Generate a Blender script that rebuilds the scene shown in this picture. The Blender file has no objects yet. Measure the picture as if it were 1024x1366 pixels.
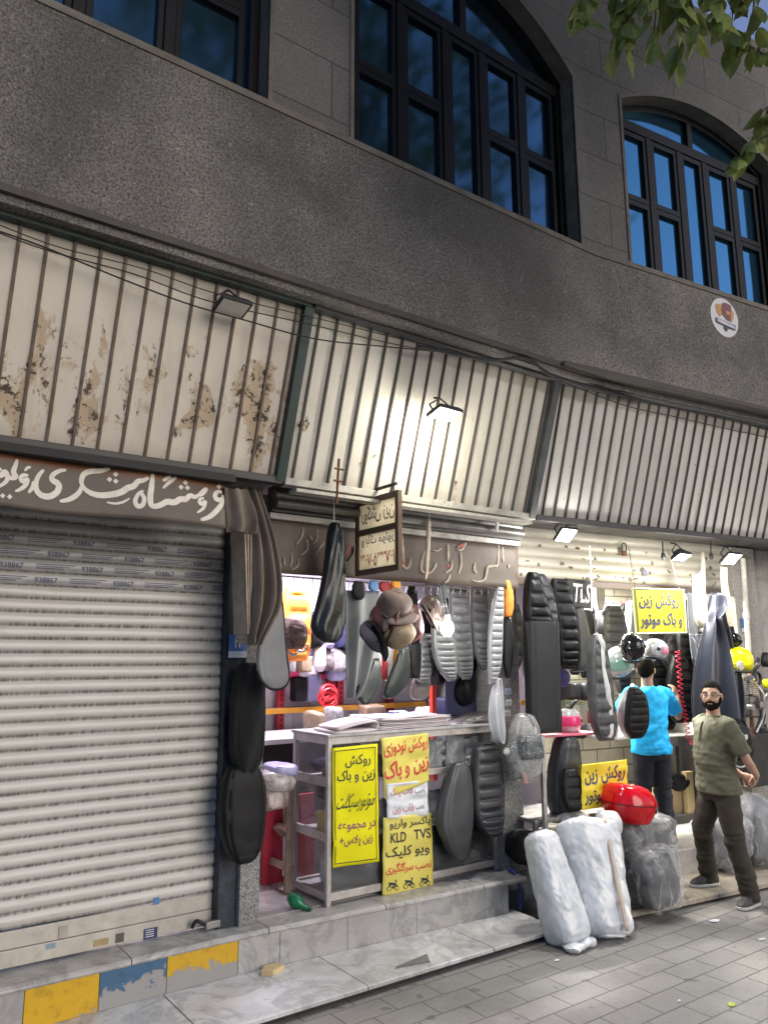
import bpy, bmesh, math, random
from math import sin, cos, pi, radians, sqrt
from mathutils import Vector, Matrix, Euler, noise as mnoise

# ------------------------------------------------------------------ camera, sky, street glow, exposure
S = bpy.context.scene
COL = S.collection
PITCH, ROLL, YAW, FPX, CAMH = radians(10.650), radians(-0.216), radians(54.074), 1027.8, 1.9695
fw = Vector((cos(YAW)*cos(PITCH), sin(YAW)*cos(PITCH), sin(PITCH)))
rt0 = Vector((sin(YAW), -cos(YAW), 0)); up0 = rt0.cross(fw)
RT = cos(ROLL)*rt0 + sin(ROLL)*up0
UP = -sin(ROLL)*rt0 + cos(ROLL)*up0
cd = bpy.data.cameras.new('camera'); cam = bpy.data.objects.new('camera', cd); COL.objects.link(cam)
m = Matrix.Identity(4)
for i in range(3):
    m[i][0], m[i][1], m[i][2] = RT[i], UP[i], -fw[i]
m[2][3] = CAMH
cam.matrix_world = m
cd.sensor_fit = 'VERTICAL'; cd.sensor_height = 36.0; cd.lens = 36.0*FPX/1366.0
cd.clip_start = 0.05; cd.clip_end = 2000
S.camera = cam

w = bpy.data.worlds.new('World'); S.world = w; w.use_nodes = True
nt = w.node_tree
sky = nt.nodes.new('ShaderNodeTexSky'); sky.sky_type = 'NISHITA'; sky.sun_disc = False
sky.sun_elevation = radians(3.0); sky.sun_rotation = radians(105); sky.dust_density = 0.6; sky.ozone_density = 4.0
hs_ = nt.nodes.new('ShaderNodeHueSaturation'); hs_.inputs['Saturation'].default_value = .72; hs_.inputs['Hue'].default_value = .515
nt.links.new(sky.outputs[0], hs_.inputs['Color']); nt.links.new(hs_.outputs[0], nt.nodes['Background'].inputs[0])
nt.nodes['Background'].inputs[1].default_value = 0.085
sd = bpy.data.lights.new('street_glow', 'SUN'); sd.energy = 0.40; sd.angle = radians(40); sd.color = (1, .90, .78)  # soft directional lamp standing in for the glow of street lamps
street_glow = bpy.data.objects.new('street_glow', sd); COL.objects.link(street_glow)
street_glow.rotation_euler = Vector((-0.25, 1.0, -0.28)).to_track_quat('-Z', 'Y').to_euler()
vs = S.view_settings; vs.view_transform = 'Standard'; vs.look = 'None'; vs.exposure = 2.4; vs.gamma = 1.0; vs.use_curve_mapping = False
S.cycles.max_bounces = 8; S.cycles.transparent_max_bounces = 16; S.cycles.sample_clamp_indirect = 6.0
random.seed(7)

# ------------------------------------------------------------------ frames: the two straight lengths of the facade
CORN = Vector((4.56, 4.10)); ANG = radians(-7.4)
FL = Matrix.Identity(4)
FR = Matrix.Translation((CORN.x, CORN.y, 0)) @ Matrix.Rotation(ANG, 4, 'Z') @ Matrix.Translation((-CORN.x, -CORN.y, 0))
FANG = {'L': 0.0, 'R': ANG}; FM = {'L': FL, 'R': FR}; FI = {'L': FL.inverted(), 'R': FR.inverted()}
CW = Vector((0, 0, CAMH))

def A(fr, px, py, y):
    """point of the wall frame fr at depth y that the photograph shows at (px, py)"""
    d = fw + (px-512)/FPX*RT - (py-683)/FPX*UP
    o = FI[fr] @ CW; d = FI[fr].to_3x3() @ d
    t = (y-o.y)/d.y
    return o + t*d

def AZ(fr, px, py, z):
    d = fw + (px-512)/FPX*RT - (py-683)/FPX*UP
    o = FI[fr] @ CW; d = FI[fr].to_3x3() @ d
    t = (z-o.z)/d.z
    return o + t*d

def AX(fr, px, py, x):
    d = fw + (px-512)/FPX*RT - (py-683)/FPX*UP
    o = FI[fr] @ CW; d = FI[fr].to_3x3() @ d
    t = (x-o.x)/d.x
    return o + t*d

# ------------------------------------------------------------------ mesh builder
def sp(v, p): return math.copysign(abs(v)**p, v)

def catmull(P, n):
    """n points evenly in parameter along a smooth curve through P (tuples or Vectors)"""
    P = [Vector(p) for p in P]; k = len(P); out = []
    if k == 2: return [P[0].lerp(P[1], i/(n-1)) for i in range(n)]
    for i in range(n):
        t = i/(n-1)*(k-1); j = min(int(t), k-2); u = t-j
        p0, p1, p2, p3 = P[max(j-1, 0)], P[j], P[j+1], P[min(j+2, k-1)]
        out.append(0.5*((2*p1)+(p2-p0)*u+(2*p0-5*p1+4*p2-p3)*u*u+(3*p1-p0-3*p2+p3)*u**3))
    return out

class MB:
    def __init__(s): s.v = []; s.f = []
    def add(s, vs, fs):
        b = len(s.v); s.v += [Vector(v) for v in vs]; s.f += [[i+b for i in f] for f in fs]; return s
    def box(s, x0, x1, y0, y1, z0, z1):
        return s.add([(x0,y0,z0),(x1,y0,z0),(x1,y1,z0),(x0,y1,z0),(x0,y0,z1),(x1,y0,z1),(x1,y1,z1),(x0,y1,z1)],
                     [(3,2,1,0),(4,5,6,7),(0,1,5,4),(1,2,6,5),(2,3,7,6),(3,0,4,7)])
    def obox(s, c, size, rot=(0,0,0)):
        b = len(s.v); hx, hy, hz = size[0]/2, size[1]/2, size[2]/2
        s.box(-hx,hx,-hy,hy,-hz,hz); R = Euler(rot).to_matrix()
        for i in range(b, len(s.v)): s.v[i] = R @ s.v[i] + Vector(c)
        return s
    def loft(s, rings, caps=True, closed=True):
        n = len(rings[0]); vs = [p for r in rings for p in r]; fs = []
        for i in range(len(rings)-1):
            for j in range(n if closed else n-1):
                k = (j+1) % n
                fs.append((i*n+j, i*n+k, (i+1)*n+k, (i+1)*n+j))
        if caps and closed:
            fs.append(tuple(range(n-1, -1, -1))); fs.append(tuple(range((len(rings)-1)*n, len(rings)*n)))
        return s.add(vs, fs)
    def tube(s, pts, r, seg=8, sm=0, ry=None):
        if sm: pts = catmull(pts, sm)
        pts = [Vector(p) for p in pts]; n = len(pts); rings = []; ref = None
        rs = r if isinstance(r, (list, tuple)) else [r]*n
        if len(rs) != n: rs = [rs[min(int(i/(n-1)*(len(rs)-1)), len(rs)-2)]*(1-((i/(n-1)*(len(rs)-1))-min(int(i/(n-1)*(len(rs)-1)), len(rs)-2))) + rs[min(int(i/(n-1)*(len(rs)-1)), len(rs)-2)+1]*((i/(n-1)*(len(rs)-1))-min(int(i/(n-1)*(len(rs)-1)), len(rs)-2)) for i in range(n)]
        for i in range(n):
            t = (pts[min(i+1, n-1)]-pts[max(i-1, 0)])
            t = t.normalized() if t.length > 1e-9 else Vector((0,0,1))
            if ref is None: ref = Vector((1,0,0)) if abs(t.x) < .9 else Vector((0,1,0))
            a = (ref - t*ref.dot(t)).normalized(); b = t.cross(a); ref = a
            k = ry if ry else 1
            rings.append([pts[i] + rs[i]*(cos(2*pi*j/seg)*a + k*sin(2*pi*j/seg)*b) for j in range(seg)])
        return s.loft(rings)
    def ell(s, c, r, nu=16, nv=10, rot=(0,0,0), p=1.0, z0=-1.0, z1=1.0):
        """(super)ellipsoid, optionally cut between z0 and z1 of its height"""
        R = Euler(rot).to_matrix(); rings = []
        a0, a1 = math.asin(max(-.999, z0)), math.asin(min(.999, z1))
        for i in range(nv+1):
            a = a0+(a1-a0)*i/nv
            rings.append([Vector(c) + R @ Vector((r[0]*sp(cos(a),p)*sp(cos(2*pi*j/nu),p), r[1]*sp(cos(a),p)*sp(sin(2*pi*j/nu),p), r[2]*sp(sin(a),p))) for j in range(nu)])
        return s.loft(rings)
    def prism(s, poly, y0, y1):
        n = len(poly)
        vs = [(x,y0,z) for x,z in poly]+[(x,y1,z) for x,z in poly]
        return s.add(vs, [tuple(range(n)), tuple(range(2*n-1, n-1, -1))]+[(j,(j+1)%n,n+(j+1)%n,n+j)[::-1] for j in range(n)])
    def grid(s, fn, nu, nv):
        vs = [fn(i/nu, j/nv) for j in range(nv+1) for i in range(nu+1)]
        return s.add(vs, [(j*(nu+1)+i, j*(nu+1)+i+1, (j+1)*(nu+1)+i+1, (j+1)*(nu+1)+i) for j in range(nv) for i in range(nu)])
    def lathe(s, c, prof, seg=16):
        return s.loft([[Vector(c)+Vector((r*cos(2*pi*j/seg), r*sin(2*pi*j/seg), z)) for j in range(seg)] for r, z in prof])
    def jitter(s, amp, sc=6.0, start=0):
        for i in range(start, len(s.v)):
            n = mnoise.noise_vector(s.v[i]*sc); s.v[i] = s.v[i] + n*amp
        return s
    def build(s, name, mat, parent=None, smooth=True, bevel=0.0, fr='L', org=None, thick=0.0, ang=40):
        o0 = Vector(org) if org is not None else (ORG.get(parent.name, Vector()) if parent else Vector())
        me = bpy.data.meshes.new(name)
        me.from_pydata([v-o0 for v in s.v], [], s.f); me.validate()
        bm = bmesh.new(); bm.from_mesh(me); bmesh.ops.recalc_face_normals(bm, faces=bm.faces); bm.to_mesh(me); bm.free()
        me.materials.append(mat)
        if smooth:
            me.polygons.foreach_set('use_smooth', [True]*len(me.polygons))
            try: me.set_sharp_from_angle(angle=radians(ang))
            except Exception: pass
        o = bpy.data.objects.new(name, me); COL.objects.link(o)
        if parent:
            o.parent = parent; ORG[o.name] = o0
        else:
            o.matrix_world = FM[fr] @ Matrix.Translation(o0); ORG[o.name] = o0
        if thick:
            md = o.modifiers.new('thickness', 'SOLIDIFY'); md.thickness = thick; md.offset = 0
        if bevel:
            md = o.modifiers.new('edge', 'BEVEL'); md.width = bevel; md.segments = 2; md.limit_method = 'ANGLE'; md.angle_limit = radians(50)
        return o
ORG = {}

def tag(o, label=None, cat=None, group=None, kind=None):
    if label: o['label'] = label
    if cat: o['category'] = cat
    if group: o['group'] = group
    if kind: o['kind'] = kind
    return o
def thing(name, label, cat, fr='L', org=(0,0,0), group=None, rz=0.0):
    """an Empty at the thing's base; its parts are given in the coordinates of the wall frame fr"""
    o = bpy.data.objects.new(name, None); COL.objects.link(o); o.empty_display_size = .1
    o.matrix_world = FM[fr] @ Matrix.Translation(Vector(org)) @ Matrix.Rotation(rz, 4, 'Z')
    ORG[o.name] = Vector(org)
    return tag(o, label, cat, group)
def solo(mb, name, label, cat, mat, fr='L', group=None, kind=None, **k):
    xs = [v for v in mb.v]; zmin = min(v.z for v in xs)
    c = sum(xs, Vector())/len(xs); c.z = zmin
    return tag(mb.build(name, mat, None, fr=fr, org=c, **k), label, cat, group, kind)
def struct(mb, name, mat, fr='L', **k):
    o = mb.build(name, mat, None, fr=fr, org=(0,0,0), **k); o['kind'] = 'structure'; return o
def dup(root, loc, rz=None, label=None):
    r = root.copy(); COL.objects.link(r); r.location = loc
    if rz is not None: r.rotation_euler = (0,0,rz)
    if label: r['label'] = label
    for ch in list(root.children):
        c = ch.copy(); COL.objects.link(c); c.parent = r
        for g in ch.children:
            d = g.copy(); COL.objects.link(d); d.parent = c
    return r
def fuse(mb, name, mat, parent, vox=.01, it=4, org=None):
    """melt overlapping solids into one continuous skin"""
    o = mb.build('fuse_source', mat, None, org=(0,0,0))
    a = o.modifiers.new('r', 'REMESH'); a.mode = 'VOXEL'; a.voxel_size = vox; a.use_smooth_shade = True
    b = o.modifiers.new('s', 'SMOOTH'); b.iterations = it; b.factor = .5
    dg = bpy.context.evaluated_depsgraph_get()
    me = bpy.data.meshes.new_from_object(o.evaluated_get(dg)); bpy.data.objects.remove(o)
    me.name = name
    if org is not None: me.transform(Matrix.Translation(-Vector(org)))
    me.materials.clear(); me.materials.append(mat)
    me.polygons.foreach_set('use_smooth', [True]*len(me.polygons))
    r = bpy.data.objects.new(name, me); COL.objects.link(r); r.parent = parent; ORG[r.name] = ORG.get(parent.name, Vector())
    return r

# ------------------------------------------------------------------ materials
MC = {}
class N:
    """small node helper"""
    def __init__(s, name):
        s.m = bpy.data.materials.new(name); s.m.use_nodes = True; s.t = s.m.node_tree
        s.b = s.t.nodes['Principled BSDF']; s.out = s.t.nodes['Material Output']
        s.tc = s.t.nodes.new('ShaderNodeTexCoord')
    def n(s, kind, **k):
        o = s.t.nodes.new(kind)
        for a, v in k.items():
            if a.startswith('i_'):
                key = a[2:]; key = int(key) if key.isdigit() else key.replace('_', ' ')
                s.set(o.inputs[key], v)
            else: setattr(o, a, v)
        return o
    def set(s, sock, v):
        if isinstance(v, bpy.types.NodeSocket): s.t.links.new(v, sock)
        elif isinstance(v, (tuple, list)) and len(v) == 3 and sock.type == 'RGBA': sock.default_value = (*v, 1)
        else: sock.default_value = v
    def map(s, scale=(1,1,1), loc=(0,0,0), rot=(0,0,0), co='Object'):
        return s.n('ShaderNodeMapping', i_Vector=s.tc.outputs[co], i_Scale=scale, i_Location=loc, i_Rotation=rot).outputs[0]
    def noise(s, vec, scale, detail=4, rough=.55, dist=0):
        return s.n('ShaderNodeTexNoise', i_Vector=vec, i_Scale=scale, i_Detail=detail, i_Roughness=rough, i_Distortion=dist).outputs[0]
    def ramp(s, fac, stops, interp='LINEAR'):
        r = s.n('ShaderNodeValToRGB', i_Fac=fac); cr = r.color_ramp; cr.interpolation = interp
        while len(cr.elements) < len(stops): cr.elements.new(.5)
        for e, (p, c) in zip(cr.elements, stops):
            e.position = p; e.color = (c, c, c, 1) if isinstance(c, (int, float)) else (*c, 1)
        return r.outputs[0]
    def mix(s, f, a, b, mode='MIX'):
        o = s.n('ShaderNodeMix', data_type='RGBA', blend_type=mode)
        s.set(o.inputs[0], f); s.set(o.inputs[6], a); s.set(o.inputs[7], b); return o.outputs[2]
    def math(s, op, a, b=0.0, c=None):
        o = s.n('ShaderNodeMath', operation=op); s.set(o.inputs[0], a); s.set(o.inputs[1], b)
        if c is not None: s.set(o.inputs[2], c)
        return o.outputs[0]
    def xyz(s, vec): return s.n('ShaderNodeSeparateXYZ', i_0=vec).outputs
    def bump(s, h, st=.3, d=.01):
        return s.n('ShaderNodeBump', i_Strength=st, i_Distance=d, i_Height=h).outputs[0]
    def fin(s, col=None, rough=None, metal=None, normal=None, **k):
        for key, v in (('Base Color', col), ('Roughness', rough), ('Metallic', metal), ('Normal', normal)):
            if v is not None: s.set(s.b.inputs[key], v)
        for a, v in k.items(): s.set(s.b.inputs[a.replace('_', ' ')], v)
        return s.m

def M(name, col, rough=.5, metal=0., var=.18, vs=7., bump=0., bs=80., dirt=0., dcol=(.05,.045,.035), stretch=(1,1,1), spec=None):
    if name in MC: return MC[name]
    g = N(name); v = g.map(stretch)
    n1 = g.noise(v, vs, 5)
    c = g.mix(g.ramp(n1, [(.3, 0), (.7, 1)]), tuple(x*(1-var) for x in col), tuple(min(1, x*(1+var)) for x in col))
    if dirt: c = g.mix(g.math('MULTIPLY', g.ramp(g.noise(v, vs*2.3, 8, .7), [(.48, 0), (.7, 1)]), dirt), c, dcol)
    r = g.math('MULTIPLY_ADD', n1, .2, rough-.1)
    nm = g.bump(g.noise(v, bs, 6, .6), bump, .004) if bump else None
    g.fin(c, r, metal, nm)
    if spec is not None: g.b.inputs['Specular IOR Level'].default_value = spec
    MC[name] = g.m; return g.m
def EM(name, col, st):
    if name in MC: return MC[name]
    g = N(name); g.fin((0.8,.8,.8), .3, Emission_Color=col, Emission_Strength=st); MC[name] = g.m; return g.m

def granite(name, base, dark, sc=90., bump=.5, joints=None, stain=.35):
    g = N(name); v = g.map()
    n = g.noise(v, sc, 3, .75); n2 = g.noise(v, sc*.32, 4, .7); big = g.noise(v, .9, 5, .6)
    c = g.mix(g.ramp(n, [(.36, 0), (.62, 1)]), dark, base)
    c = g.mix(g.ramp(n2, [(.62, 0), (.72, .6)]), c, tuple(min(1, x*1.9) for x in base))
    c = g.mix(g.math('MULTIPLY', g.ramp(big, [(.38, 1), (.62, 0)]), stain), c, tuple(x*.55 for x in dark))
    spots = g.noise(v, 5.5, 2, .5); c = g.mix(g.ramp(spots, [(.74, 0), (.77, .7)]), c, tuple(x*.4 for x in dark))
    h = g.math('ADD', n, g.math('MULTIPLY', n2, .7))
    if joints:
        bw, bh = joints
        br = g.n('ShaderNodeTexBrick', i_Vector=g.map((1,1,1), (0,0,-.03), (radians(90),0,0)), i_Color1=(1,1,1), i_Color2=(.86,.86,.86), i_Mortar=(.25,.25,.25), i_Scale=1.0, i_Mortar_Size=.005, i_Mortar_Smooth=.3, i_Brick_Width=bw, i_Row_Height=bh)
        br.offset = .5
        c = g.mix(1.0, c, br.outputs[0], 'MULTIPLY')
    return g.fin(c, .8, 0, g.bump(h, bump, .006))

def text_mat(name, col): return M(name, col, .5, 0, .12, 30)
BLACK = M('black_vinyl', (.009,.009,.010), .45, 0, .3, 9, .25, 160, spec=.18)
DARKV = M('dark_grey_vinyl', (.022,.023,.026), .45, 0, .25, 8, .25, 160, spec=.2)
GREYV = M('grey_vinyl', (.20,.20,.21), .45, 0, .15, 5, .2, 120)
SILV = M('silver_vinyl', (.16,.165,.17), .32, .15, .2, 9, .2, 120)
TAUPE = M('taupe_tarp', (.165,.135,.11), .9, 0, .25, 4, .4, 40)
FUR = M('black_fur', (.010,.010,.011), .95, 0, .5, 60, 1.0, 260)
BLKMET = M('black_metal', (.02,.02,.022), .5, .2, .3, 6, .15, 60, .3, (.08,.06,.045))
STEEL = M('worn_steel', (.32,.31,.30), .45, .6, .25, 6, .2, 70, .5, (.12,.08,.05))
ALU = M('dull_aluminium', (.50,.465,.435), .42, .55, .15, 7, .15, 50, .45, (.18,.15,.12))
WOOD = M('raw_wood', (.40,.27,.15), .7, 0, .3, 6, .3, 40, .3, (.15,.09,.05), (1,1,.15))
REDP = M('red_paint', (.55,.03,.035), .4, 0, .15, 5, .1, 40)
ORANGE = M('orange_cloth', (.85,.26,.03), .6, 0, .25, 14, .5, 60)
YELL = M('yellow_vinyl_banner', (.76,.70,.006), .6, 0, .06, 3, .3, 9, .12, (.55,.45,.01), spec=.2)
WHITEP = M('white_paint', (.70,.70,.68), .5, 0, .08, 5, .1, 40)
PAPER = M('white_paper', (.72,.74,.76), .6, 0, .08, 6, .3, 12)
INK = text_mat('black_ink', (.02,.02,.03)); INKR = text_mat('red_ink', (.62,.03,.04)); INKB = text_mat('navy_ink', (.03,.03,.13)); INKP = text_mat('purple_ink', (.22,.03,.12))
CREAM = text_mat('cream_brush_paint', (.66,.60,.52)); INKG = text_mat('grey_ink', (.16,.16,.18))
FOAM = M('grey_pink_sheet', (.58,.52,.53), .7, 0, .1, 5, .3, 40)
CORD = M('white_cord', (.7,.68,.62), .7); RUST = M('rust', (.16,.07,.035), .85, 0, .4, 20, .4, 60)

def wrap_mat(name, col=(.80,.82,.84), alpha=.15, sc=(3.2,3.2,1.5), crease=.04, rot=0.0):
    """thin crinkled plastic film: mostly see-through, with sharp glossy white creases"""
    g = N(name); v = g.map(sc, rot=(0, rot, 0))
    def ridge(scale, dist, w_):
        n = g.noise(v, scale, 3, .55, dist)
        return g.ramp(g.math('ABSOLUTE', g.math('SUBTRACT', n, .5)), [(0, 1), (w_, 0)])
    r = g.math('MAXIMUM', ridge(1.1, .8, crease*.6), g.math('MULTIPLY', ridge(2.9, .5, crease*.8), .45))
    sheen = g.ramp(g.noise(v, .9, 5, .6), [(.38, .0), (.72, .24)])  # broad patches of sheen put into the film's opacity
    a = g.math('ADD', g.math('ADD', g.math('MULTIPLY', r, .30), alpha), sheen); a.node.use_clamp = True
    g.fin(col, .14, 0, g.bump(g.math('ADD', g.math('MULTIPLY', r, .6), g.noise(v, 4, 5, .6)), .6, .014), Alpha=a); g.b.inputs['Specular IOR Level'].default_value = .9
    return g.m
def crumple(c, sc):
    """sharp facets of crumpled film: 0 in the valleys, up to about 1 on the flats"""
    d, _ = mnoise.voronoi(c*sc); return min(1.0, (d[1]-d[0])*1.6)
FILM = wrap_mat('clear_plastic_film', (.62,.63,.64), .11); FILMW = wrap_mat('milky_plastic_film', (.80,.82,.84), .30, (4,4,1.0), .05, radians(28))

# ------------------------------------------------------------------ Persian lettering
FORMS = {'ا':'\ufe8d\ufe8e','آ':'\ufe81\ufe82','ب':'\ufe8f\ufe90\ufe91\ufe92','پ':'\ufb56\ufb57\ufb58\ufb59','ت':'\ufe95\ufe96\ufe97\ufe98','ج':'\ufe9d\ufe9e\ufe9f\ufea0','د':'\ufea9\ufeaa','ر':'\ufead\ufeae','ز':'\ufeaf\ufeb0',
 'س':'\ufeb1\ufeb2\ufeb3\ufeb4','ش':'\ufeb5\ufeb6\ufeb7\ufeb8','ص':'\ufeb9\ufeba\ufebb\ufebc','ع':'\ufec9\ufeca\ufecb\ufecc','ف':'\ufed1\ufed2\ufed3\ufed4','ق':'\ufed5\ufed6\ufed7\ufed8','ک':'\ufb8e\ufb8f\ufb90\ufb91','گ':'\ufb92\ufb93\ufb94\ufb95',
 'ل':'\ufedd\ufede\ufedf\ufee0','م':'\ufee1\ufee2\ufee3\ufee4','ن':'\ufee5\ufee6\ufee7\ufee8','و':'\ufeed\ufeee','ه':'\ufee9\ufeea\ufeeb\ufeec','ی':'\ufbfc\ufbfd\ufbfe\ufbff','ئ':'\ufe89\ufe8a\ufe8b\ufe8c','ﻻ':'\ufefb\ufefc'}
def shape(s):
    s = s.replace('لا', 'ﻻ'); out = []
    for i, ch in enumerate(s):
        f = FORMS.get(ch)
        if not f: out.append(ch); continue
        prev = FORMS.get(s[i-1]) if i else None; nxt = FORMS.get(s[i+1]) if i+1 < len(s) else None
        pj = bool(prev) and len(prev) == 4; nj = bool(nxt) and len(f) == 4
        out.append(f[3] if pj and nj else f[1] if pj else f[2] if nj else f[0])
    r = ''.join(out)
    return r[::-1] if any(ch in FORMS for ch in s) else r
TXT = {}
def text_geo(s, bold=.0):
    k = (s, bold)
    if k not in TXT:
        c = bpy.data.curves.new('lettering', 'FONT'); c.body = shape(s); c.offset = bold; c.resolution_u = 3
        o = bpy.data.objects.new('lettering', c); COL.objects.link(o)
        dg = bpy.context.evaluated_depsgraph_get(); dg.update()
        me = bpy.data.meshes.new_from_object(o.evaluated_get(dg))
        v = [tuple(x.co) for x in me.vertices]; f = [tuple(p.vertices) for p in me.polygons]
        bpy.data.objects.remove(o); bpy.data.meshes.remove(me); bpy.data.curves.remove(c)
        x0 = min(a[0] for a in v); x1 = max(a[0] for a in v); y0 = min(a[1] for a in v); y1 = max(a[1] for a in v)
        TXT[k] = ([((a[0]-x0)/(x1-x0), (a[1]-y0)/(y1-y0)) for a in v], f)
    return TXT[k]
def text_on(mb, s, P, box, bold=.012, off=(0,-.004,0), mirror=False, slant=0.0):
    """write s on the patch P(u, v) (v up) inside box = (u0, u1, v0, v1)"""
    v, f = text_geo(s, bold); u0, u1, v0, v1 = box
    pts = []
    for a, b in v:
        if mirror: a = 1-a
        pts.append(P(u0+(u1-u0)*(a+slant*(b-.5)), v0+(v1-v0)*b)+Vector(off))
    return mb.add(pts, f)
def quad(fr, c, y):
    """bilinear patch from four photo corners (top-left, top-right, bottom-right, bottom-left) on depth y"""
    q = [A(fr, *p, y) for p in c]
    return lambda u, v: q[3].lerp(q[2], u).lerp(q[0].lerp(q[1], u), v)
def stroke(mb, pts, wid, P, off=-.004, n=26, nib=None):
    """a brush stroke: pts in 2D mapped by P; wid in the same units"""
    q = catmull([(a, b, 0) for a, b in pts], n); L = []; R = []
    for i in range(n):
        t = i/(n-1)
        if nib is None:
            d = (q[min(i+1, n-1)]-q[max(i-1, 0)]); d = d.normalized() if d.length > 1e-9 else Vector((1,0,0))
            e = Vector((-d.y, d.x, 0))*wid*.5*(.35+.65*sin(pi*min(1, max(0, t)))**.6)
        else:
            e = Vector((cos(nib), sin(nib), 0))*wid*.5*(.55+.45*sin(pi*t)**.5)
        L.append(q[i]+e); R.append(q[i]-e)
    vs = [P(a.x, a.y)+Vector((0, off, 0)) for a in L]+[P(a.x, a.y)+Vector((0, off, 0)) for a in R]
    return mb.add(vs, [(i, i+1, n+i+1, n+i) for i in range(n-1)])

# ------------------------------------------------------------------ seat pads, covers and hanging cloth traced as (photo row, left, right) on their own depth
def pad(fr, rows, y, th, ribs=0, amp=.45, n=None, p=.75, endp=.35, lean=0.0, M_=44, valley=.25, wav=0.0, seam=True):
    """padded cover: a centre panel (ribbed or plain) between two side panels with stitched grooves"""
    L = [(A(fr, a, r, y), A(fr, b, r, y)) for r, a, b in rows]
    n = n or max(34, ribs*8)
    data = catmull([((l.x+q.x)/2, (l.z+q.z)/2, (q.x-l.x)/2) for l, q in L], n)
    sd = rows[0][0]*.37+rows[0][1]*.11
    hsh = (sd*7.31) % 1.0
    if p == .75: p = .45+.35*hsh; endp = .18+.25*((sd*3.7) % 1.0); lean = lean+.10*(hsh-.5)
    mb = MB(); rings = []
    for i, d in enumerate(data):
        t = i/(n-1); e = (1-abs(2*t-1)**3.2)**endp if 0 < t < 1 else .05
        rv = 0.0
        if ribs:
            s = (t*ribs+.12*sin(7*t+sd)) % 1.0; rv = amp*(max(0, 1-min(s, 1-s)/valley))**1.3
        hw = max(d.z, .002)*(1+.03*mnoise.noise(Vector((t*6, sd, 0)))); ring = []
        for j in range(M_):
            a = 2*pi*j/M_; cx, sy = sp(cos(a), p), sp(sin(a), p); k = 1.0
            if sy < 0:
                mid = 1/(1+math.exp((abs(cx)-.70)*26))
                k = 1-rv*mid
                if seam: k -= .16*math.exp(-((abs(cx)-.74)/.05)**2)
            w_ = .10*mnoise.noise(Vector((cx*1.6+sd, t*5, sy)))+.05*mnoise.noise(Vector((cx*4+sd, t*14, sy)))
            yy = y + lean*t + th*.5*e*sy*(k+w_) + wav*sin(9*t+5*cx)
            ring.append(Vector((d.x+hw*cx+.004*mnoise.noise(Vector((t*9+sd, cx, 3))), yy, d.y)))
        rings.append(ring)
    return mb.loft(rings)
def cloth(fr, rows, y, folds=4, depth=.03, n=26, m=28, ph=0.0, twist=0.0, thick=.004, sagx=0.0):
    """hanging sheet with vertical folds"""
    L = [(A(fr, a, r, y), A(fr, b, r, y)) for r, a, b in rows]
    data = catmull([(l.x, l.z, q.x) for l, q in L], n+1)
    def fn(u, v):
        d = data[int(round(v*n))]
        x = d.x+(d.z-d.x)*u
        yy = y + depth*sin(2*pi*folds*u+ph+twist*v)*(.35+.65*v) + depth*.6*mnoise.noise(Vector((u*3, v*2.5, ph+y*7)))
        return Vector((x, yy, d.y+.012*mnoise.noise(Vector((u*4, v*3, ph)))))
    mb = MB().grid(fn, m, n); mb.thick = thick
    return mb
# ================================================================== SETTING: ground, steps
def paver_mat():
    g = N('pavers'); v = g.map((1,1,1), (.13,.02,0))
    br = g.n('ShaderNodeTexBrick', i_Vector=v, i_Color1=(.325,.31,.288), i_Color2=(.275,.262,.243), i_Mortar=(.105,.10,.09), i_Scale=1.0, i_Mortar_Size=.006, i_Mortar_Smooth=.4, i_Bias=.1, i_Brick_Width=.335, i_Row_Height=.185)
    br.offset = .5
    big = g.noise(g.map(), 1.1, 6, .65); fine = g.noise(g.map(), 70, 4, .7); mid = g.noise(g.map(), 9, 6, .7)
    c = g.mix(g.ramp(big, [(.35, .0), (.7, .5)]), br.outputs[0], (.12,.112,.105))
    c = g.mix(g.ramp(mid, [(.55, 0), (.72, .35)]), c, (.28,.27,.26))
    c = g.mix(g.ramp(fine, [(.35, .35), (.6, 0)]), c, (.07,.065,.06))
    gum = g.noise(g.map(), 7.5, 1, .3); c = g.mix(g.ramp(gum, [(.70, 0), (.72, .55)]), c, (.06,.056,.05)); c = g.mix(g.ramp(g.noise(g.map((1,1,1),(3,5,0)), 2.3, 7, .7), [(.52, 0), (.75, .5)]), c, (.11,.10,.09))
    # dirt gathered along the foot of the slab
    y = g.xyz(g.tc.outputs['Object'])[1]
    edge = g.math('MULTIPLY', g.ramp(g.math('ADD', y, g.math('MULTIPLY', mid, .35)), [(.0, 0), (1, 1)]), 1)
    h = g.math('ADD', g.math('MULTIPLY', br.outputs[1], -1.2), g.math('MULTIPLY', mid, .35))
    rr = g.ramp(big, [(.3, .42), (.7, .7)])
    return g.fin(c, rr, 0, g.bump(h, .5, .01))
mb = MB()
mb.add([(-300,-300,0),(400,-300,0),(400,300,0),(-300,300,0)], [(0,1,2,3)])
struct(mb, 'pavement', paver_mat())

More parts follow.
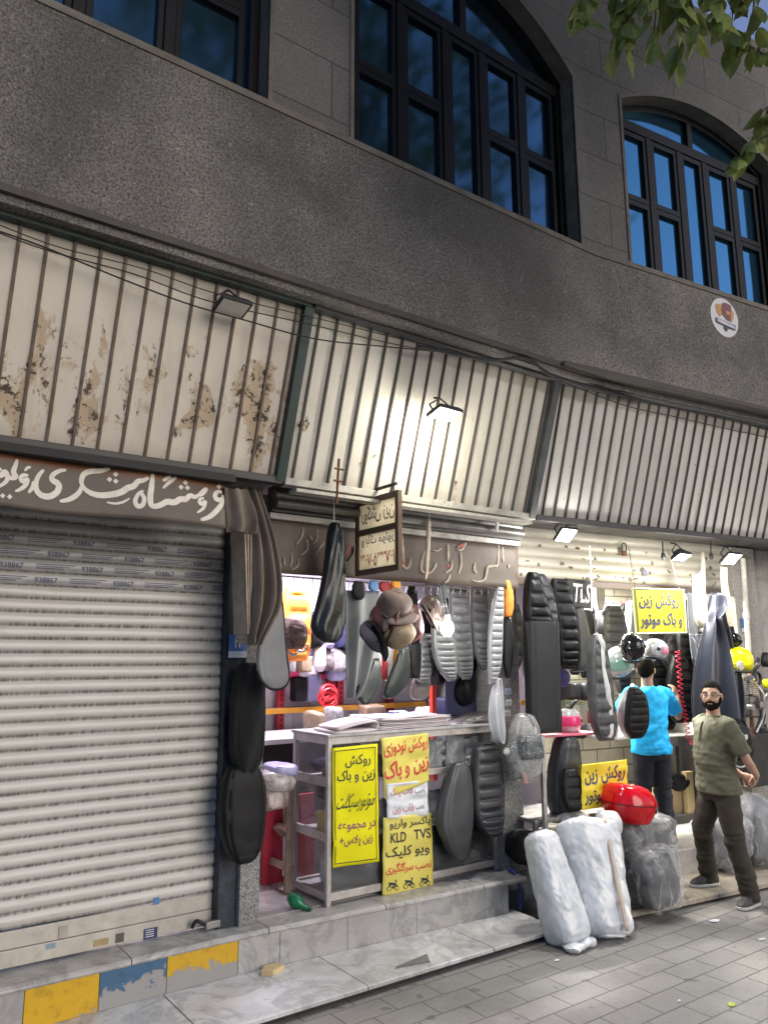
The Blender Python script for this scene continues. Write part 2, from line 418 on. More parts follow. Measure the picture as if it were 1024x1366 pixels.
def marble(name, base=(.42,.42,.41), vein=(.20,.20,.21), joint=None, dirt=.5):
    g = N(name); v = g.map()
    a = g.noise(v, 2.2, 9, .62, 1.4); b = g.noise(v, 5, 8, .7, .6); big = g.noise(v, .8, 5, .6)
    c = g.mix(g.ramp(a, [(.44, 0), (.5, .8), (.56, 0)]), base, vein)
    c = g.mix(g.math('MULTIPLY', g.ramp(b, [(.45, 0), (.75, 1)]), dirt), c, (.14,.125,.11))
    c = g.mix(g.ramp(big, [(.4, .35), (.6, 0)]), c, (.24,.21,.19))
    if joint:
        x = g.xyz(v)[0]; fr_ = g.math('FRACT', g.math('DIVIDE', g.math('ADD', x, joint[1]), joint[0]))
        c = g.mix(g.math('LESS_THAN', fr_, .008/joint[0]), c, (.05,.045,.04))
    return g.fin(c, g.ramp(b, [(.3, .22), (.75, .55)]), 0, g.bump(b, .15, .004))
MARB = marble('apron_marble', (.66,.66,.66), (.40,.40,.41), (1.02, .22), .55)
MARB2 = marble('riser_marble', (.50,.49,.47), (.30,.30,.30), None, .45)
THRE = marble('threshold_stone', (.46,.45,.43), (.26,.255,.25), (.86, .1), .6)
ZT = .297
def along(mb, x0, x1, prof):
    """extrude a y-z profile along x"""
    n = len(prof)
    return mb.add([(x0,y,z) for y,z in prof]+[(x1,y,z) for y,z in prof], [tuple(range(n)), tuple(range(2*n-1,n-1,-1))]+[(j,(j+1)%n,n+(j+1)%n,n+j) for j in range(n)])
mb = MB(); along(mb, -2.0, 4.53, [(4.10,.036),(4.10,.054),(4.107,.06),(4.78,.06),(4.78,-.02),(4.15,-.02),(4.15,.036)])
struct(mb, 'marble_apron', MARB, smooth=False)
mb = MB().box(-2, 4.5, 4.135, 4.149, -.01, .034).jitter(.01, 9); struct(mb, 'apron_bed', M('dark_mortar', (.03,.027,.024), .9, 0, .3, 20, .8, 60))
# doorstep (threshold slab) and riser: it runs along the shutter, then swings out a little before the second shop
def ry(x): return 4.70 if x < 2.35 else 4.70-(x-2.35)*.072
mb = MB(); rings = []
for x in (-2.0, -1, 0, .9, 1.6, 2.3, 2.4, 2.9, 3.4, 3.9, 4.3, 4.62):
    y = ry(x)+.004*mnoise.noise(Vector((x*3, 0, 0)))
    rings.append([Vector((x, yy, z)) for yy, z in ((y-.015,.262),(y-.020,.272),(y-.018,.284),(y-.008,ZT-.001),(y+.01,ZT),(7.2,ZT),(7.2,.262))])
mb.loft(rings); struct(mb, 'doorstep', THRE, smooth=False)
g = N('peeling_yellow_paint')
def peel(name, col, dens):
    g = N(name); v = g.map(); a = g.noise(v, 7, 9, .72, .5); z = g.xyz(v)[2]
    f = g.math('ADD', a, g.math('MULTIPLY', g.math('SUBTRACT', z, .18), dens[1]))
    mask = g.ramp(f, [(dens[0], 0), (dens[0]+.02, 1)])
    dirt = g.ramp(g.noise(v, 16, 7, .7), [(.5, 0), (.75, .6)])
    c = g.mix(mask, (.30,.29,.28), g.mix(dirt, col, tuple(x*.35 for x in col)))
    return g.fin(c, .5, 0, g.bump(mask, .35, .004))
PY1 = peel('peeling_yellow_paint', (.62,.36,.006), (.30, .8)); PBL = peel('peeling_blue_paint', (.045,.12,.22), (.47, 2.2)); PY2 = peel('flaking_yellow_paint', (.60,.35,.008), (.43, 2.6))
xs = [A('L', p, q, 4.70).x for p, q in ((33,1330),(133,1312),(223,1292),(318,1268),(372,1258),(458,1238),(545,1215),(630,1200))]
cuts = [-2.0, -.3] + xs + [4.45]
mats = [MARB2, MARB2, PY1, PBL, PY2, MARB2, MARB2, MARB2, MARB2, MARB2]
for i in range(len(cuts)-1):
    mt = mats[i] if i < len(mats) else MARB2
    xa_, xb_ = cuts[i]+.0015, cuts[i+1]-.0015; mb = MB()
    mb.loft([[Vector((x, ry(x)+d, z)) for d, z in ((.0,.061),(.06,.061),(.06,.2615),(.0,.2615))] for x in ([xa_, xb_] if not xa_ < 2.35 < xb_ else [xa_, 2.35, xb_])])
    struct(mb, 'riser_tile', mt, bevel=.002)
struct(MB().box(-2, 4.5, 4.765, 4.80, -.01, .26), 'riser_core', M('dark_mortar', (.03,.027,.024), .9))
# low platform and step before the third shop
mb = MB(); along(mb, 4.60, 9.0, [(4.10,.02),(4.10,.05),(4.112,.06),(4.62,.06),(4.62,-.02),(4.13,-.02),(4.13,.02)])
struct(mb, 'stone_platform', marble('worn_tan_stone', (.46,.40,.30), (.30,.25,.18), (1.1,.4), .55), fr='R', smooth=False)
struct(MB().box(4.6, 9, 4.118, 4.129, -.01, .03), 'platform_bed', M('dark_mortar', (.03,.027,.024), .9), fr='R')
mb = MB(); along(mb, 4.60, 9.0, [(4.60,.0),(4.60,.26),(4.61,.272),(7.0,.272),(7.0,0)])
struct(mb, 'shop_step', marble('step_concrete', (.40,.40,.38), (.3,.3,.29), (1.3,.2), .5), fr='R', smooth=False)

# ================================================================== BUILDING
GRAN = granite('rough_granite', (.285,.26,.237), (.050,.046,.043), 70, 1.0, None, .6)
GRANJ = granite('granite_blocks', (.21,.195,.183), (.10,.093,.088), 70, .35, (.95,.42), .35)
TRIM = M('weathered_stone_trim', (.145,.128,.108), .8, 0, .25, 5, .4, 50, .5, (.06,.05,.04))
PILL = granite('pillar_granite', (.36,.35,.33), (.10,.10,.095), 75, .35, None, .2)
FRAME = M('black_window_frame', (.005,.0055,.008), .45, 0, .2, 6, spec=.2)
def pane_mat(name, tint, base, r=.03, wav=.25):
    g = N(name); v = g.map()
    gl = g.n('ShaderNodeBsdfGlossy', i_Color=tint, i_Roughness=r)
    g.set(gl.inputs['Normal'], g.bump(g.noise(v, .9, 2), wav, .02))
    di = g.n('ShaderNodeBsdfDiffuse', i_Color=base)
    mx = g.n('ShaderNodeMixShader', i_0=.72); g.t.links.new(di.outputs[0], mx.inputs[1]); g.t.links.new(gl.outputs[0], mx.inputs[2])
    g.t.links.new(mx.outputs[0], g.out.inputs[0]); return g.m
PANE = pane_mat('blue_reflective_glass', (.26,.62,.82), (.02,.06,.11), .08, .4); PANED = pane_mat('blue_glass_dark_reflection', (.16,.32,.46), (.010,.016,.026), .10, .5)  # second glass is a darker copy: dark reflections put into its tint
ZTOP = 8.33; YW = 3.85; ZB = 4.16
bld = thing('shop_building', 'two-storey building of dark rough granite with black arched windows above the shops', 'building', 'L', (0,YW,0))

def facade(fr, x0, x1, wins, name):
    """wall with arched openings: wins = (xa, xb, sill, crown z, k)"""
    mb = MB(); tr = MB(); top = ZTOP; xs = x0; lo = 5.35
    def wall(a, b, z0, z1, m=None): (m or mb).add([(a,YW,z0),(b,YW,z0),(b,YW,z1),(a,YW,z1)], [(0,1,2,3)])
    low = MB()
    low.box(x0, x1, YW-.03, YW+.25, ZB-.02, lo-.046)                   # the rough band under the windows stands a little proud
    for xa, xb, zs, zc, k in wins:
        xm = (xa+xb)/2; n = 20
        wall(xs, xa, lo-.08, top)
        arch = [(xa+(xb-xa)*i/n, zc-k*(xa+(xb-xa)*i/n-xm)**2) for i in range(n+1)]
        for (p, q), (r, t) in zip(arch, arch[1:]):
            mb.add([(p,YW,q),(r,YW,t),(r,YW,top),(p,YW,top)], [(0,1,2,3)])
        loop = [(xa, zs)]+arch+[(xb, zs)]
        for (p, q), (r, t) in zip(loop, loop[1:]):
            tr.add([(p,YW,q),(r,YW,t),(r,YW+.30,t),(p,YW+.30,q)], [(0,1,2,3)])
            # thin raised border round the opening
        ins = [(xa-.03, zs)]+[(a+(-.03 if i == 0 else .03 if i == n else 0), b+.03) for i, (a, b) in enumerate(arch)]+[(xb+.03, zs)]
        for (p, q), (r, t), (p2, q2), (r2, t2) in zip(loop, loop[1:], ins, ins[1:]):
            tr.add([(p,YW-.012,q),(r,YW-.012,t),(r2,YW-.012,t2),(p2,YW-.012,q2),(p,YW+.01,q),(r,YW+.01,t),(r2,YW+.002,t2),(p2,YW+.002,q2)], [(0,1,2,3),(0,4,5,1),(3,2,6,7)])
        xs = xb
    wall(xs, x1, lo-.08, top)
    cop = MB().box(x0, x1, YW-.07, YW+.5, top, top+.10)
    sill = MB().box(x0, x1, YW-.040, YW+.32, lo-.045, lo)
    R_ = FM[fr]
    def fx(m_):
        for i in range(len(m_.v)): m_.v[i] = R_ @ m_.v[i]
        return m_
    fx(mb).build('upper_wall', GRANJ, bld, smooth=False); fx(low).build('lower_band', GRAN, bld, smooth=False)
    fx(tr).build('window_reveal', TRIM, bld, smooth=False); fx(cop).build('coping', TRIM, bld, smooth=False, bevel=.01); fx(sill).build('sill', TRIM, bld, smooth=False)

XB = 4.98
FU = Matrix.Translation((XB, YW, 0)) @ Matrix.Rotation(ANG, 4, 'Z') @ Matrix.Translation((-XB, -YW, 0))
FM['U'] = FU; FI['U'] = FU.inverted(); FANG['U'] = ANG
u0 = A('U', 842, 352, YW).x
W1 = (-.75, 1.907, 5.352, 7.5, .36); W2 = (2.547, 4.841, 5.352, 7.5, .39); W3 = (u0, u0+2.17, 5.352, 7.30, .25); W4 = (u0+2.75, u0+4.9, 5.352, 7.30, .25)
facade('L', -6, XB, [W1, W2], 'l'); facade('U', XB, 14, [W3, W4], 'r')
def win(fr, wd, glass, glass2, name='window'):
    xa, xb, zs, zc, k = wd; xm = (xa+xb)/2; y = YW+.13; W_ = xb-xa
    az = lambda x: zc-k*(x-xm)**2
    f = MB(); R_ = FM[fr]
    sp_ = az(xa)-.10                                             # transom under the arch
    n = 20
    # outer frame
    f.box(xa, xa+.07, y, y+.07, zs, az(xa)); f.box(xb-.07, xb, y, y+.07, zs, az(xb)); f.box(xa+.07, xb-.07, y, y+.07, zs, zs+.06)
    for i in range(n):
        a, b = xa+W_*i/n, xa+W_*(i+1)/n
        f.add([(a,y,az(a)-.07),(b,y,az(b)-.07),(b,y,az(b)),(a,y,az(a)),(a,y+.07,az(a)-.07),(b,y+.07,az(b)-.07)], [(0,1,2,3),(0,4,5,1)])
    f.box(xa+.07, xb-.07, y-.002, y+.068, sp_-.05, sp_+.05)
    cw = [.205,.205,.18,.205,.205]; x = xa+.07; tot = W_-.14; zm = zs+.06+(sp_-.05-zs-.06)*.50
    panes = MB()
    yp = y+.045
    for i, c in enumerate(cw):
        a, b = x, x+tot*c; x = b
        if i: f.box(a-.035, a+.035, y+.002, y+.066, zs+.061, sp_-.051)
        # sash bars
        split = [(zs+.06, zm), (zm, sp_-.05)] if i != 2 else [(zs+.06, sp_-.05)]
        for z0, z1 in split:
            s_ = .04
            f.box(a+.036, a+.036+s_, y+.012, y+.062, z0+.02, z1-.02); f.box(b-.036-s_, b-.036, y+.012, y+.062, z0+.02, z1-.02)
            f.box(a+.037, b-.037, y+.010, y+.060, z0+.002, z0+.055); f.box(a+.037, b-.037, y+.010, y+.060, z1-.055, z1-.002)
    f.box(xm-.035, xm+.035, y+.003, y+.064, sp_+.05, zc-.06)
    for i in range(n):
        a, b = xa+W_*i/n, xa+W_*(i+1)/n
        panes.add([(a,yp,zs),(b,yp,zs),(b,yp,az(b)),(a,yp,az(a))], [(0,1,2,3)])
    for m_ in (f, panes):
        for i in range(len(m_.v)): m_.v[i] = R_ @ m_.v[i]
    fo = f.build('window', FRAME, bld, smooth=False, bevel=.004)
    panes.build('pane', glass, fo, smooth=False)
    # dark room behind is never seen: the panes are mirror coated
    return fo
win('L', W1, PANED, PANED); win('L', W2, PANED, PANED); win('U', W3, PANE, PANE); win('U', W4, PANE, PANE)
# ---------------------------------------------------------------- ground floor: pillars, rooms, soffit
def part(mb, name, mat, fr='L', parent=bld, **k):
    for i in range(len(mb.v)): mb.v[i] = FM[fr] @ mb.v[i]
    return mb.build(name, mat, parent, **k)
part(MB().box(-6, 4.75, 4.33, 8.0, 3.13, 3.25), 'soffit', M('grimy_plaster', (.12,.11,.10), .9, 0, .3, 5))
part(MB().box(4.45, 14, 4.33, 8.0, 3.122, 3.243), 'soffit', M('grimy_plaster', (.12,.11,.10), .9), 'R')
pil = MB()
for z0, z1 in ((ZT,1.25),(1.252,2.2),(2.202,3.1)): pil.box(2.335, 2.475, 4.80, 5.06, z0+.001, z1-.001)
part(pil, 'pillar', PILL, smooth=False, bevel=.004)
pil = MB()
for z0, z1 in ((.27,1.05),(1.052,1.9),(1.902,3.1)): pil.box(4.60, 4.84, 4.74, 5.04, z0, z1-.001)
part(pil, 'pillar', PILL, smooth=False, bevel=.004)
XP3 = A('R', 985, 860, 4.80).x
pil = MB()
for z0, z1 in ((.27,1.05),(1.052,1.9),(1.902,3.1)): pil.box(XP3, XP3+.36, 4.80, 5.1, z0, z1-.001)
part(pil, 'pillar', granite('pale_granite', (.42,.40,.36), (.20,.19,.17), 70, .3, None, .2), 'R', smooth=False, bevel=.004)
def tiles_mat(name, c1, c2, mort, bw, bh, ms, var=.25):
    g = N(name)
    br = g.n('ShaderNodeTexBrick', i_Vector=g.map((1,1,1),(.07,0,.02),(radians(90),0,0)), i_Color1=c1, i_Color2=c2, i_Mortar=mort, i_Scale=1.0, i_Mortar_Size=ms, i_Mortar_Smooth=.2, i_Brick_Width=bw, i_Row_Height=bh)
    n = g.noise(g.map(), 6, 7, .7); c = g.mix(g.ramp(n, [(.5,0),(.8,var)]), br.outputs[0], tuple(x*.4 for x in c1))
    return g.fin(c, .35, 0, g.bump(g.math('ADD', g.math('MULTIPLY', br.outputs[1], -1), g.math('MULTIPLY', n, .4)), .3, .006))
TILEW = tiles_mat('white_wall_tiles', (.72,.70,.76), (.67,.65,.72), (.36,.34,.40), .33, .25, .004)
BLOCK = tiles_mat('cream_block_wall', (.52,.48,.38), (.46,.42,.33), (.16,.14,.11), .40, .19, .008, .5)
PLAST = M('off_white_plaster', (.42,.40,.38), .85, 0, .12, 3, .3, 30, .4)
part(MB().box(1.6, 8.2, 6.62, 6.7, ZT, 3.13), 'room_wall', TILEW, smooth=False)
part(MB().box(1.5, 1.6, 5.0, 6.7, ZT, 3.13), 'room_wall', PLAST, smooth=False)
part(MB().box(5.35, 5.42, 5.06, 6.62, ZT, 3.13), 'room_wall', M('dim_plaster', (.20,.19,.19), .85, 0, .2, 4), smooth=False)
part(MB().box(5.45, 9.0, 6.15, 6.25, .272, 3.12), 'room_wall', BLOCK, 'R', smooth=False)
part(MB().box(XP3+.2, XP3+.3, 5.1, 6.15, .272, 3.12), 'room_wall', PLAST, 'R', smooth=False)
part(MB().box(XP3+.36, 14, 4.95, 5.05, .272, 3.12), 'room_wall', marble('grey_stone_cladding', (.40,.39,.37), (.28,.27,.26), None, .4), 'R', smooth=False)
part(MB().box(4.86, 5.4, 5.04, 6.2, 3.0, 3.1), 'lintel', PLAST, 'R', smooth=False)
# shop floor tiles lit by the room
part(MB().box(2.46, 5.34, 4.86, 6.62, ZT+.0005, ZT+.006), 'floor', marble('shop_floor', (.46,.43,.43), (.33,.30,.30), (.5,.1), .4), smooth=False)

# ================================================================== ROLLER SHUTTERS
def slat_mat(name, col, dirt, z0=0.0):
    g = N(name); v = g.map(); z = g.xyz(v)[2]
    f = g.math('FRACT', g.math('DIVIDE', g.math('SUBTRACT', z, z0), SP))
    n = g.noise(g.map((1.2,1,6)), 6, 7, .7); s = g.noise(g.map((22,1,1.5)), 2, 6, .7); big = g.noise(v, 1.3, 4)
    low = g.ramp(f, [(.0, 1), (.14, .9), (.36, 0), (.93, 0), (1.0, .9)])
    c = g.mix(g.math('MULTIPLY', low, g.ramp(s, [(.35, .15), (.62, dirt)])), col, (.06,.05,.04))
    c = g.mix(g.ramp(n, [(.57, 0), (.72, .45)]), c, (.18,.15,.12))
    c = g.mix(g.ramp(big, [(.35, .25), (.65, 0)]), c, (.30,.27,.23))
    return g.fin(c, .45, .1, g.bump(n, .12, .003))
SP = .079
def shutter_mesh(x0, x1, y, z0, z1, sp=SP):
    prof = []; nz = int(round((z1-z0)/sp))
    for i in range(nz):
        a = z0+i*sp
        prof += [(y, a+.003), (y-.003, a+.006), (y-.012, a+sp*.22), (y-.016, a+sp*.5), (y-.012, a+sp*.82), (y-.002, a+sp*.97)]
    mb = MB(); n = len(prof); m = 40
    def pt(i, j):
        b, c = prof[i]; x = x0+(x1-x0)*j/m
        return Vector((x, b+.007*mnoise.noise(Vector((x*1.7, c*2.2, y)))+.003*mnoise.noise(Vector((x*5, c*9, y))), c+.004*mnoise.noise(Vector((x*1.3, c*4, 7)))))
    return mb.add([pt(i, j) for j in range(m+1) for i in range(n)], [(j*n+i, j*n+i+1, (j+1)*n+i+1, (j+1)*n+i) for j in range(m) for i in range(n-1)])
sh = thing('roller_shutter', 'closed cream roller shutter with grimy ribs, printed tape on top and stickers below', 'shutter', 'L', (.9,4.93,ZT))
SHUT = slat_mat('grimy_cream_slats', (.55,.53,.49), .95, .20)
shutter_mesh(-1.6, 2.205, 4.935, ZT+.20, 3.05).build('slat_curtain', SHUT, sh, ang=60)
bb = MB().box(-1.6, 2.205, 4.922, 4.94, ZT+.105, ZT+.198).box(-1.6, 2.205, 4.917, 4.94, ZT+.012, ZT+.102)
bb.build('bottom_bar', M('shutter_bottom_bar', (.50,.46,.40), .42, .1, .12, 5, .1, 30, .35, (.2,.17,.13)), sh, bevel=.004)
MB().box(2.205, 2.335, 4.84, 4.95, ZT, 3.05).build('guide_rail', M('chipped_blue_black_paint', (.018,.022,.032), .5, .1, .3, 5, .2, 40, .55, (.05,.09,.16)), sh, bevel=.004)
# tape with numbers wrapped round the top ribs
tp = MB(); tl = MB()
for r, (yy) in enumerate((0,1,2,3)):
    z = 2.685-r*SP*1.0
TAPE = M('grey_packing_tape', (.36,.35,.34), .3, 0, .2, 14, .15, 50)
def zrow(i): return ZT+.20+SP*i
top_i = int((2.66-(ZT+.20))/SP)
for r in range(4):
    z = zrow(top_i-r)
    prof = [(4.935-.011, z+.008), (4.935-.019, z+SP*.22), (4.935-.0225, z+SP*.5), (4.935-.019, z+SP*.80)]
    n = 4; tp.add([(-1.6,b,c) for b,c in prof]+[(2.2,b,c) for b,c in prof], [(i,i+1,n+i+1,n+i) for i in range(3)])
    off = (.17, .05, .22, .0)[r]
    x = -1.3+off*1.2
    while x < 2.05:
        P = lambda u, v, x=x, z=z: Vector((x+.13*u, 4.9105, z+SP*(.24+.42*v)))
        text_on(tl, '938867', P, (0,1,0,1), .02, (0,0,0), mirror=False)
        for q in range(3):
            zz = z+SP*(.3+.15*q); tl.add([(x+.2,4.911,zz),(x+.36+.03*q,4.911,zz),(x+.36+.03*q,4.911,zz+.005),(x+.2,4.911,zz+.005)], [(0,1,2,3)])
        x += .46
tp.build('printed_tape', TAPE, sh); tl.build('tape_print', M('faded_blue_print', (.07,.07,.13), .5, 0, .5, 30), sh)
# stickers near the floor
def sticker(px, py, w_, h_, mat, name='sticker', y=4.913):
    c = A('L', px, py, y)
    return MB().box(c.x-w_/2, c.x+w_/2, y-.001, y+.001, c.z-h_/2, c.z+h_/2).build(name, mat, sh)
sticker(201,1245,.085,.06,M('navy_sticker', (.03,.035,.12), .4), y=4.9155); sticker(209,1202,.035,.04,M('blue_sticker', (.08,.2,.42), .4), y=4.912)
sticker(135,1257,.085,.035,M('tan_sticker', (.38,.28,.13), .5), y=4.9155); sticker(85,1243,.05,.06,M('faded_sticker', (.42,.36,.32), .5), y=4.9155); sticker(68,1262,.05,.03,M('pale_blue_sticker', (.2,.3,.36), .5), y=4.9155)
sticker(160,1251,.05,.05,M('torn_sticker', (.10,.09,.08), .6), y=4.9155)
c = A('L', 201, 1245, 4.914); t_ = MB()
for q in range(4): t_.box(c.x-.03, c.x+.02, 4.9125, 4.9135, c.z+.018-q*.012, c.z+.022-q*.012)
t_.build('sticker_print', PAPER, sh)
# padlock and hasp at the corner of the shutter
lk = thing('padlock', 'small steel padlock and black hasp at the foot of the shutter', 'padlock', 'L', A('L', 283, 1240, 4.85))
c = A('L', 283, 1238, 4.85)
MB().obox((c.x, 4.85, ZT+.035), (.10,.035,.045), (0,0,.1)).build('lock_body', STEEL, lk, bevel=.006)
MB().tube([(c.x-.045,4.85,ZT+.04),(c.x-.10,4.86,ZT+.07),(c.x-.12,4.88,ZT+.03)], .012, 8, 10).build('shackle', BLKMET, lk)

# raised shutter of the third shop and the shutter box of the second
SP = .093
sh3 = thing('roller_shutter', 'cream half-raised roller shutter spotted with torn stickers above the helmets', 'shutter', 'R', (5.9,4.9,2.5))
SHUT3 = slat_mat('spotted_cream_slats', (.56,.52,.44), .35, .16)
shutter_mesh(4.75, XP3, 4.90, 2.66, 3.10, .093).build('slat_curtain', SHUT3, sh3, ang=60)
MB().box(4.75, XP3, 4.87, 4.91, 2.60, 2.66).build('bottom_bar', M('dark_bottom_bar', (.13,.10,.085), .5, .3), sh3, bevel=.004)
rs = random.Random(3); stk = MB()
for i in range(46):
    x = rs.uniform(4.85, XP3-.1); z = 2.66+.093*rs.choice([0,0,0,1,1,2,3])+rs.uniform(.02,.06)
    MB().obox((x,4.8815,z), (rs.uniform(.012,.05), .0015, rs.uniform(.01,.035)), (0,rs.uniform(-.6,.6),0)).build('torn_sticker', M('torn_sticker_dark', (.16,.13,.10), .7, 0, .5, 30), sh3, smooth=False)
c = A('R', 860, 764, 4.88); MB().box(c.x-.03,c.x+.03,4.8795,4.8815,c.z-.03,c.z+.03).build('sticker', M('blue_grey_sticker', (.16,.17,.27), .5), sh3)
bx = thing('shutter_box', 'long grey shutter housing of stacked tubes above the brown lettered fascia', 'shutter box', 'L', (3.5,4.55,2.93))
b = MB()
for z, r, y in ((3.035,.035,4.50),(2.975,.03,4.47)): b.tube([(2.36,y,z),(4.66,y,z)], r, 12)
b.build('tube', M('grey_enamel_tube', (.19,.18,.17), .4, .3, .2, 5, .1, 30, .4), bx)
MB().box(2.36,4.70,4.52,4.60,2.93,3.10).build('back_plate', M('dark_tin', (.09,.085,.08), .6, .2), bx)
MB().box(2.36,4.72,4.555,4.63,2.885,2.928).build('ledge', M('pale_tin_ledge', (.42,.40,.37), .5, .1, .2, 6, .2, 30, .5), bx, bevel=.004)
# ================================================================== SLATTED CANOPY (leans in from the overhang down to the shop fronts)
def board_mat(name, col, rust, xa, xb, specks=0., rcol=(.30,.17,.06)):
    g = N(name); v = g.map(); X = g.xyz(v)
    n = g.noise(g.map((1.4,1,.8)), 3.6, 9, .68, .4); n2 = g.noise(g.map((1,1,.22)), 9, 6, .7); fine = g.noise(v, 14, 9, .75, .3); soft = g.noise(v, 2.2, 3)
    c = g.mix(g.ramp(soft, [(.3, .0), (.75, .35)]), col, tuple(x*.80 for x in col))
    c = g.mix(g.ramp(n2, [(.50, 0), (.75, .45)]), c, (.42,.34,.24)); c = g.mix(g.math('MULTIPLY', g.ramp(g.math('ADD', X[2], g.math('MULTIPLY', n, .12)), [(.0, .6), (.16, 0), (.98, 0), (1.0, .5)]), 1.0), c, (.22,.18,.13)); c = g.mix(g.ramp(n, [(.58, 0), (.75, .3)]), c, (.45,.40,.32))                       # thin run marks
    if rust:
        zz = g.math('MULTIPLY', g.ramp(X[2], [(0, .45), (.2, .9), (.45, 1), (.65, .7), (.82, 0)]), rust)
        zz = g.math('MULTIPLY', zz, g.ramp(X[0], [(xa, 1), (xb, 0)]) if xa < xb else 1.0)
        th = g.math('ADD', g.math('MULTIPLY', n, .75), g.math('MULTIPLY', zz, .16))
        c = g.mix(g.ramp(th, [(.545, 0), (.585, .62)]), c, g.mix(g.ramp(fine, [(.35, 0), (.62, 1)]), rcol, (.44,.30,.15)))
        th2 = g.math('MULTIPLY', g.ramp(fine, [(.52, 0), (.56, 1)]), g.ramp(th, [(.545, 0), (.57, 1)]))
        c = g.mix(th2, c, (.045,.028,.016))
    if specks:
        w = g.n('ShaderNodeTexVoronoi', i_Vector=v, i_Scale=9.0); w.feature = 'F1'
        c = g.mix(g.math('MULTIPLY', g.math('LESS_THAN', w.outputs['Distance'], g.math('MULTIPLY', fine, .11)), specks), c, (.05,.035,.025))
    return g.fin(c, .5, 0, g.bump(fine, .06, .003))
YT, ZTP, YB_, ZBT = 3.95, 4.125, 4.28, 3.095
def canopy(fr, x0, x1, n, name, label, board, slat, post, rail=None):
    t = thing(name, label, 'canopy', fr, ((x0+x1)/2, YB_, ZBT))
    L_ = Vector((0, YB_-YT, ZBT-ZTP)); nrm = Vector((0, ZBT-ZTP, -(YB_-YT))).normalized()   # outward, down
    if nrm.y > 0: nrm = -nrm
    P = lambda x, s, d: Vector((x, YT, ZTP))+L_*s+nrm*d
    b = MB()
    k = 6
    b.grid(lambda u, v: P(x0+(x1-x0)*u, v, .003*mnoise.noise(Vector((u*40, v*3, x0)))), n*4, k)
    b.build('board', board, t, smooth=True)
    s = MB()
    for i in range(n):
        x = x0+(x1-x0)*(i+.5)/n; hw = .0075
        j = .004*mnoise.noise(Vector((x*9, 0, 0)))
        c = [P(x-hw+j,0,0),P(x+hw+j,0,0),P(x+hw-j,1,0),P(x-hw-j,1,0),P(x-hw+j,0,.014),P(x+hw+j,0,.014),P(x+hw-j,1,.014),P(x-hw-j,1,.014)]
        s.add(c, [(3,2,1,0),(4,5,6,7),(0,1,5,4),(1,2,6,5),(2,3,7,6),(3,0,4,7)])
    s.build('batten', slat, t, smooth=False)
    p = MB()
    for hw, s0, s1, d0, d1 in ((.034, -.02, 1.02, .004, .05),):
        c = [P(x1-hw,s0,d0),P(x1+hw,s0,d0),P(x1+hw,s1,d0),P(x1-hw,s1,d0),P(x1-hw,s0,d1),P(x1+hw,s0,d1),P(x1+hw,s1,d1),P(x1-hw,s1,d1)]
        p.add(c, [(3,2,1,0),(4,5,6,7),(0,1,5,4),(1,2,6,5),(2,3,7,6),(3,0,4,7)])
    p.build('post', post, t, smooth=False, bevel=.003)
    tb = MB().box(x0-.03, x1+.036, YT-.06, YT+.02, ZTP-.01, ZTP+.055)
    tb.build('top_rail', post, t, smooth=False, bevel=.004)
    MB().box(x0-.03, x1+.036, YB_-.04, YB_+.05, ZBT-.045, ZBT+.004).build('bottom_rail', rail or M('black_angle_iron', (.03,.028,.028), .5, .3, .3, 6, .1, 40, .3), t, smooth=False, bevel=.004)
    return t, P
GREENP = M('dark_green_paint', (.022,.042,.038), .45, .1, .25, 6, .15, 40, .35, (.07,.045,.03)); GREYPOST = M('dark_grey_paint', (.06,.065,.066), .45, .1, .25, 6, .15, 40, .3)
BAT = M('rusty_brown_batten', (.135,.10,.075), .75, 0, .35, 8, .3, 60, .5, (.05,.03,.02)); BATD = M('dark_batten', (.06,.052,.045), .7, 0, .3, 8, .3, 60, .3)
xp1 = A('L', 411, 408, YT-.02).x; xp2 = 4.545
canL, PL = canopy('L', -1.45, xp1, 28, 'slatted_canopy', 'rust-stained white slatted canopy panel above the lettered shop banner', board_mat('rust_stained_board', (.62,.555,.465), 1.25, 3.5, 3.6), BAT, GREENP)
canM, PM_ = canopy('L', xp1+.035, xp2, 17, 'slatted_canopy', 'clean white slatted canopy panel lit by the floodlight fixed to it', board_mat('cream_board', (.59,.555,.485), .62, 5, 3), BATD, GREYPOST, M('pale_tin_rail', (.36,.34,.30), .5, .1, .25, 6, .2, 30, .5))
canR, PR_ = canopy('R', 4.60, 12.2, 63, 'slatted_canopy', 'white slatted canopy panel flecked with dark specks above the yellow sign', board_mat('specked_board', (.565,.545,.505), 0, 0, 0, .9), BATD, GREYPOST)
MB().box(-6, XC if False else 4.55, YW-.06, YW+.06, ZTP+.06, ZTP+.10).build('ledge', M('rusty_ledge', (.06,.052,.045), .7, 0, .3, 6, .3, 50, .5, (.05,.03,.02)), canL, smooth=False)
MB().box(4.50, 12, YW-.11, YW+.03, ZTP+.062, ZTP+.098).build('ledge', M('rusty_ledge', (.06,.052,.045), .7), canR, smooth=False)
# pale trim under the middle panel
MB().box(2.36, 4.50, 4.20, 4.30, 3.005, 3.027).build('trim', M('pale_tin_trim', (.40,.38,.33), .5, .1, .2, 6, .2, 30, .4), canM, smooth=False)
# the dark gap above the banner is a black strip, built with the banner
struct_ = None
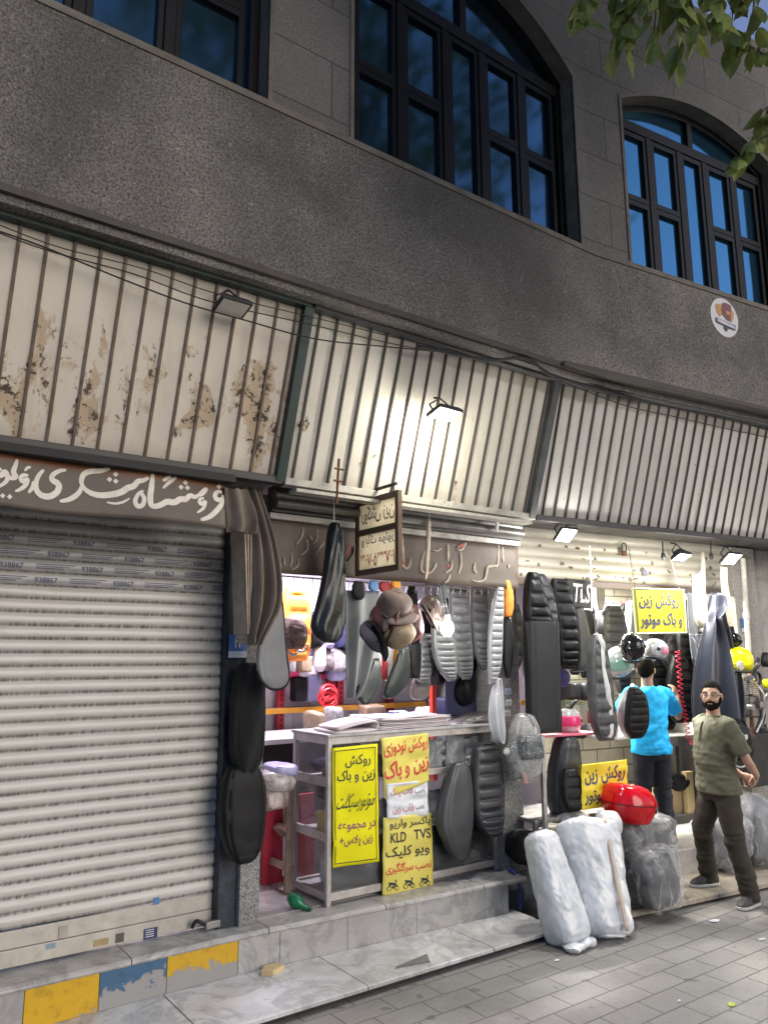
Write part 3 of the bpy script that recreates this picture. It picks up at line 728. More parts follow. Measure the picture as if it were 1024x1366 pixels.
# ------------------------------------------------------------------ cables slung along the top of the canopy
def cable(label, pts, y, r=.006, fr='L', mat=None, n=40, cat='cable'):
    P = [A(fr, a, b, y+(c[0] if c else 0)) for a, b, *c in pts]
    return solo(MB().tube(P, r, 6, n), 'cable', label, cat, mat or BLKMET, fr, 'cables slung along the canopy')
cable('thick black cable sagging lowest across the rusty canopy panel', [(-8,306),(60,330),(160,371),(250,405),(330,428),(420,452),(520,463),(640,474)], 3.905, .0045)
cable('thin black cable running just under the dark green top rail', [(-8,297),(80,330),(190,358),(290,392),(420,424),(560,458),(690,487)], 3.90, .003)
cable('black cable crossing the rusty panel between the thick and thin ones', [(-8,308),(70,336),(180,366),(280,402),(410,432),(540,462),(660,481),(735,503)], 3.885, .0035)
cable('grey cable drooping from the canopy corner to the far right', [(640,481),(700,480),(745,498),(800,515),(880,540),(960,556),(1030,575)], 3.87, .008, 'R')
cable('bundle of dark cables lying along the ledge at the bend of the canopy', [(560,462),(650,480),(700,478),(735,500),(800,520),(860,535)], 3.80, .013)
cable('frayed thin cable along the right canopy under its top rail', [(745,507),(830,540),(900,556),(960,570),(1030,585)], 3.88, .004, 'R')

# ------------------------------------------------------------------ floodlights
LENS = EM('lit_flood_lens', (1,.98,.90), 8); LENSOFF = M('unlit_flood_lens', (.55,.52,.47), .25, 0, .05)
def flood(label, fr, c, w_, d_, h_, tilt, watt, col, lit=True, hang=.12, yaw=0.0, spread=150, bulb=0):
    t = thing('floodlight', label, 'floodlight', fr, (c.x, c.y, c.z-h_), 'floodlights over the shop fronts')
    R = Euler((tilt, 0, yaw)).to_matrix(); C_ = Vector(c)
    mb = MB()
    for i, (sx, sz) in enumerate(((1, 0), (.86, .6), (.5, 1.0))):
        pass
    rings = [[C_+R @ Vector((a*w_/2*k, b*d_/2*k, z)) for a, b in ((-1,-1),(1,-1),(1,1),(-1,1))] for k, z in ((1,-.012),(1,.008),(.8,.03),(.5,h_*.5),(.45,h_*.7))]
    mb.loft(rings)
    for q in range(5):
        z = .03+.01*q; x_ = (q-2)*w_*.14
        mb.add([C_+R @ Vector(p) for p in ((x_-.004,-d_*.3,.01),(x_+.004,-d_*.3,.01),(x_+.004,d_*.3,.01),(x_-.004,d_*.3,.01),(x_-.004,-d_*.3,h_*.62),(x_+.004,-d_*.3,h_*.62),(x_+.004,d_*.3,h_*.62),(x_-.004,d_*.3,h_*.62))], [(4,5,6,7),(0,1,5,4),(1,2,6,5),(2,3,7,6),(3,0,4,7)])
    mb.build('housing', BLKMET, t, bevel=.002, smooth=False)
    ln = MB().add([C_+R @ Vector((a*w_*.43, b*d_*.43, -.0135)) for a, b in ((-1,-1),(1,-1),(1,1),(-1,1))], [(0,1,2,3)])
    ln.build('lens', LENS if lit else LENSOFF, t, smooth=False)
    br = MB().tube([C_+R @ Vector((-w_*.52,0,.01)), C_+Vector((-w_*.52,.03,.05)), C_+Vector((0,.05,hang)), C_+Vector((w_*.52,.03,.05)), C_+R @ Vector((w_*.52,0,.01))], .006, 6)
    br.tube([C_+Vector((0,.05,hang)), C_+Vector((0,.11,hang+.02))], .008, 6)
    br.build('bracket', BLKMET, t)
    if lit:
        ld = bpy.data.lights.new('lamp_light', 'AREA'); ld.shape = 'RECTANGLE'; ld.size = w_*.8; ld.size_y = d_*.8; ld.energy = watt; ld.color = col; ld.spread = radians(spread)
        lo = bpy.data.objects.new('lamp_light', ld); COL.objects.link(lo); lo.parent = t
        lo.matrix_local = Matrix.Translation(R @ Vector((0,0,-.02))+Vector((0,0,h_))) @ R.to_4x4()
        if bulb:
            pd = bpy.data.lights.new('lamp_light', 'POINT'); pd.energy = bulb; pd.shadow_soft_size = .07; pd.color = col
            po = bpy.data.objects.new('lamp_light', pd); COL.objects.link(po); po.parent = t
            po.matrix_local = Matrix.Translation(R @ Vector((0,0,-.09))+Vector((0,0,h_)))
    return t
flood('unlit floodlight with pale lens hung on the rusty canopy panel', 'L', A('L', 310, 409, 3.86), .19, .15, .045, radians(-14), 0, (1,1,1), False, yaw=.0)
flood('lit floodlight fixed to the middle of the clean canopy panel', 'L', A('L', 593, 551, 3.84), .21, .15, .05, radians(-12), 1.0, (1,.95,.80), spread=180, bulb=5.5)
flood('glaring floodlight left of the padlock above the black seat covers', 'R', A('R', 754, 713, 4.30), .17, .15, .06, radians(-38), 5, (1,.98,.93), spread=170, bulb=6.5)
flood('small floodlight seen from the side above the yellow hanging sign', 'R', A('R', 908, 742, 4.35), .16, .12, .09, radians(-24), 3, (1,.98,.93), spread=170, bulb=3.5)
flood('glaring floodlight farthest along the row beside the white pipe', 'R', A('R', 974, 745, 4.25), .19, .15, .06, radians(-36), 5, (1,.98,.95), spread=170, bulb=5.5)

# ------------------------------------------------------------------ left shop banner and the tarpaulin folded round its end
def banner_mat():
    g = N('brown_banner'); v = g.map(); z = g.xyz(v)[2]
    n = g.noise(v, 4, 8, .7); f = g.noise(g.map((1,1,3)), 18, 6, .7)
    c = g.mix(g.ramp(n, [(.35, 0), (.7, .8)]), (.115,.088,.068), (.075,.058,.046))
    c = g.mix(g.ramp(g.math('ADD', z, g.math('MULTIPLY', n, .05)), [(.262, 0), (.285, .75)]), c, (.24,.095,.04))
    c = g.mix(g.ramp(f, [(.62, 0), (.8, .5)]), c, (.22,.19,.16))
    return g.fin(c, .55, 0, g.bump(n, .4, .02))
bn = thing('shop_banner', 'brown cloth banner with cream brush lettering above the closed shutter', 'banner', 'L', (1.0, 4.3, 2.73))
Y0 = 4.30
def fb(u, v):
    x = -1.5+3.42*u; z = 2.735+.285*v
    return Vector((x, Y0+.012*sin(x*7+v)+.012*mnoise.noise(Vector((x*2.2, v*1.2, 3)))-.03*(1-v), z+.006*sin(x*5)))
MB().grid(fb, 90, 10).build('sheet', banner_mat(), bn, thick=.004)
ca = MB(); 
def PX(x, y):
    p = A('L', x/3.2, 600+y/3.2, Y0); u, v = (p.x+1.5)/3.42, (p.z-2.735)/.285
    p.y = fb(u, v).y-.0045; return p
NB = radians(-62)
for wd, pts in (
    (17, [(950,182),(932,178),(918,192),(922,210),(940,214),(952,205),(954,190)]), (19, [(953,196),(944,232),(918,264),(885,290),(848,302)]),
    (15, [(868,208),(850,212),(848,228),(862,232),(872,222),(864,250),(834,272)]),
    (20, [(884,163),(862,184),(846,196)]), (22, [(850,190),(828,204),(806,198),(786,214),(762,214),(736,228),(704,226),(680,238),(650,246),(632,234),(634,206)]),
    (21, [(648,105),(642,150),(634,200),(636,236),(654,250)]), (14, [(690,136),(712,122),(726,118)]), (13, [(688,168),(712,146),(736,128),(750,120)]),
    (17, [(606,178),(584,192),(570,222),(580,244),(600,240),(608,214),(596,190),(584,186)]),
    (23, [(630,122),(606,134),(584,138),(566,158),(540,166),(516,182),(480,192),(430,196),(392,188),(364,170),(352,150)]), (20, [(470,80),(430,90),(386,92),(358,106),(348,134),(354,158)]),
    (19, [(350,150),(340,178),(318,200),(286,216),(252,222)]),
    (23, [(284,86),(254,90),(226,108),(222,128),(244,142),(252,160),(238,186),(206,202),(172,196),(152,170),(154,134),(170,104),(188,86)]),
    (15, [(140,136),(138,160),(118,188)]), (18, [(120,112),(98,110),(86,126),(98,138),(114,128),(108,152),(84,172),(60,182)]), (11, [(104,92),(118,78),(132,76)]),
    (20, [(74,42),(64,72),(56,98),(64,118),(44,124),(22,116)]), (20, [(4,84),(-10,92),(-14,108),(4,112),(18,98),(30,118),(20,142),(-14,166)]), (9, [(452,226),(486,232),(520,226),(548,210)])):
    stroke(ca, pts, wd*1.2, PX, off=0, n=34)
for x, y in ((937,156),(768,162),(788,142),(796,164),(466,128),(492,106),(492,136),(6,202),(36,206),(-24,200)):
    ca.add([PX(x-12,y), PX(x,y-12), PX(x+12,y), PX(x,y+12)], [(0,1,2,3)])
ca.build('lettering', CREAM, bn, smooth=False)
# grey lower hem and cord of the banner
solo(MB().box(-1.5, 1.95, 4.22, 4.34, 3.015, 3.06), 'gap_shade_strip', 'black strip standing for the shaded gap between rusty canopy panel and brown banner', 'rail', M('gap_shade_black', (.014,.013,.013), .7, 0, .3, 6, .3, 40), smooth=False)  # added black strip: the shade of the open gap as a solid colour
# tarp hanging at the end of the banner
t1 = [(652,298,352),(700,306,368),(760,330,385),(800,346,395),(840,350,396),(858,353,372)]
def hang_cloth(name, label, cat, fr, rows, y, mat, folds=3, depth=.03, ph=0., group=None, twist=.6, thick=.006):
    mb = cloth(fr, rows, y, folds, depth, ph=ph, twist=twist)
    return solo(mb, name, label, cat, mat, fr, group, thick=thick)
hang_cloth('tarpaulin', 'taupe tarpaulin folded over the end of the banner and hanging down in a point', 'tarpaulin', 'L', [(648,318,346),(680,330,356),(715,338,366),(750,340,373),(785,340,376),(812,338,372),(830,336,362),(846,334,352),(860,333,345)], 4.40, TAUPE, 2.3, .05, 1.0, twist=1.6)
hang_cloth('tarpaulin', 'short brown flap of tarpaulin tied at the right end of the banner', 'tarpaulin', 'L', [(650,300,330),(670,302,338),(695,304,343),(709,305,340)], 4.28, M('brown_tarp', (.12,.095,.075), .7, 0, .25, 4, .4, 40), 1.5, .03, .3)
# stack of sheet edges behind the tarp
sb = thing('sheet_stack', 'stack of long cream sheets standing on edge beside the tarpaulin', 'sheets', 'L', A('L', 325, 845, 4.55))
e = MB()
for i in range(7):
    x0 = A('L', 317+i*3.6, 705, 4.50+.02*i).x; x1 = A('L', 321+i*2.2, 850-i*3, 4.50+.02*i).x
    za = A('L', 320, 706, 4.5).z; zb = A('L', 320, 846+(i%3)*6, 4.5).z
    y = 4.40+.016*i
    e.add([(x0,y,za),(x0+.011,y+.002,za),(x1+.009,y+.002,zb),(x1,y,zb),(x0,y+.2,za),(x0+.011,y+.2,za),(x1+.009,y+.2,zb),(x1,y+.2,zb)], [(3,2,1,0),(4,5,6,7),(0,1,5,4),(1,2,6,5),(2,3,7,6),(3,0,4,7)])
e.build('sheet', M('cream_sheet_edge', (.36,.30,.24), .7, 0, .25, 12, .2, 40), sb, smooth=False)
# second shop: brown fascia with painted letters
fa = thing('shop_fascia', 'brown board above the second shop with worn brush lettering in cream and red', 'fascia', 'L', (3.55, 4.6, 2.53))
fm = M('brown_fascia', (.105,.08,.062), .6, 0, .3, 2.5, .3, 30, .4, (.07,.055,.045))
MB().grid(lambda u, v: Vector((2.36+2.37*u, 4.60+.01*mnoise.noise(Vector((u*6, v*2, 0))), 2.525+.36*v)), 50, 8).build('board', fm, fa, thick=.012)
fl = MB(); fr_ = MB(); PF = lambda x, y: A('L', 460+x/4.267, 640+y/4.267, 4.585)
for wd, pts in ((12,[(322,305),(330,380),(336,470)]),(13,[(378,440),(368,490),(345,505),(330,480)]),(12,[(455,405),(438,470),(440,520),(480,530),(512,500),(520,470)]),(9,[(500,400),(528,404),(552,390)]),(11,[(588,365),(590,420),(588,462)]),(12,[(612,455),(604,505),(572,528)]),(12,[(660,410),(662,480),(648,535)]),(11,[(640,398),(668,396),(690,358)]),(12,[(742,470),(738,510),(752,530)]),(13,[(725,570),(760,580),(800,560),(812,500),(832,492),(850,488),(870,480),(874,365)]),(11,[(896,380),(902,470)]),(10,[(930,500),(936,480)]),(12,[(600,540),(588,570),(570,585)]),(12,[(52,360),(40,420),(5,475)])):
    stroke(fl, pts, wd, PF, 0, 22)
PG = lambda x, y: A('L', 290+x/4.096, 640+y/4.096, 4.585)
for wd, pts in ((9,[(470,255),(462,310),(430,355)]),(9,[(490,325),(492,380),(460,412)]),(9,[(548,270),(545,320),(525,352)]),(9,[(585,340),(560,375),(535,410)]),(8,[(365,420),(368,470)]),(8,[(405,400),(408,440),(395,480)]),(9,[(445,430),(440,470),(405,495)]),(13,[(750,350),(735,400),(705,450)]),(9,[(505,300),(520,330)]),(8,[(340,440),(350,478)])):
    stroke(fl, pts, wd, PG, 0, 20)
for wd, pts in ((12,[(332,310),(322,400),(330,480)]),(20,[(345,470),(330,490),(360,495)]),(16,[(640,385),(665,375),(688,362)]),(9,[(665,440),(655,500)]),(14,[(450,500),(470,515),(480,510)]),(14,[(595,480),(585,500)])): stroke(fr_, pts, wd, PF, .003, 14)
for wd, pts in ((16,[(725,350),(712,390),(705,420)]),): stroke(fr_, pts, wd, PG, .003, 14)
fl.build('lettering', M('faded_cream_paint', (.36,.30,.24), .7, 0, .35, 25), fa, smooth=False); fr_.build('red_lettering', M('worn_red_paint', (.32,.06,.045), .6, 0, .3, 12), fa, smooth=False)
# ================================================================== SECOND SHOP: goods outside and in
def hung(name, label, cat, fr, rows, y, th, mat, ribs=0, group=None, cord=None, **k):
    """a padded cover; with cord = photo row of the hook, an Empty with a loop of cord as a part"""
    mb = pad(fr, rows, y, th, ribs, **k)
    if cord is None: return solo(mb, name, label, cat, mat, fr, group, ang=60)
    r0 = rows[0]; xm = (r0[1]+r0[2])/2
    t = thing(name, label, cat, fr, A(fr, xm, rows[-1][0], y), group)
    mb.build('cover', mat, t, ang=60)
    MB().tube([A(fr, xm, r0[0]+2, y), A(fr, xm+(cord[1] if len(cord) > 1 else 0), cord[0], y)], .0035, 5).build('cord', CORD, t)
    return t
COV = 'covers hung over the second shop'
hung('seat_cover', 'long black vinyl seat cover hanging alone left of the projecting sign', 'seat cover', 'L', [(697,443,448),(712,438,455),(745,433,459),(780,428,459),(812,421,458),(834,416,456),(850,421,452),(858,430,445)], 4.36, .10, M('glossy_black_vinyl', (.012,.016,.017), .30, 0, .3, 7, .25, 60), cord=(640,0), wav=.012, group=COV)
hang_cloth('vinyl_sheet', 'grey vinyl sheet hanging in a tapering fold beside the black seat cover', 'vinyl sheet', 'L', [(786,461,504),(830,463,502),(880,464,494),(915,466,484),(932,467,474)], 4.66, M('mid_grey_vinyl_sheet', (.27,.28,.28), .5, 0, .1, 4, .15, 60), 1.6, .035, .8, COV)
for lab, rows, y, ribs, mt in (
  ('silver ribbed seat cover in plastic just below the bare bulb', [(792,575,592),(835,576,601),(868,577,607),(890,583,608),(904,594,606),(909,598,603)], 4.72, 15, SILV),
  ('silver ribbed seat cover hanging right of the bulb', [(786,598,625),(830,601,627),(872,605,631),(895,612,631),(907,620,628)], 4.80, 15, SILV),
  ('dark grey ribbed seat cover between the silver ones by the pillar', [(783,627,648),(820,628,654),(860,632,657),(883,641,657),(893,648,655)], 4.86, 13, M('dark_silver_vinyl', (.16,.165,.17), .32, .1, .2, 9, .2, 120)),
  ('pale silver narrow ribbed cover hanging nearest the pillar', [(783,663,671),(810,657,671),(850,653,671),(885,654,670),(908,656,664),(914,657,662)], 4.58, 19, M('pale_silver_vinyl', (.32,.33,.34), .3, .1, .12, 9, .2, 120)),
  ('narrow silver cover behind the leather caps', [(845,562,577),(880,558,575),(905,556,571),(912,560,568)], 4.85, 11, SILV)):
    hung('seat_cover', lab, 'seat cover', 'L', rows, y, .07, mt, ribs, COV, amp=.5)
hung('seat_cover', 'orange mesh cover hanging against the granite pillar', 'seat cover', 'L', [(772,671,677),(785,671,682),(805,672,684),(823,673,682)], 4.62, .06, ORANGE, 0, COV)
hung('seat_cover', 'dark grey cover under the orange mesh one at the pillar', 'seat cover', 'L', [(822,672,680),(850,671,684),(880,672,684),(905,676,681)], 4.66, .05, DARKV, 0, COV)
hung('seat_cover', 'black wedge-shaped cover left of the striped cloths', 'seat cover', 'L', [(878,498,505),(900,484,507),(922,472,503),(934,476,492),(940,480,486)], 4.70, .06, M('greenish_black_vinyl', (.02,.028,.026), .35, 0, .2, 8, .2, 80), 0, COV)
hung('seat_cover', 'black wedge-shaped cover right of the striped cloths', 'seat cover', 'L', [(862,534,544),(885,527,547),(910,517,545),(925,514,534),(932,516,526)], 4.72, .06, M('greenish_black_vinyl', (.02,.028,.026), .35), 0, COV)
hung('seat_cover', 'black strip cover between striped cloths and silver covers', 'seat cover', 'L', [(858,547,560),(885,546,560),(905,549,558)], 4.78, .05, BLACK, 0, COV)
hung('seat_cover', 'brownish grey cushion under the silver covers above the sheet stack', 'seat cover', 'L', [(895,556,570),(912,551,574),(928,550,572),(934,556,566)], 4.9, .09, M('brown_grey_vinyl', (.13,.115,.11), .45, 0, .2, 8, .2, 80), 0, COV)
hang_cloth('striped_cloth', 'white cloth strip hanging under the caps', 'cloth', 'L', [(862,499,509),(890,497,508),(912,496,505)], 4.80, PAPER, 1, .02, .1, COV)
hang_cloth('striped_cloth', 'dark red cloth strip between white and orange cloths', 'cloth', 'L', [(862,507,519),(890,506,519),(907,508,518)], 4.82, M('dark_red_cloth', (.36,.02,.03), .6, 0, .2, 9, .3, 50), 1, .02, .6, COV)
hang_cloth('striped_cloth', 'second white cloth strip beside the orange one', 'cloth', 'L', [(862,517,527),(890,516,524),(909,515,520)], 4.81, PAPER, 1, .015, .9, COV)
hang_cloth('striped_cloth', 'orange yellow cloth strip hanging rightmost under the caps', 'cloth', 'L', [(860,527,536),(880,524,534),(905,519,525),(911,518,521)], 4.80, M('amber_cloth', (.80,.36,.02), .6, 0, .15, 9, .3, 50), 1, .02, .2, COV)
hung('hanging_strap', 'pale strap wrapped in plastic hanging before the fascia', 'strap', 'L', [(692,570,574),(720,570,575),(750,571,575),(772,572,574)], 4.40, .03, M('pale_strap', (.45,.38,.31), .5, 0, .2, 20, .3, 60), cord=(668,0))
hung('hanging_strap', 'short white knotted cord hanging from the canopy near the pillar', 'cord', 'L', [(672,663,665),(690,662,665),(700,662,666),(709,663,665)], 4.40, .02, CORD, cord=(655,1))
# caps and fur hats in a bunch
def cap(label, px, py, y, r, crown, brim, rot, fur=None, squash=.8):
    c = A('L', px, py, y); t = thing('cap', label, 'cap', 'L', (c.x, c.y, c.z-r), 'caps hanging in a bunch')
    R = Euler(rot).to_matrix()
    m_ = MB().ell((0,0,0), (r, r*squash*1.1, r*.82), 20, 10, (0,0,0), .82, -.42, 1.0)
    m_.tube([(r*.98*cos(a), r*squash*.98*sin(a), -r*.34) for a in [2*pi*i/20 for i in range(21)]], r*.07, 6)
    for k in range(6):
        a = pi*k/6; m_.tube([(r*1.005*cos(a)*sin(b), r*squash*1.005*sin(a)*sin(b), r*.83*cos(b)) for b in [(-1.7+3.4*i/12) for i in range(13)]], r*.025, 5)
    for i in range(len(m_.v)): m_.v[i] = R @ m_.v[i] + c + mnoise.noise_vector(m_.v[i]*9+c)*.026
    m_.build('crown', crown, t)
    b = MB(); n = 12
    b.grid(lambda u, v: Vector(((.98+.75*v)*r*cos(pi*(1.15+.7*u))*.95, (.9+.85*v)*r*squash*sin(pi*(1.15+.7*u)), -r*.33-.22*r*v*v+.1*r*v)), n, 4)
    for i in range(len(b.v)): b.v[i] = R @ b.v[i] + c
    b.build('brim', brim, t, thick=.006)
    if fur:
        f = MB().tube([(r*1.0*cos(a), r*squash*1.03*sin(a), -r*.2+.02*sin(5*a)) for a in [pi*(.9+1.3*i/16) for i in range(17)]], [r*.1,r*.2,r*.24,r*.2,r*.1], 10)
        for i in range(len(f.v)): f.v[i] = R @ f.v[i] + c + mnoise.noise_vector(f.v[i]*40)*.008
        f.build('ear_flap', fur, t)
    return t
LBR = M('brown_leather', (.085,.055,.045), .38, 0, .3, 9, .3, 60); MAR = M('maroon_leather', (.13,.05,.045), .4, 0, .3, 9, .3, 60)
cap('navy blue leather cap hanging lowest left in the bunch', 500, 847, 4.42, .118, M('navy_leather', (.02,.025,.045), .33, 0, .3, 9, .3, 60), BLACK, (.4,.9,.5))
cap('cap with cream sheepskin flap on the left of the bunch', 511, 824, 4.36, .115, MAR, MAR, (-.5,-1.2,.2), M('cream_sheepskin', (.48,.36,.29), .9, 0, .3, 40, .9, 150))
cap('grey brown cap topmost in the bunch under the projecting sign', 527, 806, 4.30, .125, M('grey_brown_suede', (.17,.125,.11), .8, 0, .25, 12, .4, 80), M('grey_brown_suede', (.17,.125,.11), .8), (.5,-.3,.3))
cap('maroon leather cap on the right of the bunch', 546, 832, 4.34, .125, MAR, LBR, (.3,1.3,-.2))
cap('khaki cap with a dark band low in the middle of the bunch', 532, 846, 4.28, .105, M('khaki_suede', (.34,.26,.17), .75, 0, .2, 12, .4, 80), LBR, (2.4,-.3,.1))
cap('dark brown leather cap hanging apart beside the bulb', 575, 815, 4.44, .11, LBR, LBR, (.7,.8,.3), M('brown_fur', (.10,.07,.06), .95, 0, .5, 60, .9, 200))
# darker covers hanging deeper in the shop
for k, (xa_, xb_, ya_, yb_, lab, mt) in enumerate(((540,556,782,860,'slate cover hanging deep behind the dark brown leather cap',DARKV),(612,634,800,898,'black cover hanging deep between the silver ones',BLACK),(640,664,790,885,'black cover deep behind the dark grey ribbed one',BLACK),(470,486,775,800,'small black pouch high under the fascia beside the grey vinyl sheet',BLACK),(586,600,778,800,'small clear pouch hanging under the fascia above the bulb',SILV),(505,520,776,790,'tiny red pouch hanging under the fascia',M('dark_red_cloth', (.36,.02,.03), .6)),(520,531,770,787,'tiny amber pouch hanging under the fascia above the caps',M('amber_cloth', (.8,.36,.02), .6)),(492,503,774,789,'tiny blue pouch hanging under the fascia',M('sky_blue_cloth', (.12,.3,.6), .6)))):
    h_ = yb_-ya_; hung('pouch' if h_ < 40 else 'seat_cover', lab, 'pouch' if h_ < 40 else 'seat cover', 'L', [(ya_, xa_+3, xb_-3), (ya_+h_*.3, xa_, xb_), (ya_+h_*.75, xa_, xb_), (yb_, xa_+4, xb_-4)], 5.0+.05*(k%3) if h_ > 40 else 4.63, .08 if h_ > 40 else .04, mt, 8 if h_ > 60 else 0, COV, amp=.3)
m_ = MB().tube([(2.5,4.66,2.515),(3.5,4.66,2.505),(4.6,4.66,2.52)], .006, 6, 16)
for i in range(26):
    x = 2.6+i*.076; m_.tube([(x,4.66,2.515),(x+.006,4.65,2.49),(x-.004,4.655,2.46),(x+.008,4.66,2.45)], .0028, 5, 6)
solo(m_, 'hanging_rail', 'thin steel rail with hooks under the brown fascia', 'rail', STEEL)
# bare bulb
bt = thing('light_bulb', 'bright bare bulb hanging on a wire before the silver covers', 'bulb', 'L', A('L', 596, 850, 4.32))
c = A('L', 596, 838, 4.32)
MB().ell(c, (.05,.05,.058), 16, 12).build('globe', EM('lit_bulb_glass', (1,.99,.95), 8), bt)
MB().tube([c+Vector((0,0,.04)), c+Vector((0,0,.095))], [.03,.024], 12).build('socket', WHITEP, bt)
MB().tube([c+Vector((0,0,.09)), c+Vector((-.02,.02,.3)), A('L', 592, 775, 4.34)], .004, 6, 10).build('wire', BLKMET, bt)
ld = bpy.data.lights.new('lamp_light', 'POINT'); ld.energy = 3; ld.shadow_soft_size = .05; ld.color = (1,.97,.92)
lo = bpy.data.objects.new('lamp_light', ld); COL.objects.link(lo); lo.parent = bt; lo.matrix_local = Matrix.Translation(c-ORG[bt.name]+Vector((0,-.075,-.02)))
# projecting sign on its arm, square to the wall
sx = 3.02
p_tl = AX('L', 478, 671, sx); p_tr = AX('L', 531, 652, sx); p_bl = AX('L', 478, 769, sx)
zt, zb = (p_tl.z+p_tr.z)/2, p_bl.z
ps = thing('projecting_sign', 'cream two-panel sign in a wooden frame sticking out from the wall on an arm', 'sign', 'L', (sx, (p_tl.y+p_tr.y)/2, zb))
ya, yb = p_tl.y, p_tr.y
f = MB()
for y in (ya, yb): f.box(sx-.018, sx+.018, min(y, y-.0)-.018, y+.018, zb, zt)
zm = zb+(zt-zb)*.56
for z in (zb+.02, zm, zt-.02): f.box(sx-.016, sx+.016, yb+.018, ya-.018, z-.02, z+.02)
f.build('frame', M('brown_sign_frame', (.13,.08,.045), .6, 0, .3, 7, .3, 50, .3), ps, smooth=False, bevel=.003)
pl = MB().box(sx-.004, sx+.004, yb+.019, ya-.019, zb+.041, zm-.021).box(sx-.004, sx+.004, yb+.019, ya-.019, zm+.021, zt-.041)
g = N('cream_translucent_sheet'); n_ = g.noise(g.map(), 6, 6, .65)
cc_ = g.mix(g.ramp(n_, [(.4, 0), (.75, .6)]), (.88,.83,.70), (.66,.56,.40)); di = g.n('ShaderNodeBsdfDiffuse', i_Color=cc_); tn = g.n('ShaderNodeBsdfTranslucent', i_Color=cc_)
mx = g.n('ShaderNodeMixShader', i_0=.62); g.t.links.new(di.outputs[0], mx.inputs[1]); g.t.links.new(tn.outputs[0], mx.inputs[2]); g.t.links.new(mx.outputs[0], g.out.inputs[0])
pl.build('panel', g.m, ps, smooth=False)
PS = lambda u, v: Vector((sx-.0052, ya+(yb-ya)*u, zb+(zt-zb)*v))
tl = MB(); text_on(tl, 'روکش زین', PS, (.10,.92,.66,.90), .012, (0,0,0), mirror=True); text_on(tl, 'و باک موتور', PS, (.10,.92,.36,.52), .012, (0,0,0), mirror=True)
tl.build('lettering', INKG, ps, smooth=False)
tl = MB(); text_on(tl, '۳۶۷۰۵۳۳۷۶۱', PS, (.08,.92,.10,.30), .02, (0,0,0)); tl.build('phone_number', INKR, ps, smooth=False)
a0 = AX('L', 500, 646, sx); am = MB().tube([(sx, ya+.28, zt+.05), (sx, yb+.02, zt+.05)], .012, 8)
for y in (ya-.02, yb+.05): am.tube([(sx,y,zt-.005),(sx,y,zt+.05)], .005, 6)
am.build('arm', BLKMET, ps)
rod = A('L', 452, 622, 4.12)
solo(MB().tube([(rod.x,4.12,rod.z+.05),(rod.x-.01,4.13,rod.z-.25)], .009, 8).tube([(rod.x-.035,4.115,rod.z-.02),(rod.x+.035,4.115,rod.z-.02)], .007, 6).tube([(rod.x-.04,4.115,rod.z-.1),(rod.x+.03,4.115,rod.z-.1)], .007, 6), 'iron_hook', 'rusty iron hook rod on the canopy left of the projecting sign', 'hook', RUST)

# ---------------------------------------------------------------- pillar with house number, fuzzy covers and grey pad
def plaque(label, fr, px, py, y, w_, h_, txt):
    c = A(fr, px, py, y); t = thing('house_number', label, 'plaque', fr, (c.x, y, c.z-h_/2))
    MB().box(c.x-w_/2, c.x+w_/2, y-.006, y, c.z-h_/2+.28*h_, c.z+h_/2).build('plate', M('blue_enamel', (.03,.12,.36), .35, 0, .1, 5), t, smooth=False)
    MB().box(c.x-w_/2, c.x+w_/2, y-.0055, y, c.z-h_/2, c.z-h_/2+.28*h_).build('lower_plate', M('pale_enamel', (.50,.55,.62), .4), t, smooth=False)
    P = lambda u, v: Vector((c.x-w_/2+w_*u, y-.008, c.z-h_/2+h_*v))
    m_ = MB(); text_on(m_, txt, P, (.3,.72,.44,.84), .02, (0,0,0)); m_.build('number', WHITEP, t, smooth=False)
plaque('blue enamel house number 22 on the left granite pillar', 'L', 317, 862, 4.79, .13, .15, '۲۲')
hung('seat_cover', 'fuzzy black seat cover on the left pillar under the grey pad', 'seat cover', 'L', [(884,322,342),(905,313,352),(950,308,355),(995,310,352),(1022,316,346),(1034,322,336)], 4.70, .14, FUR, 0, wav=.01)
hung('seat_cover', 'smooth black seat cover hanging lowest on the left pillar', 'seat cover', 'L', [(1020,305,342),(1045,296,350),(1085,292,351),(1120,296,346),(1140,304,338),(1150,312,326)], 4.73, .12, BLACK, 0)
gp = thing('seat_pad', 'grey flat seat pad with black piping hanging under the tarpaulin', 'seat pad', 'L', A('L', 364, 922, 4.46))
rows = [(780,357,373),(820,349,378),(865,344,381),(895,343,385),(910,350,384),(919,361,375)]
pad('L', rows, 4.46, .05, 0, p=.5, endp=.2).build('cushion', GREYV, gp, ang=60)
pts = [A('L', r, q, 4.445) for q, _, r in rows]+[A('L', l, q, 4.445) for q, l, _ in rows[::-1][:3]]
MB().tube(pts, .008, 6, 40).build('piping', BLACK, gp)

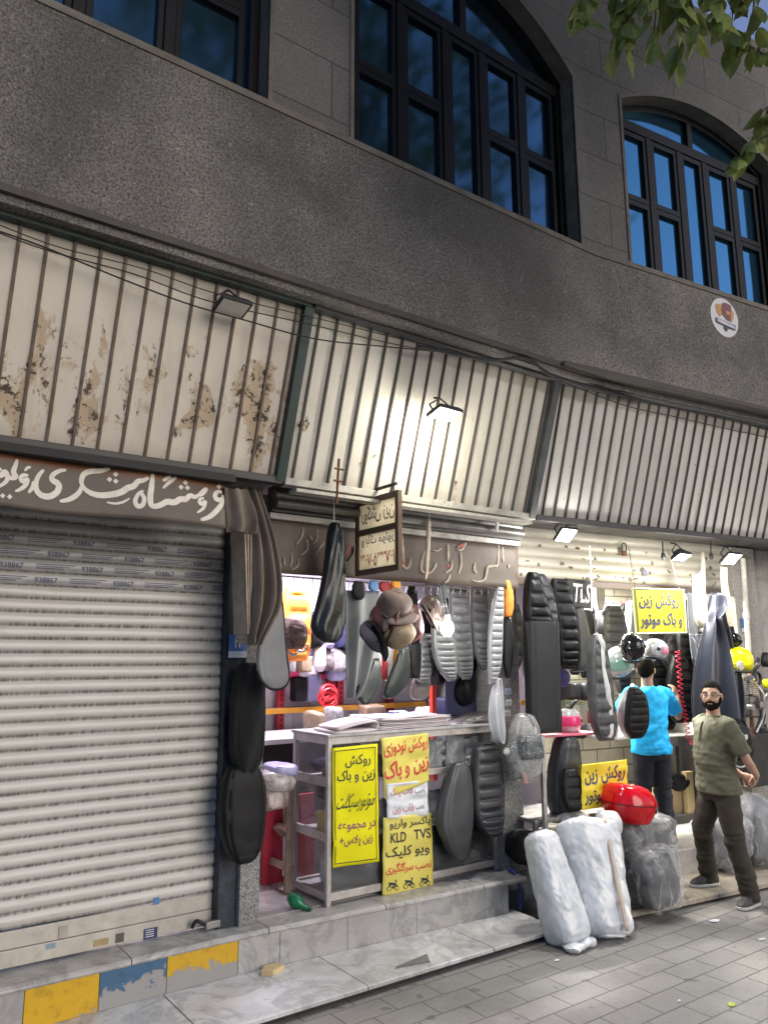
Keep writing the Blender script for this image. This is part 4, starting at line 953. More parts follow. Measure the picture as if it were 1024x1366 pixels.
# ---------------------------------------------------------------- display case
dc = thing('display_case', 'aluminium and glass display case with shelves standing on the doorstep', 'display case', 'L', (3.8, 5.0, ZT))
x0, x1, y0, y1 = 2.985, 4.60, 4.80, 5.30
zc = A('L', 443, 984, 4.80).z; zs2 = [ZT+.09, ZT+.09+(zc-ZT-.09)*.345, ZT+.09+(zc-ZT-.09)*.70]
f = MB()
for x in (x0, x1-.035):
    for y in (y0, y1-.035): f.box(x, x+.035, y, y+.035, ZT, zc)
for z in (ZT+.03, zc-.05):
    f.box(x0+.035, x1-.035, y0+.003, y0+.033, z, z+.05); f.box(x0+.035, x1-.035, y1-.032, y1-.002, z, z+.05)
    f.box(x0+.003, x0+.033, y0+.035, y1-.035, z, z+.05); f.box(x1-.033, x1-.003, y0+.035, y1-.035, z, z+.05)
for z in zs2[1:]: f.box(x0+.003, x0+.033, y0+.035, y1-.035, z-.03, z+.03); f.box(x0+.04+.87, x1-.036, y0+.003, y0+.03, z-.025, z+.02)
f.build('frame', ALU, dc, smooth=False, bevel=.003)
g = N('dusty_glass')
gl = g.n('ShaderNodeBsdfGlossy', i_Color=(1,1,1), i_Roughness=.04); tr = g.n('ShaderNodeBsdfTransparent', i_Color=(.93,.95,.94)); du = g.n('ShaderNodeBsdfDiffuse', i_Color=(.5,.5,.5))
mx = g.n('ShaderNodeMixShader', i_0=.09); g.t.links.new(tr.outputs[0], mx.inputs[1]); g.t.links.new(gl.outputs[0], mx.inputs[2])
mx2 = g.n('ShaderNodeMixShader', i_0=g.ramp(g.noise(g.map(), 5, 8, .7), [(.4, .02), (.8, .17)])); g.t.links.new(mx.outputs[0], mx2.inputs[1]); g.t.links.new(du.outputs[0], mx2.inputs[2])
g.t.links.new(mx2.outputs[0], g.out.inputs[0]); GLASS = g.m
MB().add([(x0+.03,y0+.015,ZT+.08),(x1-.03,y0+.015,ZT+.08),(x1-.03,y0+.015,zc-.05),(x0+.03,y0+.015,zc-.05)], [(0,1,2,3)]).build('front_glass', GLASS, dc, smooth=False)
MB().add([(x0+.015,y0+.03,ZT+.08),(x0+.015,y1-.03,ZT+.08),(x0+.015,y1-.03,zc-.05),(x0+.015,y0+.03,zc-.05)], [(0,1,2,3)]).build('side_glass', GLASS, dc, smooth=False)
for z in [ZT+.06]+zs2[1:]: MB().box(x0+.036, x1-.036, y0+.04, y1-.04, z-.008, z+.004).build('shelf', M('shelf_board', (.34,.33,.32), .5, 0, .15, 5, .1, 30, .4), dc, smooth=False)
MB().box(x0-.01, x1+.01, y0-.01, y1+.01, zc+.001, zc+.022).build('top', M('case_top', (.42,.41,.40), .45, 0, .12, 5, .1, 30, .4), dc, smooth=False, bevel=.004)
MB().add([(x0+.03,y1-.015,ZT+.08),(x1-.03,y1-.015,ZT+.08),(x1-.03,y1-.015,zc-.05),(x0+.03,y1-.015,zc-.05)], [(0,1,2,3)]).build('back_glass', GLASS, dc, smooth=False)
# packets on the shelves
rs = random.Random(11); pk_m = [M('grey_packet', (.26,.26,.27), .3, 0, .3, 14, .5, 25), M('dark_packet', (.04,.04,.045), .3, 0, .3, 14, .5, 25), M('white_packet', (.52,.53,.55), .3, 0, .2, 14, .5, 25), M('brown_packet', (.22,.16,.11), .4, 0, .3, 14, .5, 25), M('clear_packet', (.42,.42,.44), .2, 0, .4, 20, .7, 20)]
pk_n = ['grey', 'black', 'white', 'brown', 'clear']
shn = ['bottom', 'middle', 'top']
for si, z in enumerate([ZT+.066]+[q+.005 for q in zs2[1:]]):
    x = x0+.12
    while x < x1-.15:
        wq = rs.uniform(.10,.22); hq = rs.uniform(.06,.20) if si else rs.uniform(.12,.26); kq = rs.choice([0,1,1,2,3,4])
        m_ = MB().ell((x+wq/2, rs.uniform(4.96,5.10), z+hq/2), (wq/2, .10, hq/2), 16, 9, (0,0,rs.uniform(-.3,.3)), .45).jitter(.02, 9)
        dz = min(v.z for v in m_.v)-z
        for v in m_.v: v.z -= dz
        solo(m_, 'packet', '%s plastic packet on the %s shelf inside the glass display case' % (pk_n[kq], shn[si]), 'packet', pk_m[kq], 'L', '%s packets on the %s shelf of the display case' % (pk_n[kq], shn[si]))
        x += wq+rs.uniform(.01,.05)
for si, z in enumerate([q+.005 for q in zs2[1:]]):
    for x in [x0+.10+.21*i for i in range(8)]:
        if x > x1-.2: continue
        hq = rs.uniform(.14,.30); wq = rs.uniform(.12,.22); kq = rs.choice([0,4,4,2,1,0])
        m_ = MB().grid(lambda u, v: Vector((x+wq*(u-.1)+.05*v, 4.86+.05*v+.03*mnoise.noise(Vector((u*3+x*9, v*3, z))), z+.004+hq*v)), 10, 10)
        solo(m_, 'packet', 'flat %s packet propped behind the glass on the %s shelf of the display case' % (pk_n[kq], ['middle','top'][si]), 'packet', pk_m[kq], 'L', 'flat %s packets on the %s shelf of the display case' % (pk_n[kq], ['middle','top'][si]), thick=.012)
solo(MB().obox((x0+.10, 4.98, zs2[1]+.075), (.05,.14,.13), (0,0,.2)), 'small_box', 'small yellow box behind the side glass of the display case', 'box', M('yellow_card', (.62,.40,.03), .5), bevel=.003)
# posters
def sheet_sign(name, label, cat, fr, c, y, mat, lines, border=None, thick=.002, sub=14, wave=.013, frame=None):
    P0 = quad(fr, c, y); ph = c[0][0]*.1
    P = lambda u, v: P0(u, v)+Vector((0, wave*mnoise.noise(Vector((u*2.5, v*5, ph))), 0))
    t = thing(name, label, cat, fr, P0(.5, 0))
    MB().grid(lambda u, v: P(u, v), sub, sub*2).build('sheet', mat, t, thick=thick)
    if border:
        b = MB(); e, q = border[1], border[2]
        for (u0, u1, v0, v1) in ((e,1-e,1-e*.55-q*.5,1-e*.55),(e,1-e,e*.55,e*.55+q*.5),(e,e+q,e*.55,1-e*.55),(1-e-q,1-e,e*.55,1-e*.55)):
            b.grid(lambda u, v: P(u0+(u1-u0)*u, v0+(v1-v0)*v)+Vector((0,-.0035,0)), 8, 8)
        b.build('border', border[0], t)
    by = {}
    for s, box, mt, bold, sl in lines: text_on(by.setdefault(mt.name, MB()), s, P, box, bold, (0,-.004,0), slant=sl)
    for k, m_ in by.items(): m_.build('lettering', bpy.data.materials[k], t, smooth=False)
    if frame:
        fr_ = MB(); e = frame[1]
        q = [P0(0,1), P0(1,1), P0(1,0), P0(0,0)]
        for a, b in zip(q, q[1:]+q[:1]): fr_.tube([a, b], e, 6)
        fr_.build('frame', frame[0], t)
    return t, P
sheet_sign('poster', 'tall yellow poster with black border and purple last lines on the display case', 'poster', 'L', [(443,998),(503,992),(505,1149),(444,1158)], 4.788, YELL,
  [('روکش', (.28,.84,.815,.925), INK, .012, 0), ('زین و باک', (.10,.93,.685,.80), INK, .014, 0), ('موتورسیکلت', (.10,.92,.44,.60), INK, .004, .18), ('در مجموعه', (.12,.93,.275,.36), INKP, .014, 0), ('زین پلاس+', (.14,.86,.15,.25), INKP, .012, 0)], (INK, .045, .014))
sheet_sign('poster', 'yellow poster with red heading lines above the white notice', 'poster', 'L', [(508,985),(571,978),(572,1042),(513,1066)], 4.786, M('pale_yellow_poster', (.72,.62,.12), .45, 0, .08, 5, .3, 9, .15, (.6,.5,.2)),
  [('روکش نودوزی', (.04,.97,.66,.95), INKR, .016, 0), ('زین و باک', (.03,.99,.22,.58), INKR, .02, 0)])
sheet_sign('notice', 'wrinkled white notice with pale red lettering between two yellow posters', 'notice', 'L', [(515,1046),(570,1040),(571,1088),(516,1092)], 4.783, PAPER,
  [('نصب', (.68,.92,.60,.82), INKG, .008, 0), ('قاب پلاک', (.08,.64,.58,.86), text_mat('pale_red_ink', (.50,.16,.20)), .012, 0), ('نصب', (.68,.90,.16,.36), INKG, .008, 0), ('قاب زین', (.14,.64,.10,.38), text_mat('pale_red_ink', (.5,.16,.2)), .012, 0)])
pt_, PP = sheet_sign('poster', 'yellow poster reading KLD TVS with little motorbikes along the bottom', 'poster', 'L', [(511,1091),(575,1084),(578,1185),(510,1195)], 4.786, M('pale_yellow_poster', (.72,.62,.12), .45),
  [('باکسر واریو', (.12,.97,.83,.96), INK, .014, 0), ('KLD', (.14,.46,.66,.79), INK, .014, 0), ('TVS', (.62,.96,.67,.80), INK, .014, 0), ('ویو کلیک', (.06,.94,.44,.61), INK, .014, 0), ('نصب سرگلگیری', (.05,.96,.25,.40), INKR, .014, 0)])
bk = MB()
for k, u in enumerate((.08,.40,.72)):
    Pk = lambda a, b, u=u: PP(u+.22*a, .05+.14*b)
    for cx_ in (.18,.82): stroke(bk, [(cx_+.17*cos(a), .2+.2*sin(a)) for a in [2*pi*i/14 for i in range(15)]], .07, Pk, -.004, 20)
    stroke(bk, [(.15,.45),(.4,.62),(.62,.55),(.85,.3)], .22, Pk, -.004, 12); stroke(bk, [(.7,.5),(.78,.85),(.66,.92)], .09, Pk, -.004, 8); stroke(bk, [(.1,.75),(.3,.68),(.5,.62)], .14, Pk, -.004, 8); stroke(bk, [(.4,.3),(.6,.3)], .25, Pk, -.004, 6)
bk.build('motorbike_print', INK, pt_, smooth=False)
# dark lining and loose plastic inside the glass
solo(MB().grid(lambda u, v: Vector((x0+.05+(x1-x0-.1)*u, 4.865+.012*sin(14*u+3*v)+.02*mnoise.noise(Vector((u*6, v*4, 0))), ZT+.07+.33*v)), 40, 12), 'black_sheet', 'black crumpled sheet lining the lower front of the display case behind the posters', 'sheet', M('black_crumpled_sheet', (.02,.021,.024), .35, 0, .3, 7, .5, 18), 'L')
solo(MB().grid(lambda u, v: Vector((4.05+.45*u, 4.90+.05*mnoise.noise(Vector((u*5, v*5, 2))), zs2[2]+.01+.20*v)), 20, 10).jitter(.02, 12), 'plastic_sheet', 'pale crumpled plastic sheet on the upper shelf behind the ribbed seat', 'plastic', M('pale_crumpled_plastic', (.46,.47,.47), .2, 0, .3, 12, .9, 16), 'L')
# seats leaning on the case
hung('motorcycle_seat', 'smooth dark grey motorcycle seat leaning against the display case glass', 'seat', 'L', [(1016,606,618),(1030,597,624),(1060,588,627),(1095,584,628),(1122,593,624),(1138,602,620),(1147,608,616)], 4.72, .13, M('smooth_charcoal_vinyl', (.055,.058,.062), .34, 0, .15, 6, .12, 120), p=.62)
hung('motorcycle_seat', 'dark ribbed motorcycle seat leaning on the case beside the granite pillar', 'seat', 'L', [(989,640,655),(1000,632,663),(1030,629,667),(1065,629,670),(1092,634,669),(1108,644,667),(1117,652,662)], 4.71, .13, M('ribbed_charcoal_vinyl', (.04,.042,.046), .34, 0, .15, 6, .12, 120), 12, amp=.42, p=.62)
# sheets lying on top of the case
ztop = zc+.022
def folded(label, xa, xb, ya, yb, layers, dz, mat, seed, name='folded_sheet', r=.02, rz=0.):
    t = MB(); rs = random.Random(seed); cx_, cy_ = (xa+xb)/2, (ya+yb)/2
    for i in range(layers):
        z = ztop+.003+i*dz; jx = [rs.uniform(-.03,.03) for _ in range(4)]
        def fn(u, v, z=z, jx=jx, i=i):
            x = xa+jx[0]+(xb+jx[1]-xa-jx[0])*u; y = ya+jx[2]*.6+(yb-ya)*v
            q = Vector((x, y, z+dz*.5+(.012*mnoise.noise(Vector((x*5, y*6, i*.3+seed)))*(.4+i/layers))+.03*max(0, .12-u)*(i/layers)))
            d = q-Vector((cx_, cy_, 0)); return Vector((cx_, cy_, 0))+Matrix.Rotation(rz, 3, 'Z') @ d
        t.grid(fn, 22, 8)
    return solo(t, name, label, 'sheet', mat, 'L', thick=dz*.72)
folded('thick stack of pale grey sheets lying on the display case', 3.42, 4.12, 4.80, 5.2, 8, .011, FOAM, 1, 'sheet_stack', rz=.05)
folded('pinkish loose sheet spread over the thick sheet stack', 3.40, 3.95, 4.85, 5.28, 1, .05, M('pinkish_sheet', (.62,.52,.53), .7, 0, .08, 5, .2, 40), 5)
tf = MB(); prof = [(.02,0),(.5,.002),(.56,.02),(.57,.05),(.52,.066),(.3,.05),(.08,.02)]
for k in range(2):
    pr = catmull([(3.0+a*.72, 0, ztop+.006+b*1.0+k*.004) for a, b in prof], 26)
    tf.add([(p.x, 4.79+.02*k, p.z) for p in pr]+[(p.x+.06, 5.15, p.z+.004) for p in pr], [(i,i+1,27+i,26+i) for i in range(25)])
solo(tf, 'folded_sheet', 'single pale sheet folded over itself on the left of the case top', 'sheet', FOAM, 'L', thick=.012)
hung('seat_pad', 'dark grey flat seat lying on the right end of the case top', 'seat pad', 'L', [(949,632,650),(956,612,655),(963,600,654),(969,603,630)], 4.95, .30, M('grey_brown_vinyl', (.11,.10,.095), .42, 0, .2, 7, .2, 80), p=.8)
hang_cloth('vinyl_strip', 'pale grey vinyl strips hanging at the edge of the granite pillar', 'vinyl strip', 'L', [(905,659,668),(935,653,671),(965,653,672),(985,660,671),(992,665,669)], 4.62, M('pale_grey_vinyl', (.42,.43,.46), .45, 0, .15, 6, .2, 60), 1.5, .03, .4)
# stickers on the pillar
for lab, px, py, w_, h_, mt in (('pale printed label highest on the middle granite pillar', 677, 922, .075, .05, M('pale_blue_label', (.45,.55,.66), .5, 0, .2, 40)), ('white printed label under another on the middle granite pillar', 678, 937, .075, .05, PAPER), ('lowest printed label on the middle granite pillar', 676, 951, .075, .05, M('faded_label', (.55,.58,.62), .5, 0, .2, 40)), ('small orange sticker on the middle granite pillar', 697, 937, .06, .045, M('orange_sticker', (.75,.36,.02), .5, 0, .25, 60))):
    c = A('L', px, py, 4.738); t = thing('sticker', lab, 'sticker', 'L', (c.x, 4.738, c.z-h_/2))
    MB().box(c.x-w_/2, c.x+w_/2, 4.7365, 4.739, c.z-h_/2, c.z+h_/2).build('paper', mt, t, smooth=False)
    l_ = MB(); l_.box(c.x-w_*.35, c.x+w_*.3, 4.7355, 4.7362, c.z-.003, c.z+.003).box(c.x-w_*.3, c.x+w_*.35, 4.7355, 4.7362, c.z-.016, c.z-.011); l_.build('print', INKG, t, smooth=False)
# rope on the doorstep, bottle, shards, litter
c1 = A('L', 678, 1161, 4.70); c2 = A('L', 690, 1172, 4.60); c3 = A('L', 693, 1195, 4.60); c4 = AZ('L', 694, 1213, .065)
solo(MB().tube([c1, A('L',684,1162,4.62), c2, A('L',692,1184,4.598), c3, c4], .011, 8, 30), 'rope', 'blue rope hanging over the edge of the doorstep by the pillar', 'rope', M('blue_rope', (.05,.07,.30), .7, 0, .3, 60, .8, 200))
bo = thing('bottle', 'green plastic funnel bottle tipped on the shop floor by the case', 'bottle', 'L', AZ('L', 396, 1205, ZT+.006))
c = AZ('L', 396, 1203, ZT+.05); d = Vector((.35,-.5,-.3)).normalized()
MB().tube([c-d*.07, c-d*.03, c+d*.0, c+d*.035, c+d*.05, c+d*.09], [.022,.045,.047,.03,.018,.014], 16).build('body', M('green_plastic', (.01,.16,.06), .25, 0, .15, 6), bo)
MB().tube([c+d*.09, c+d*.115], .018, 12).build('cap', M('dark_green_plastic', (.01,.07,.03), .3), bo)
def shard(label, c, pts, h_, mat, name='stone_shard', rz=0):
    return solo(MB().loft([[Vector((c.x+a, c.y+b, c.z)) for a, b in pts], [Vector((c.x+a*.96, c.y+b*.96, c.z+h_)) for a, b in pts]]), name, label, 'shard', mat, smooth=False)
c = AZ('L', 360, 1297, .061); shard('broken piece of yellow stone lying on the marble apron', c, [(-.07,-.02),(-.01,-.06),(.09,-.02),(.08,.04),(-.02,.045)], .03, M('yellow_stone', (.55,.42,.22), .7, 0, .15, 12, .3, 60))
c = AZ('L', 548, 1284, .061); shard('thin grey flake of stone lying on the apron edge', c, [(-.14,-.02),(.10,-.07),(.16,.03),(.05,.012)], .012, M('grey_flake', (.16,.15,.145), .6, 0, .2, 12, .3, 60))
c = AZ('L', 522, 1302, .0015); shard('narrow pale sliver of stone on the pavers before the apron', c, [(-.03,.08),(.0,.085),(.05,-.06),(.03,-.07)], .015, M('pale_flake', (.45,.43,.40), .6, 0, .2, 12, .3, 60))

# ---------------------------------------------------------------- inside the second shop
NAVY_ = M('navy_cloth', (.03,.032,.09), .6, 0, .2, 6, .2, 40)
LILAC = M('lilac_plastic', (.42,.40,.66), .35, 0, .15, 8, .4, 25)
wt = thing('worktable', 'white-topped worktable standing deep in the second shop', 'table', 'L', (3.3, 5.9, ZT))
za = A('L', 370, 978, 6.1).z
MB().box(2.75, 4.5, 5.65, 6.35, za-.04, za).build('top', M('white_laminate', (.60,.58,.62), .35, 0, .06, 5), wt, smooth=False, bevel=.005)
for x in (2.80, 4.42):
    for y in (5.7, 6.27): MB().box(x, x+.05, y, y+.05, ZT+.006, za-.041).build('leg', BLKMET, wt, smooth=False)
MB().box(2.86, 4.41, 6.18, 6.20, ZT+.2, za-.042).build('panel', M('dark_panel', (.045,.042,.045), .6), wt, smooth=False)
rk = thing('shelf_rack', 'red perforated upright rack with amber beams deep in the second shop', 'rack', 'L', (4.2, 6.7, ZT))
for px in (374, 441, 453, 520):
    x = A('L', px, 930, 6.55).x
    u_ = MB().box(x-.035, x+.035, 6.53, 6.58, ZT+.006, 2.45); u_.build('upright', M('red_rack_paint', (.50,.025,.05), .4, 0, .12, 4, .1, 40), rk, smooth=False, bevel=.003)
    h_ = MB()
    for q in range(46): h_.box(x-.006, x+.006, 6.524, 6.529, .4+q*.045, .418+q*.045)
    h_.build('slot', BLACK, rk, smooth=False)
xa = A('L', 374, 930, 6.55).x; xb = A('L', 560, 930, 6.55).x
for py, mt in ((940, M('amber_beam', (.75,.36,.03), .4)), (898, M('red_rack_paint', (.50,.025,.05), .4)), (868, M('amber_beam', (.75,.36,.03), .4)), (838, M('red_rack_paint', (.5,.025,.05), .4))):
    z = A('L', 450, py, 6.55).z
    MB().box(xa-.5, xb, 6.44, 6.452, z-.05, z).build('beam', mt, rk, smooth=False)
    MB().box(xa-.5, xb, 6.453, 6.615, z-.015, z-.002).build('shelf', M('rack_shelf', (.30,.28,.29), .5), rk, smooth=False)
def on_shelf(label, name, cat, px, py, w_, h_, d_, mat, y=6.6, p=.5, jit=.015, rz=0.):
    c = A('L', px, py, y); m_ = MB().ell((c.x, c.y+d_/2, c.z), (w_/2, d_/2, h_/2), 18, 10, (0,0,rz), p).jitter(jit, 8)
    return solo(m_, name, label, cat, mat, 'L')
on_shelf('lilac folded plastic bundle on the rack beside the grey pad', 'bundle', 'bundle', 402, 882, .34, .16, .3, LILAC, 6.36); on_shelf('second lilac bundle right of the orange jacket', 'bundle', 'bundle', 419, 876, .26, .2, .3, M('pale_lilac_plastic', (.48,.47,.70), .35, 0, .15, 8, .4, 25), 6.33)
on_shelf('pink cloth bundle low on the red rack', 'bundle', 'bundle', 398, 897, .22, .10, .3, M('pink_cloth', (.70,.05,.16), .6, 0, .2, 12, .4, 40), 6.33); on_shelf('white crumpled bag left on the red rack', 'bag', 'bag', 413, 895, .22, .12, .3, M('white_bag', (.62,.58,.64), .35, 0, .15, 8, .6, 25), 6.30)
on_shelf('clear bag of grey fittings behind the black hanging cover', 'bag', 'bag', 449, 880, .34, .22, .3, M('speckled_bag', (.20,.18,.18), .25, 0, .8, 30, .8, 30), 6.28)
on_shelf('pale blue round pack beside the red upright', 'pack', 'pack', 455, 897, .20, .17, .2, M('pale_blue_plastic', (.42,.47,.72), .35, 0, .1, 6), 6.30, .8, .004)
on_shelf('slate blue cardboard box hanging under the rack beam', 'box', 'box', 420, 917, .15, .26, .12, M('slate_blue_card', (.12,.12,.20), .5), 6.3, .2, .003); on_shelf('black speaker-like box under the red rack', 'box', 'box', 402, 920, .12, .22, .12, BLACK, 6.3, .25, .004)
# crowded small stock on the rack and the worktable
cols_ = [('white',PAPER),('black',BLACK),('lilac',LILAC),('grey',M('grey_packet', (.26,.26,.27), .3)),('tan',M('tan_packet', (.34,.26,.17), .5, 0, .3, 14, .4, 25)),('brown',M('brown_packet', (.22,.16,.11), .4)),('clear',M('clear_packet', (.42,.42,.44), .2)),('navy',NAVY_)]
rs = random.Random(31)
for ri, (py, rn) in enumerate(((836,'top'),(866,'second'),(896,'third'),(972,'worktable'))):
    x = A('L', 384, py, 6.3).x; xe = A('L', 600, py, 6.3).x
    while x < xe:
        wq, hq, kq = rs.uniform(.07,.22), rs.uniform(.08,.24), rs.randrange(8); yy = 6.34 if ri < 3 else 5.95
        z0 = A('L', 450, py, 6.5).z if ri < 3 else za+.002
        m_ = MB().ell((x+wq/2, yy, z0+hq/2+.003), (wq/2, .10, hq/2), 14, 9, (0,0,rs.uniform(-.4,.4)), rs.choice([.2,.3,.45])).jitter(.02, 12)
        dz = min(v.z for v in m_.v)-z0-.002
        for v in m_.v: v.z -= dz
        where = 'on the %s shelf of the red rack' % rn if ri < 3 else 'on the white worktable'
        solo(m_, 'packet', 'small %s packet crowded %s' % (cols_[kq][0], where), 'packet', cols_[kq][1], 'L', 'small %s packets %s' % (cols_[kq][0], where))
        x += wq+rs.uniform(.0,.08)
for k in range(16):
    xx_ = 560+k*8.2+rs.uniform(-2,2); yt = 782+rs.uniform(0,40); h_ = rs.uniform(60,120); wd_ = rs.uniform(7,13)
    hung('seat_cover', 'dim cover in the crowded back row of the second shop behind the silver covers', 'seat cover', 'L', [(yt,xx_-wd_*.5,xx_+wd_*.5),(yt+h_*.3,xx_-wd_,xx_+wd_),(yt+h_*.75,xx_-wd_,xx_+wd_),(yt+h_,xx_-wd_*.4,xx_+wd_*.4)], 5.1+.05*(k%3), .08, [BLACK,DARKV,GREYV,BLACK][k%4], [8,0,10,6][k%4], 'dim covers in the back row of the second shop', amp=.35)
cl = MB(); c = A('L', 438, 930, 6.2)
for i in range(9):
    rr = .085+.012*sin(i*2.1); oz = -.012*i+.05; cl.tube([(c.x+rr*cos(a)+.01*sin(i), c.y+.02*sin(a+i), c.z+oz+rr*.75*sin(a)) for a in [2*pi*k/20 for k in range(21)]], .009, 6)
solo(cl, 'cable_coil', 'coil of bright red cable hanging from the amber beam', 'cable coil', M('bright_red_cable', (.80,.05,.06), .4))
hung('jacket', 'bright orange quilted jacket hanging deep inside the left of the shop', 'jacket', 'L', [(783,384,402),(800,377,411),(835,374,413),(860,380,412),(882,386,408)], 6.1, .16, ORANGE, 5, amp=.3)
hung('fur_hat', 'dark brown fur hat in front of the orange jacket', 'hat', 'L', [(824,381,396),(836,377,403),(852,377,403),(866,381,395)], 5.9, .2, M('brown_fur', (.10,.07,.06), .95), 0)
cc = A('L', 392, 872, 5.9); b_ = MB()
for i in range(22):
    a = i*.45; b_.ell((cc.x-.12+.012*i, cc.y+.02*sin(a), cc.z+.02*sin(a*1.3)+.0016*(i-11)**2*.5), (.012,.012,.012), 8, 6)
solo(b_, 'chain', 'silver chain draped under the brown fur hat', 'chain', STEEL)
fg = thing('banner', 'navy banner with a red curved band hanging on the right inside wall', 'banner', 'L', A('L', 632, 955, 5.03))
NAVY = M('navy_cloth', (.03,.032,.09), .6, 0, .2, 6, .2, 40)
PB = quad('L', [(596,888),(662,880),(664,956),(594,956)], 5.03)
MB().grid(lambda u, v: PB(u, v)+Vector((0,.012*sin(9*u+2*v),0)), 24, 16).build('cloth', NAVY, fg, thick=.004)
m_ = MB(); stroke(m_, [(.45,1.0),(.66,.86),(.84,.58),(.93,.2),(.95,.02)], .15, lambda a, b: PB(a, b)+Vector((0,.012*sin(9*a+2*b),0)), -.008, 26); m_.build('red_band', M('red_cloth', (.62,.04,.05), .6), fg)
m_ = MB(); stroke(m_, [(.40,.96),(.59,.82),(.75,.55),(.83,.2),(.85,.02)], .02, lambda a, b: PB(a, b)+Vector((0,.012*sin(9*a+2*b),0)), -.010, 26); m_.build('piping', M('amber_cloth', (.8,.36,.02), .6), fg)
on_shelf('black round helmet hanging before the navy banner', 'helmet', 'helmet', 627, 922, .20, .26, .18, BLACK, 4.95, .9, .008)
for px, py, w_, mt, lab in ((577,948,.05,M('scarlet_post', (.75,.06,.03), .4),'scarlet upright post behind the sheet stack'),):
    a_ = A('L', px, 915, 5.5); b2 = A('L', px, 960, 5.5); solo(MB().box(a_.x-w_/2, a_.x+w_/2, 5.48, 5.52, .9, a_.z), 'post', lab, 'post', mt, smooth=False)
# step ladder with bags
la = thing('step_ladder', 'paint-worn wooden step ladder standing inside left of the display case', 'ladder', 'L', (2.78, 5.15, ZT+.006))
lm = M('worn_ladder_wood', (.30,.20,.15), .7, 0, .3, 7, .3, 40, .4, (.5,.42,.42))
q0 = AZ('L', 346, 1168, ZT+.006); q1 = AZ('L', 383, 1192, ZT+.006); zt_ = ZT+.80
A_ = [Vector((q0.x,q0.y,ZT+.008)), Vector((q1.x,q1.y,ZT+.008))]; B_ = [A('L', 362, 1052, q0.y-.02), A('L', 389, 1044, q1.y+.1)]
def beam(mb, a, b, w_, d_):
    t = (b-a).normalized(); x = t.cross(Vector((0,1,0))).normalized(); y = t.cross(x)
    r = lambda p: [p+x*w_/2*i+y*d_/2*j for i, j in ((-1,-1),(1,-1),(1,1),(-1,1))]
    return mb.loft([r(a), r(b)])
for a, b in zip(A_, B_): m_ = MB(); beam(m_, a, b, .05, .03); m_.build('rail', lm, la, smooth=False, bevel=.003)
for s in (.22, .55, .86):
    m_ = MB(); beam(m_, A_[0].lerp(B_[0], s), A_[1].lerp(B_[1], s), .05, .09); m_.build('step', lm, la, smooth=False, bevel=.003)
for a, b in zip(A_, B_): m_ = MB(); beam(m_, a+Vector((.12,.40,0)), b+Vector((.02,.03,-.01)), .04, .025); m_.build('rear_rail', lm, la, smooth=False)
solo(MB().box(2.86,3.30,5.50,5.53,ZT+.01,ZT+.62), 'display_board', 'red panel with black and white shapes leaning behind the step ladder', 'panel', M('crimson_panel', (.45,.02,.05), .5, 0, .15, 3), smooth=False)

solo(MB().box(3.02,3.06,5.488,5.496,ZT+.05,ZT+.60), 'white_strip', 'white strip leaning on the red panel behind the ladder', 'strip', WHITEP, smooth=False)
for px, py, w_, h_, mt, lab in ((366,1042,.26,.16,M('crinkled_clear_bag', (.40,.36,.36), .2, 0, .5, 25, .9, 20),'crinkled clear bags piled on top of the step ladder'),(374,1025,.20,.08,LILAC,'lilac sheet lying on the bags above the ladder'),(360,1066,.22,.14,M('brown_clear_bag', (.26,.20,.18), .2, 0, .5, 25, .9, 20),'brownish bag squeezed between the ladder rails')):
    c = A('L', px, py, 5.15); solo(MB().ell(c, (w_/2,.13,h_/2), 20, 12, (0,0,0), .6).jitter(.03, 10), 'bag', lab, 'bag', mt)
# ceiling tube of the shop
tl_ = thing('tube_lamp', 'lit ceiling tube inside the second shop behind its fascia', 'lamp', 'L', (3.6, 5.9, 2.82))
MB().box(3.0, 4.3, 5.86, 5.94, 2.86, 2.90).build('housing', WHITEP, tl_, smooth=False)
MB().tube([(3.05,5.9,2.845),(4.25,5.9,2.845)], .014, 10).build('tube', EM('lit_tube', (.92,.86,1.0), 4), tl_)
ld = bpy.data.lights.new('lamp_light', 'AREA'); ld.shape = 'RECTANGLE'; ld.size = 1.3; ld.size_y = .08; ld.energy = 21; ld.color = (.95,.84,1.0)
lo = bpy.data.objects.new('lamp_light', ld); COL.objects.link(lo); lo.parent = tl_; lo.matrix_local = Matrix.Translation((.05,0,.0))
# ================================================================== THIRD SHOP (frame R)
G3 = 'covers hung at the third shop'
c0 = 'R'
hung('seat_cover', 'long flat black vinyl cover with square ends right of the granite pillar', 'seat cover', c0, [(831,701,741),(835,701,742),(900,702,744),(965,704,746),(974,706,746),(978,707,746)], 4.55, .10, M('satin_black_vinyl', (.013,.014,.016), .45, 0, .2, 5, .15, 100, spec=.3), 0, G3, p=.35, endp=.05)
hung('seat_cover', 'black moulded cover hanging above the long flat one by the pillar', 'seat cover', c0, [(763,705,714),(785,701,722),(815,700,732),(834,702,738)], 4.62, .13, BLACK, 5, G3, amp=.3)
hung('seat_cover', 'second black cover squeezed between pillar and ribbed cover', 'seat cover', c0, [(765,714,724),(790,716,734),(815,720,738),(834,726,738)], 4.70, .11, M('charcoal_cover_vinyl', (0.0248,0.0248,0.0279), .4, 0, .2, 7, .2, 100), 4, G3, amp=.25)
hung('seat_cover', 'broad black ribbed cover hanging left of the black lettered flag', 'seat cover', c0, [(772,736,755),(790,736,760),(820,740,768),(855,744,773),(880,747,773),(893,754,769)], 4.66, .12, BLACK, 10, G3, amp=.35)
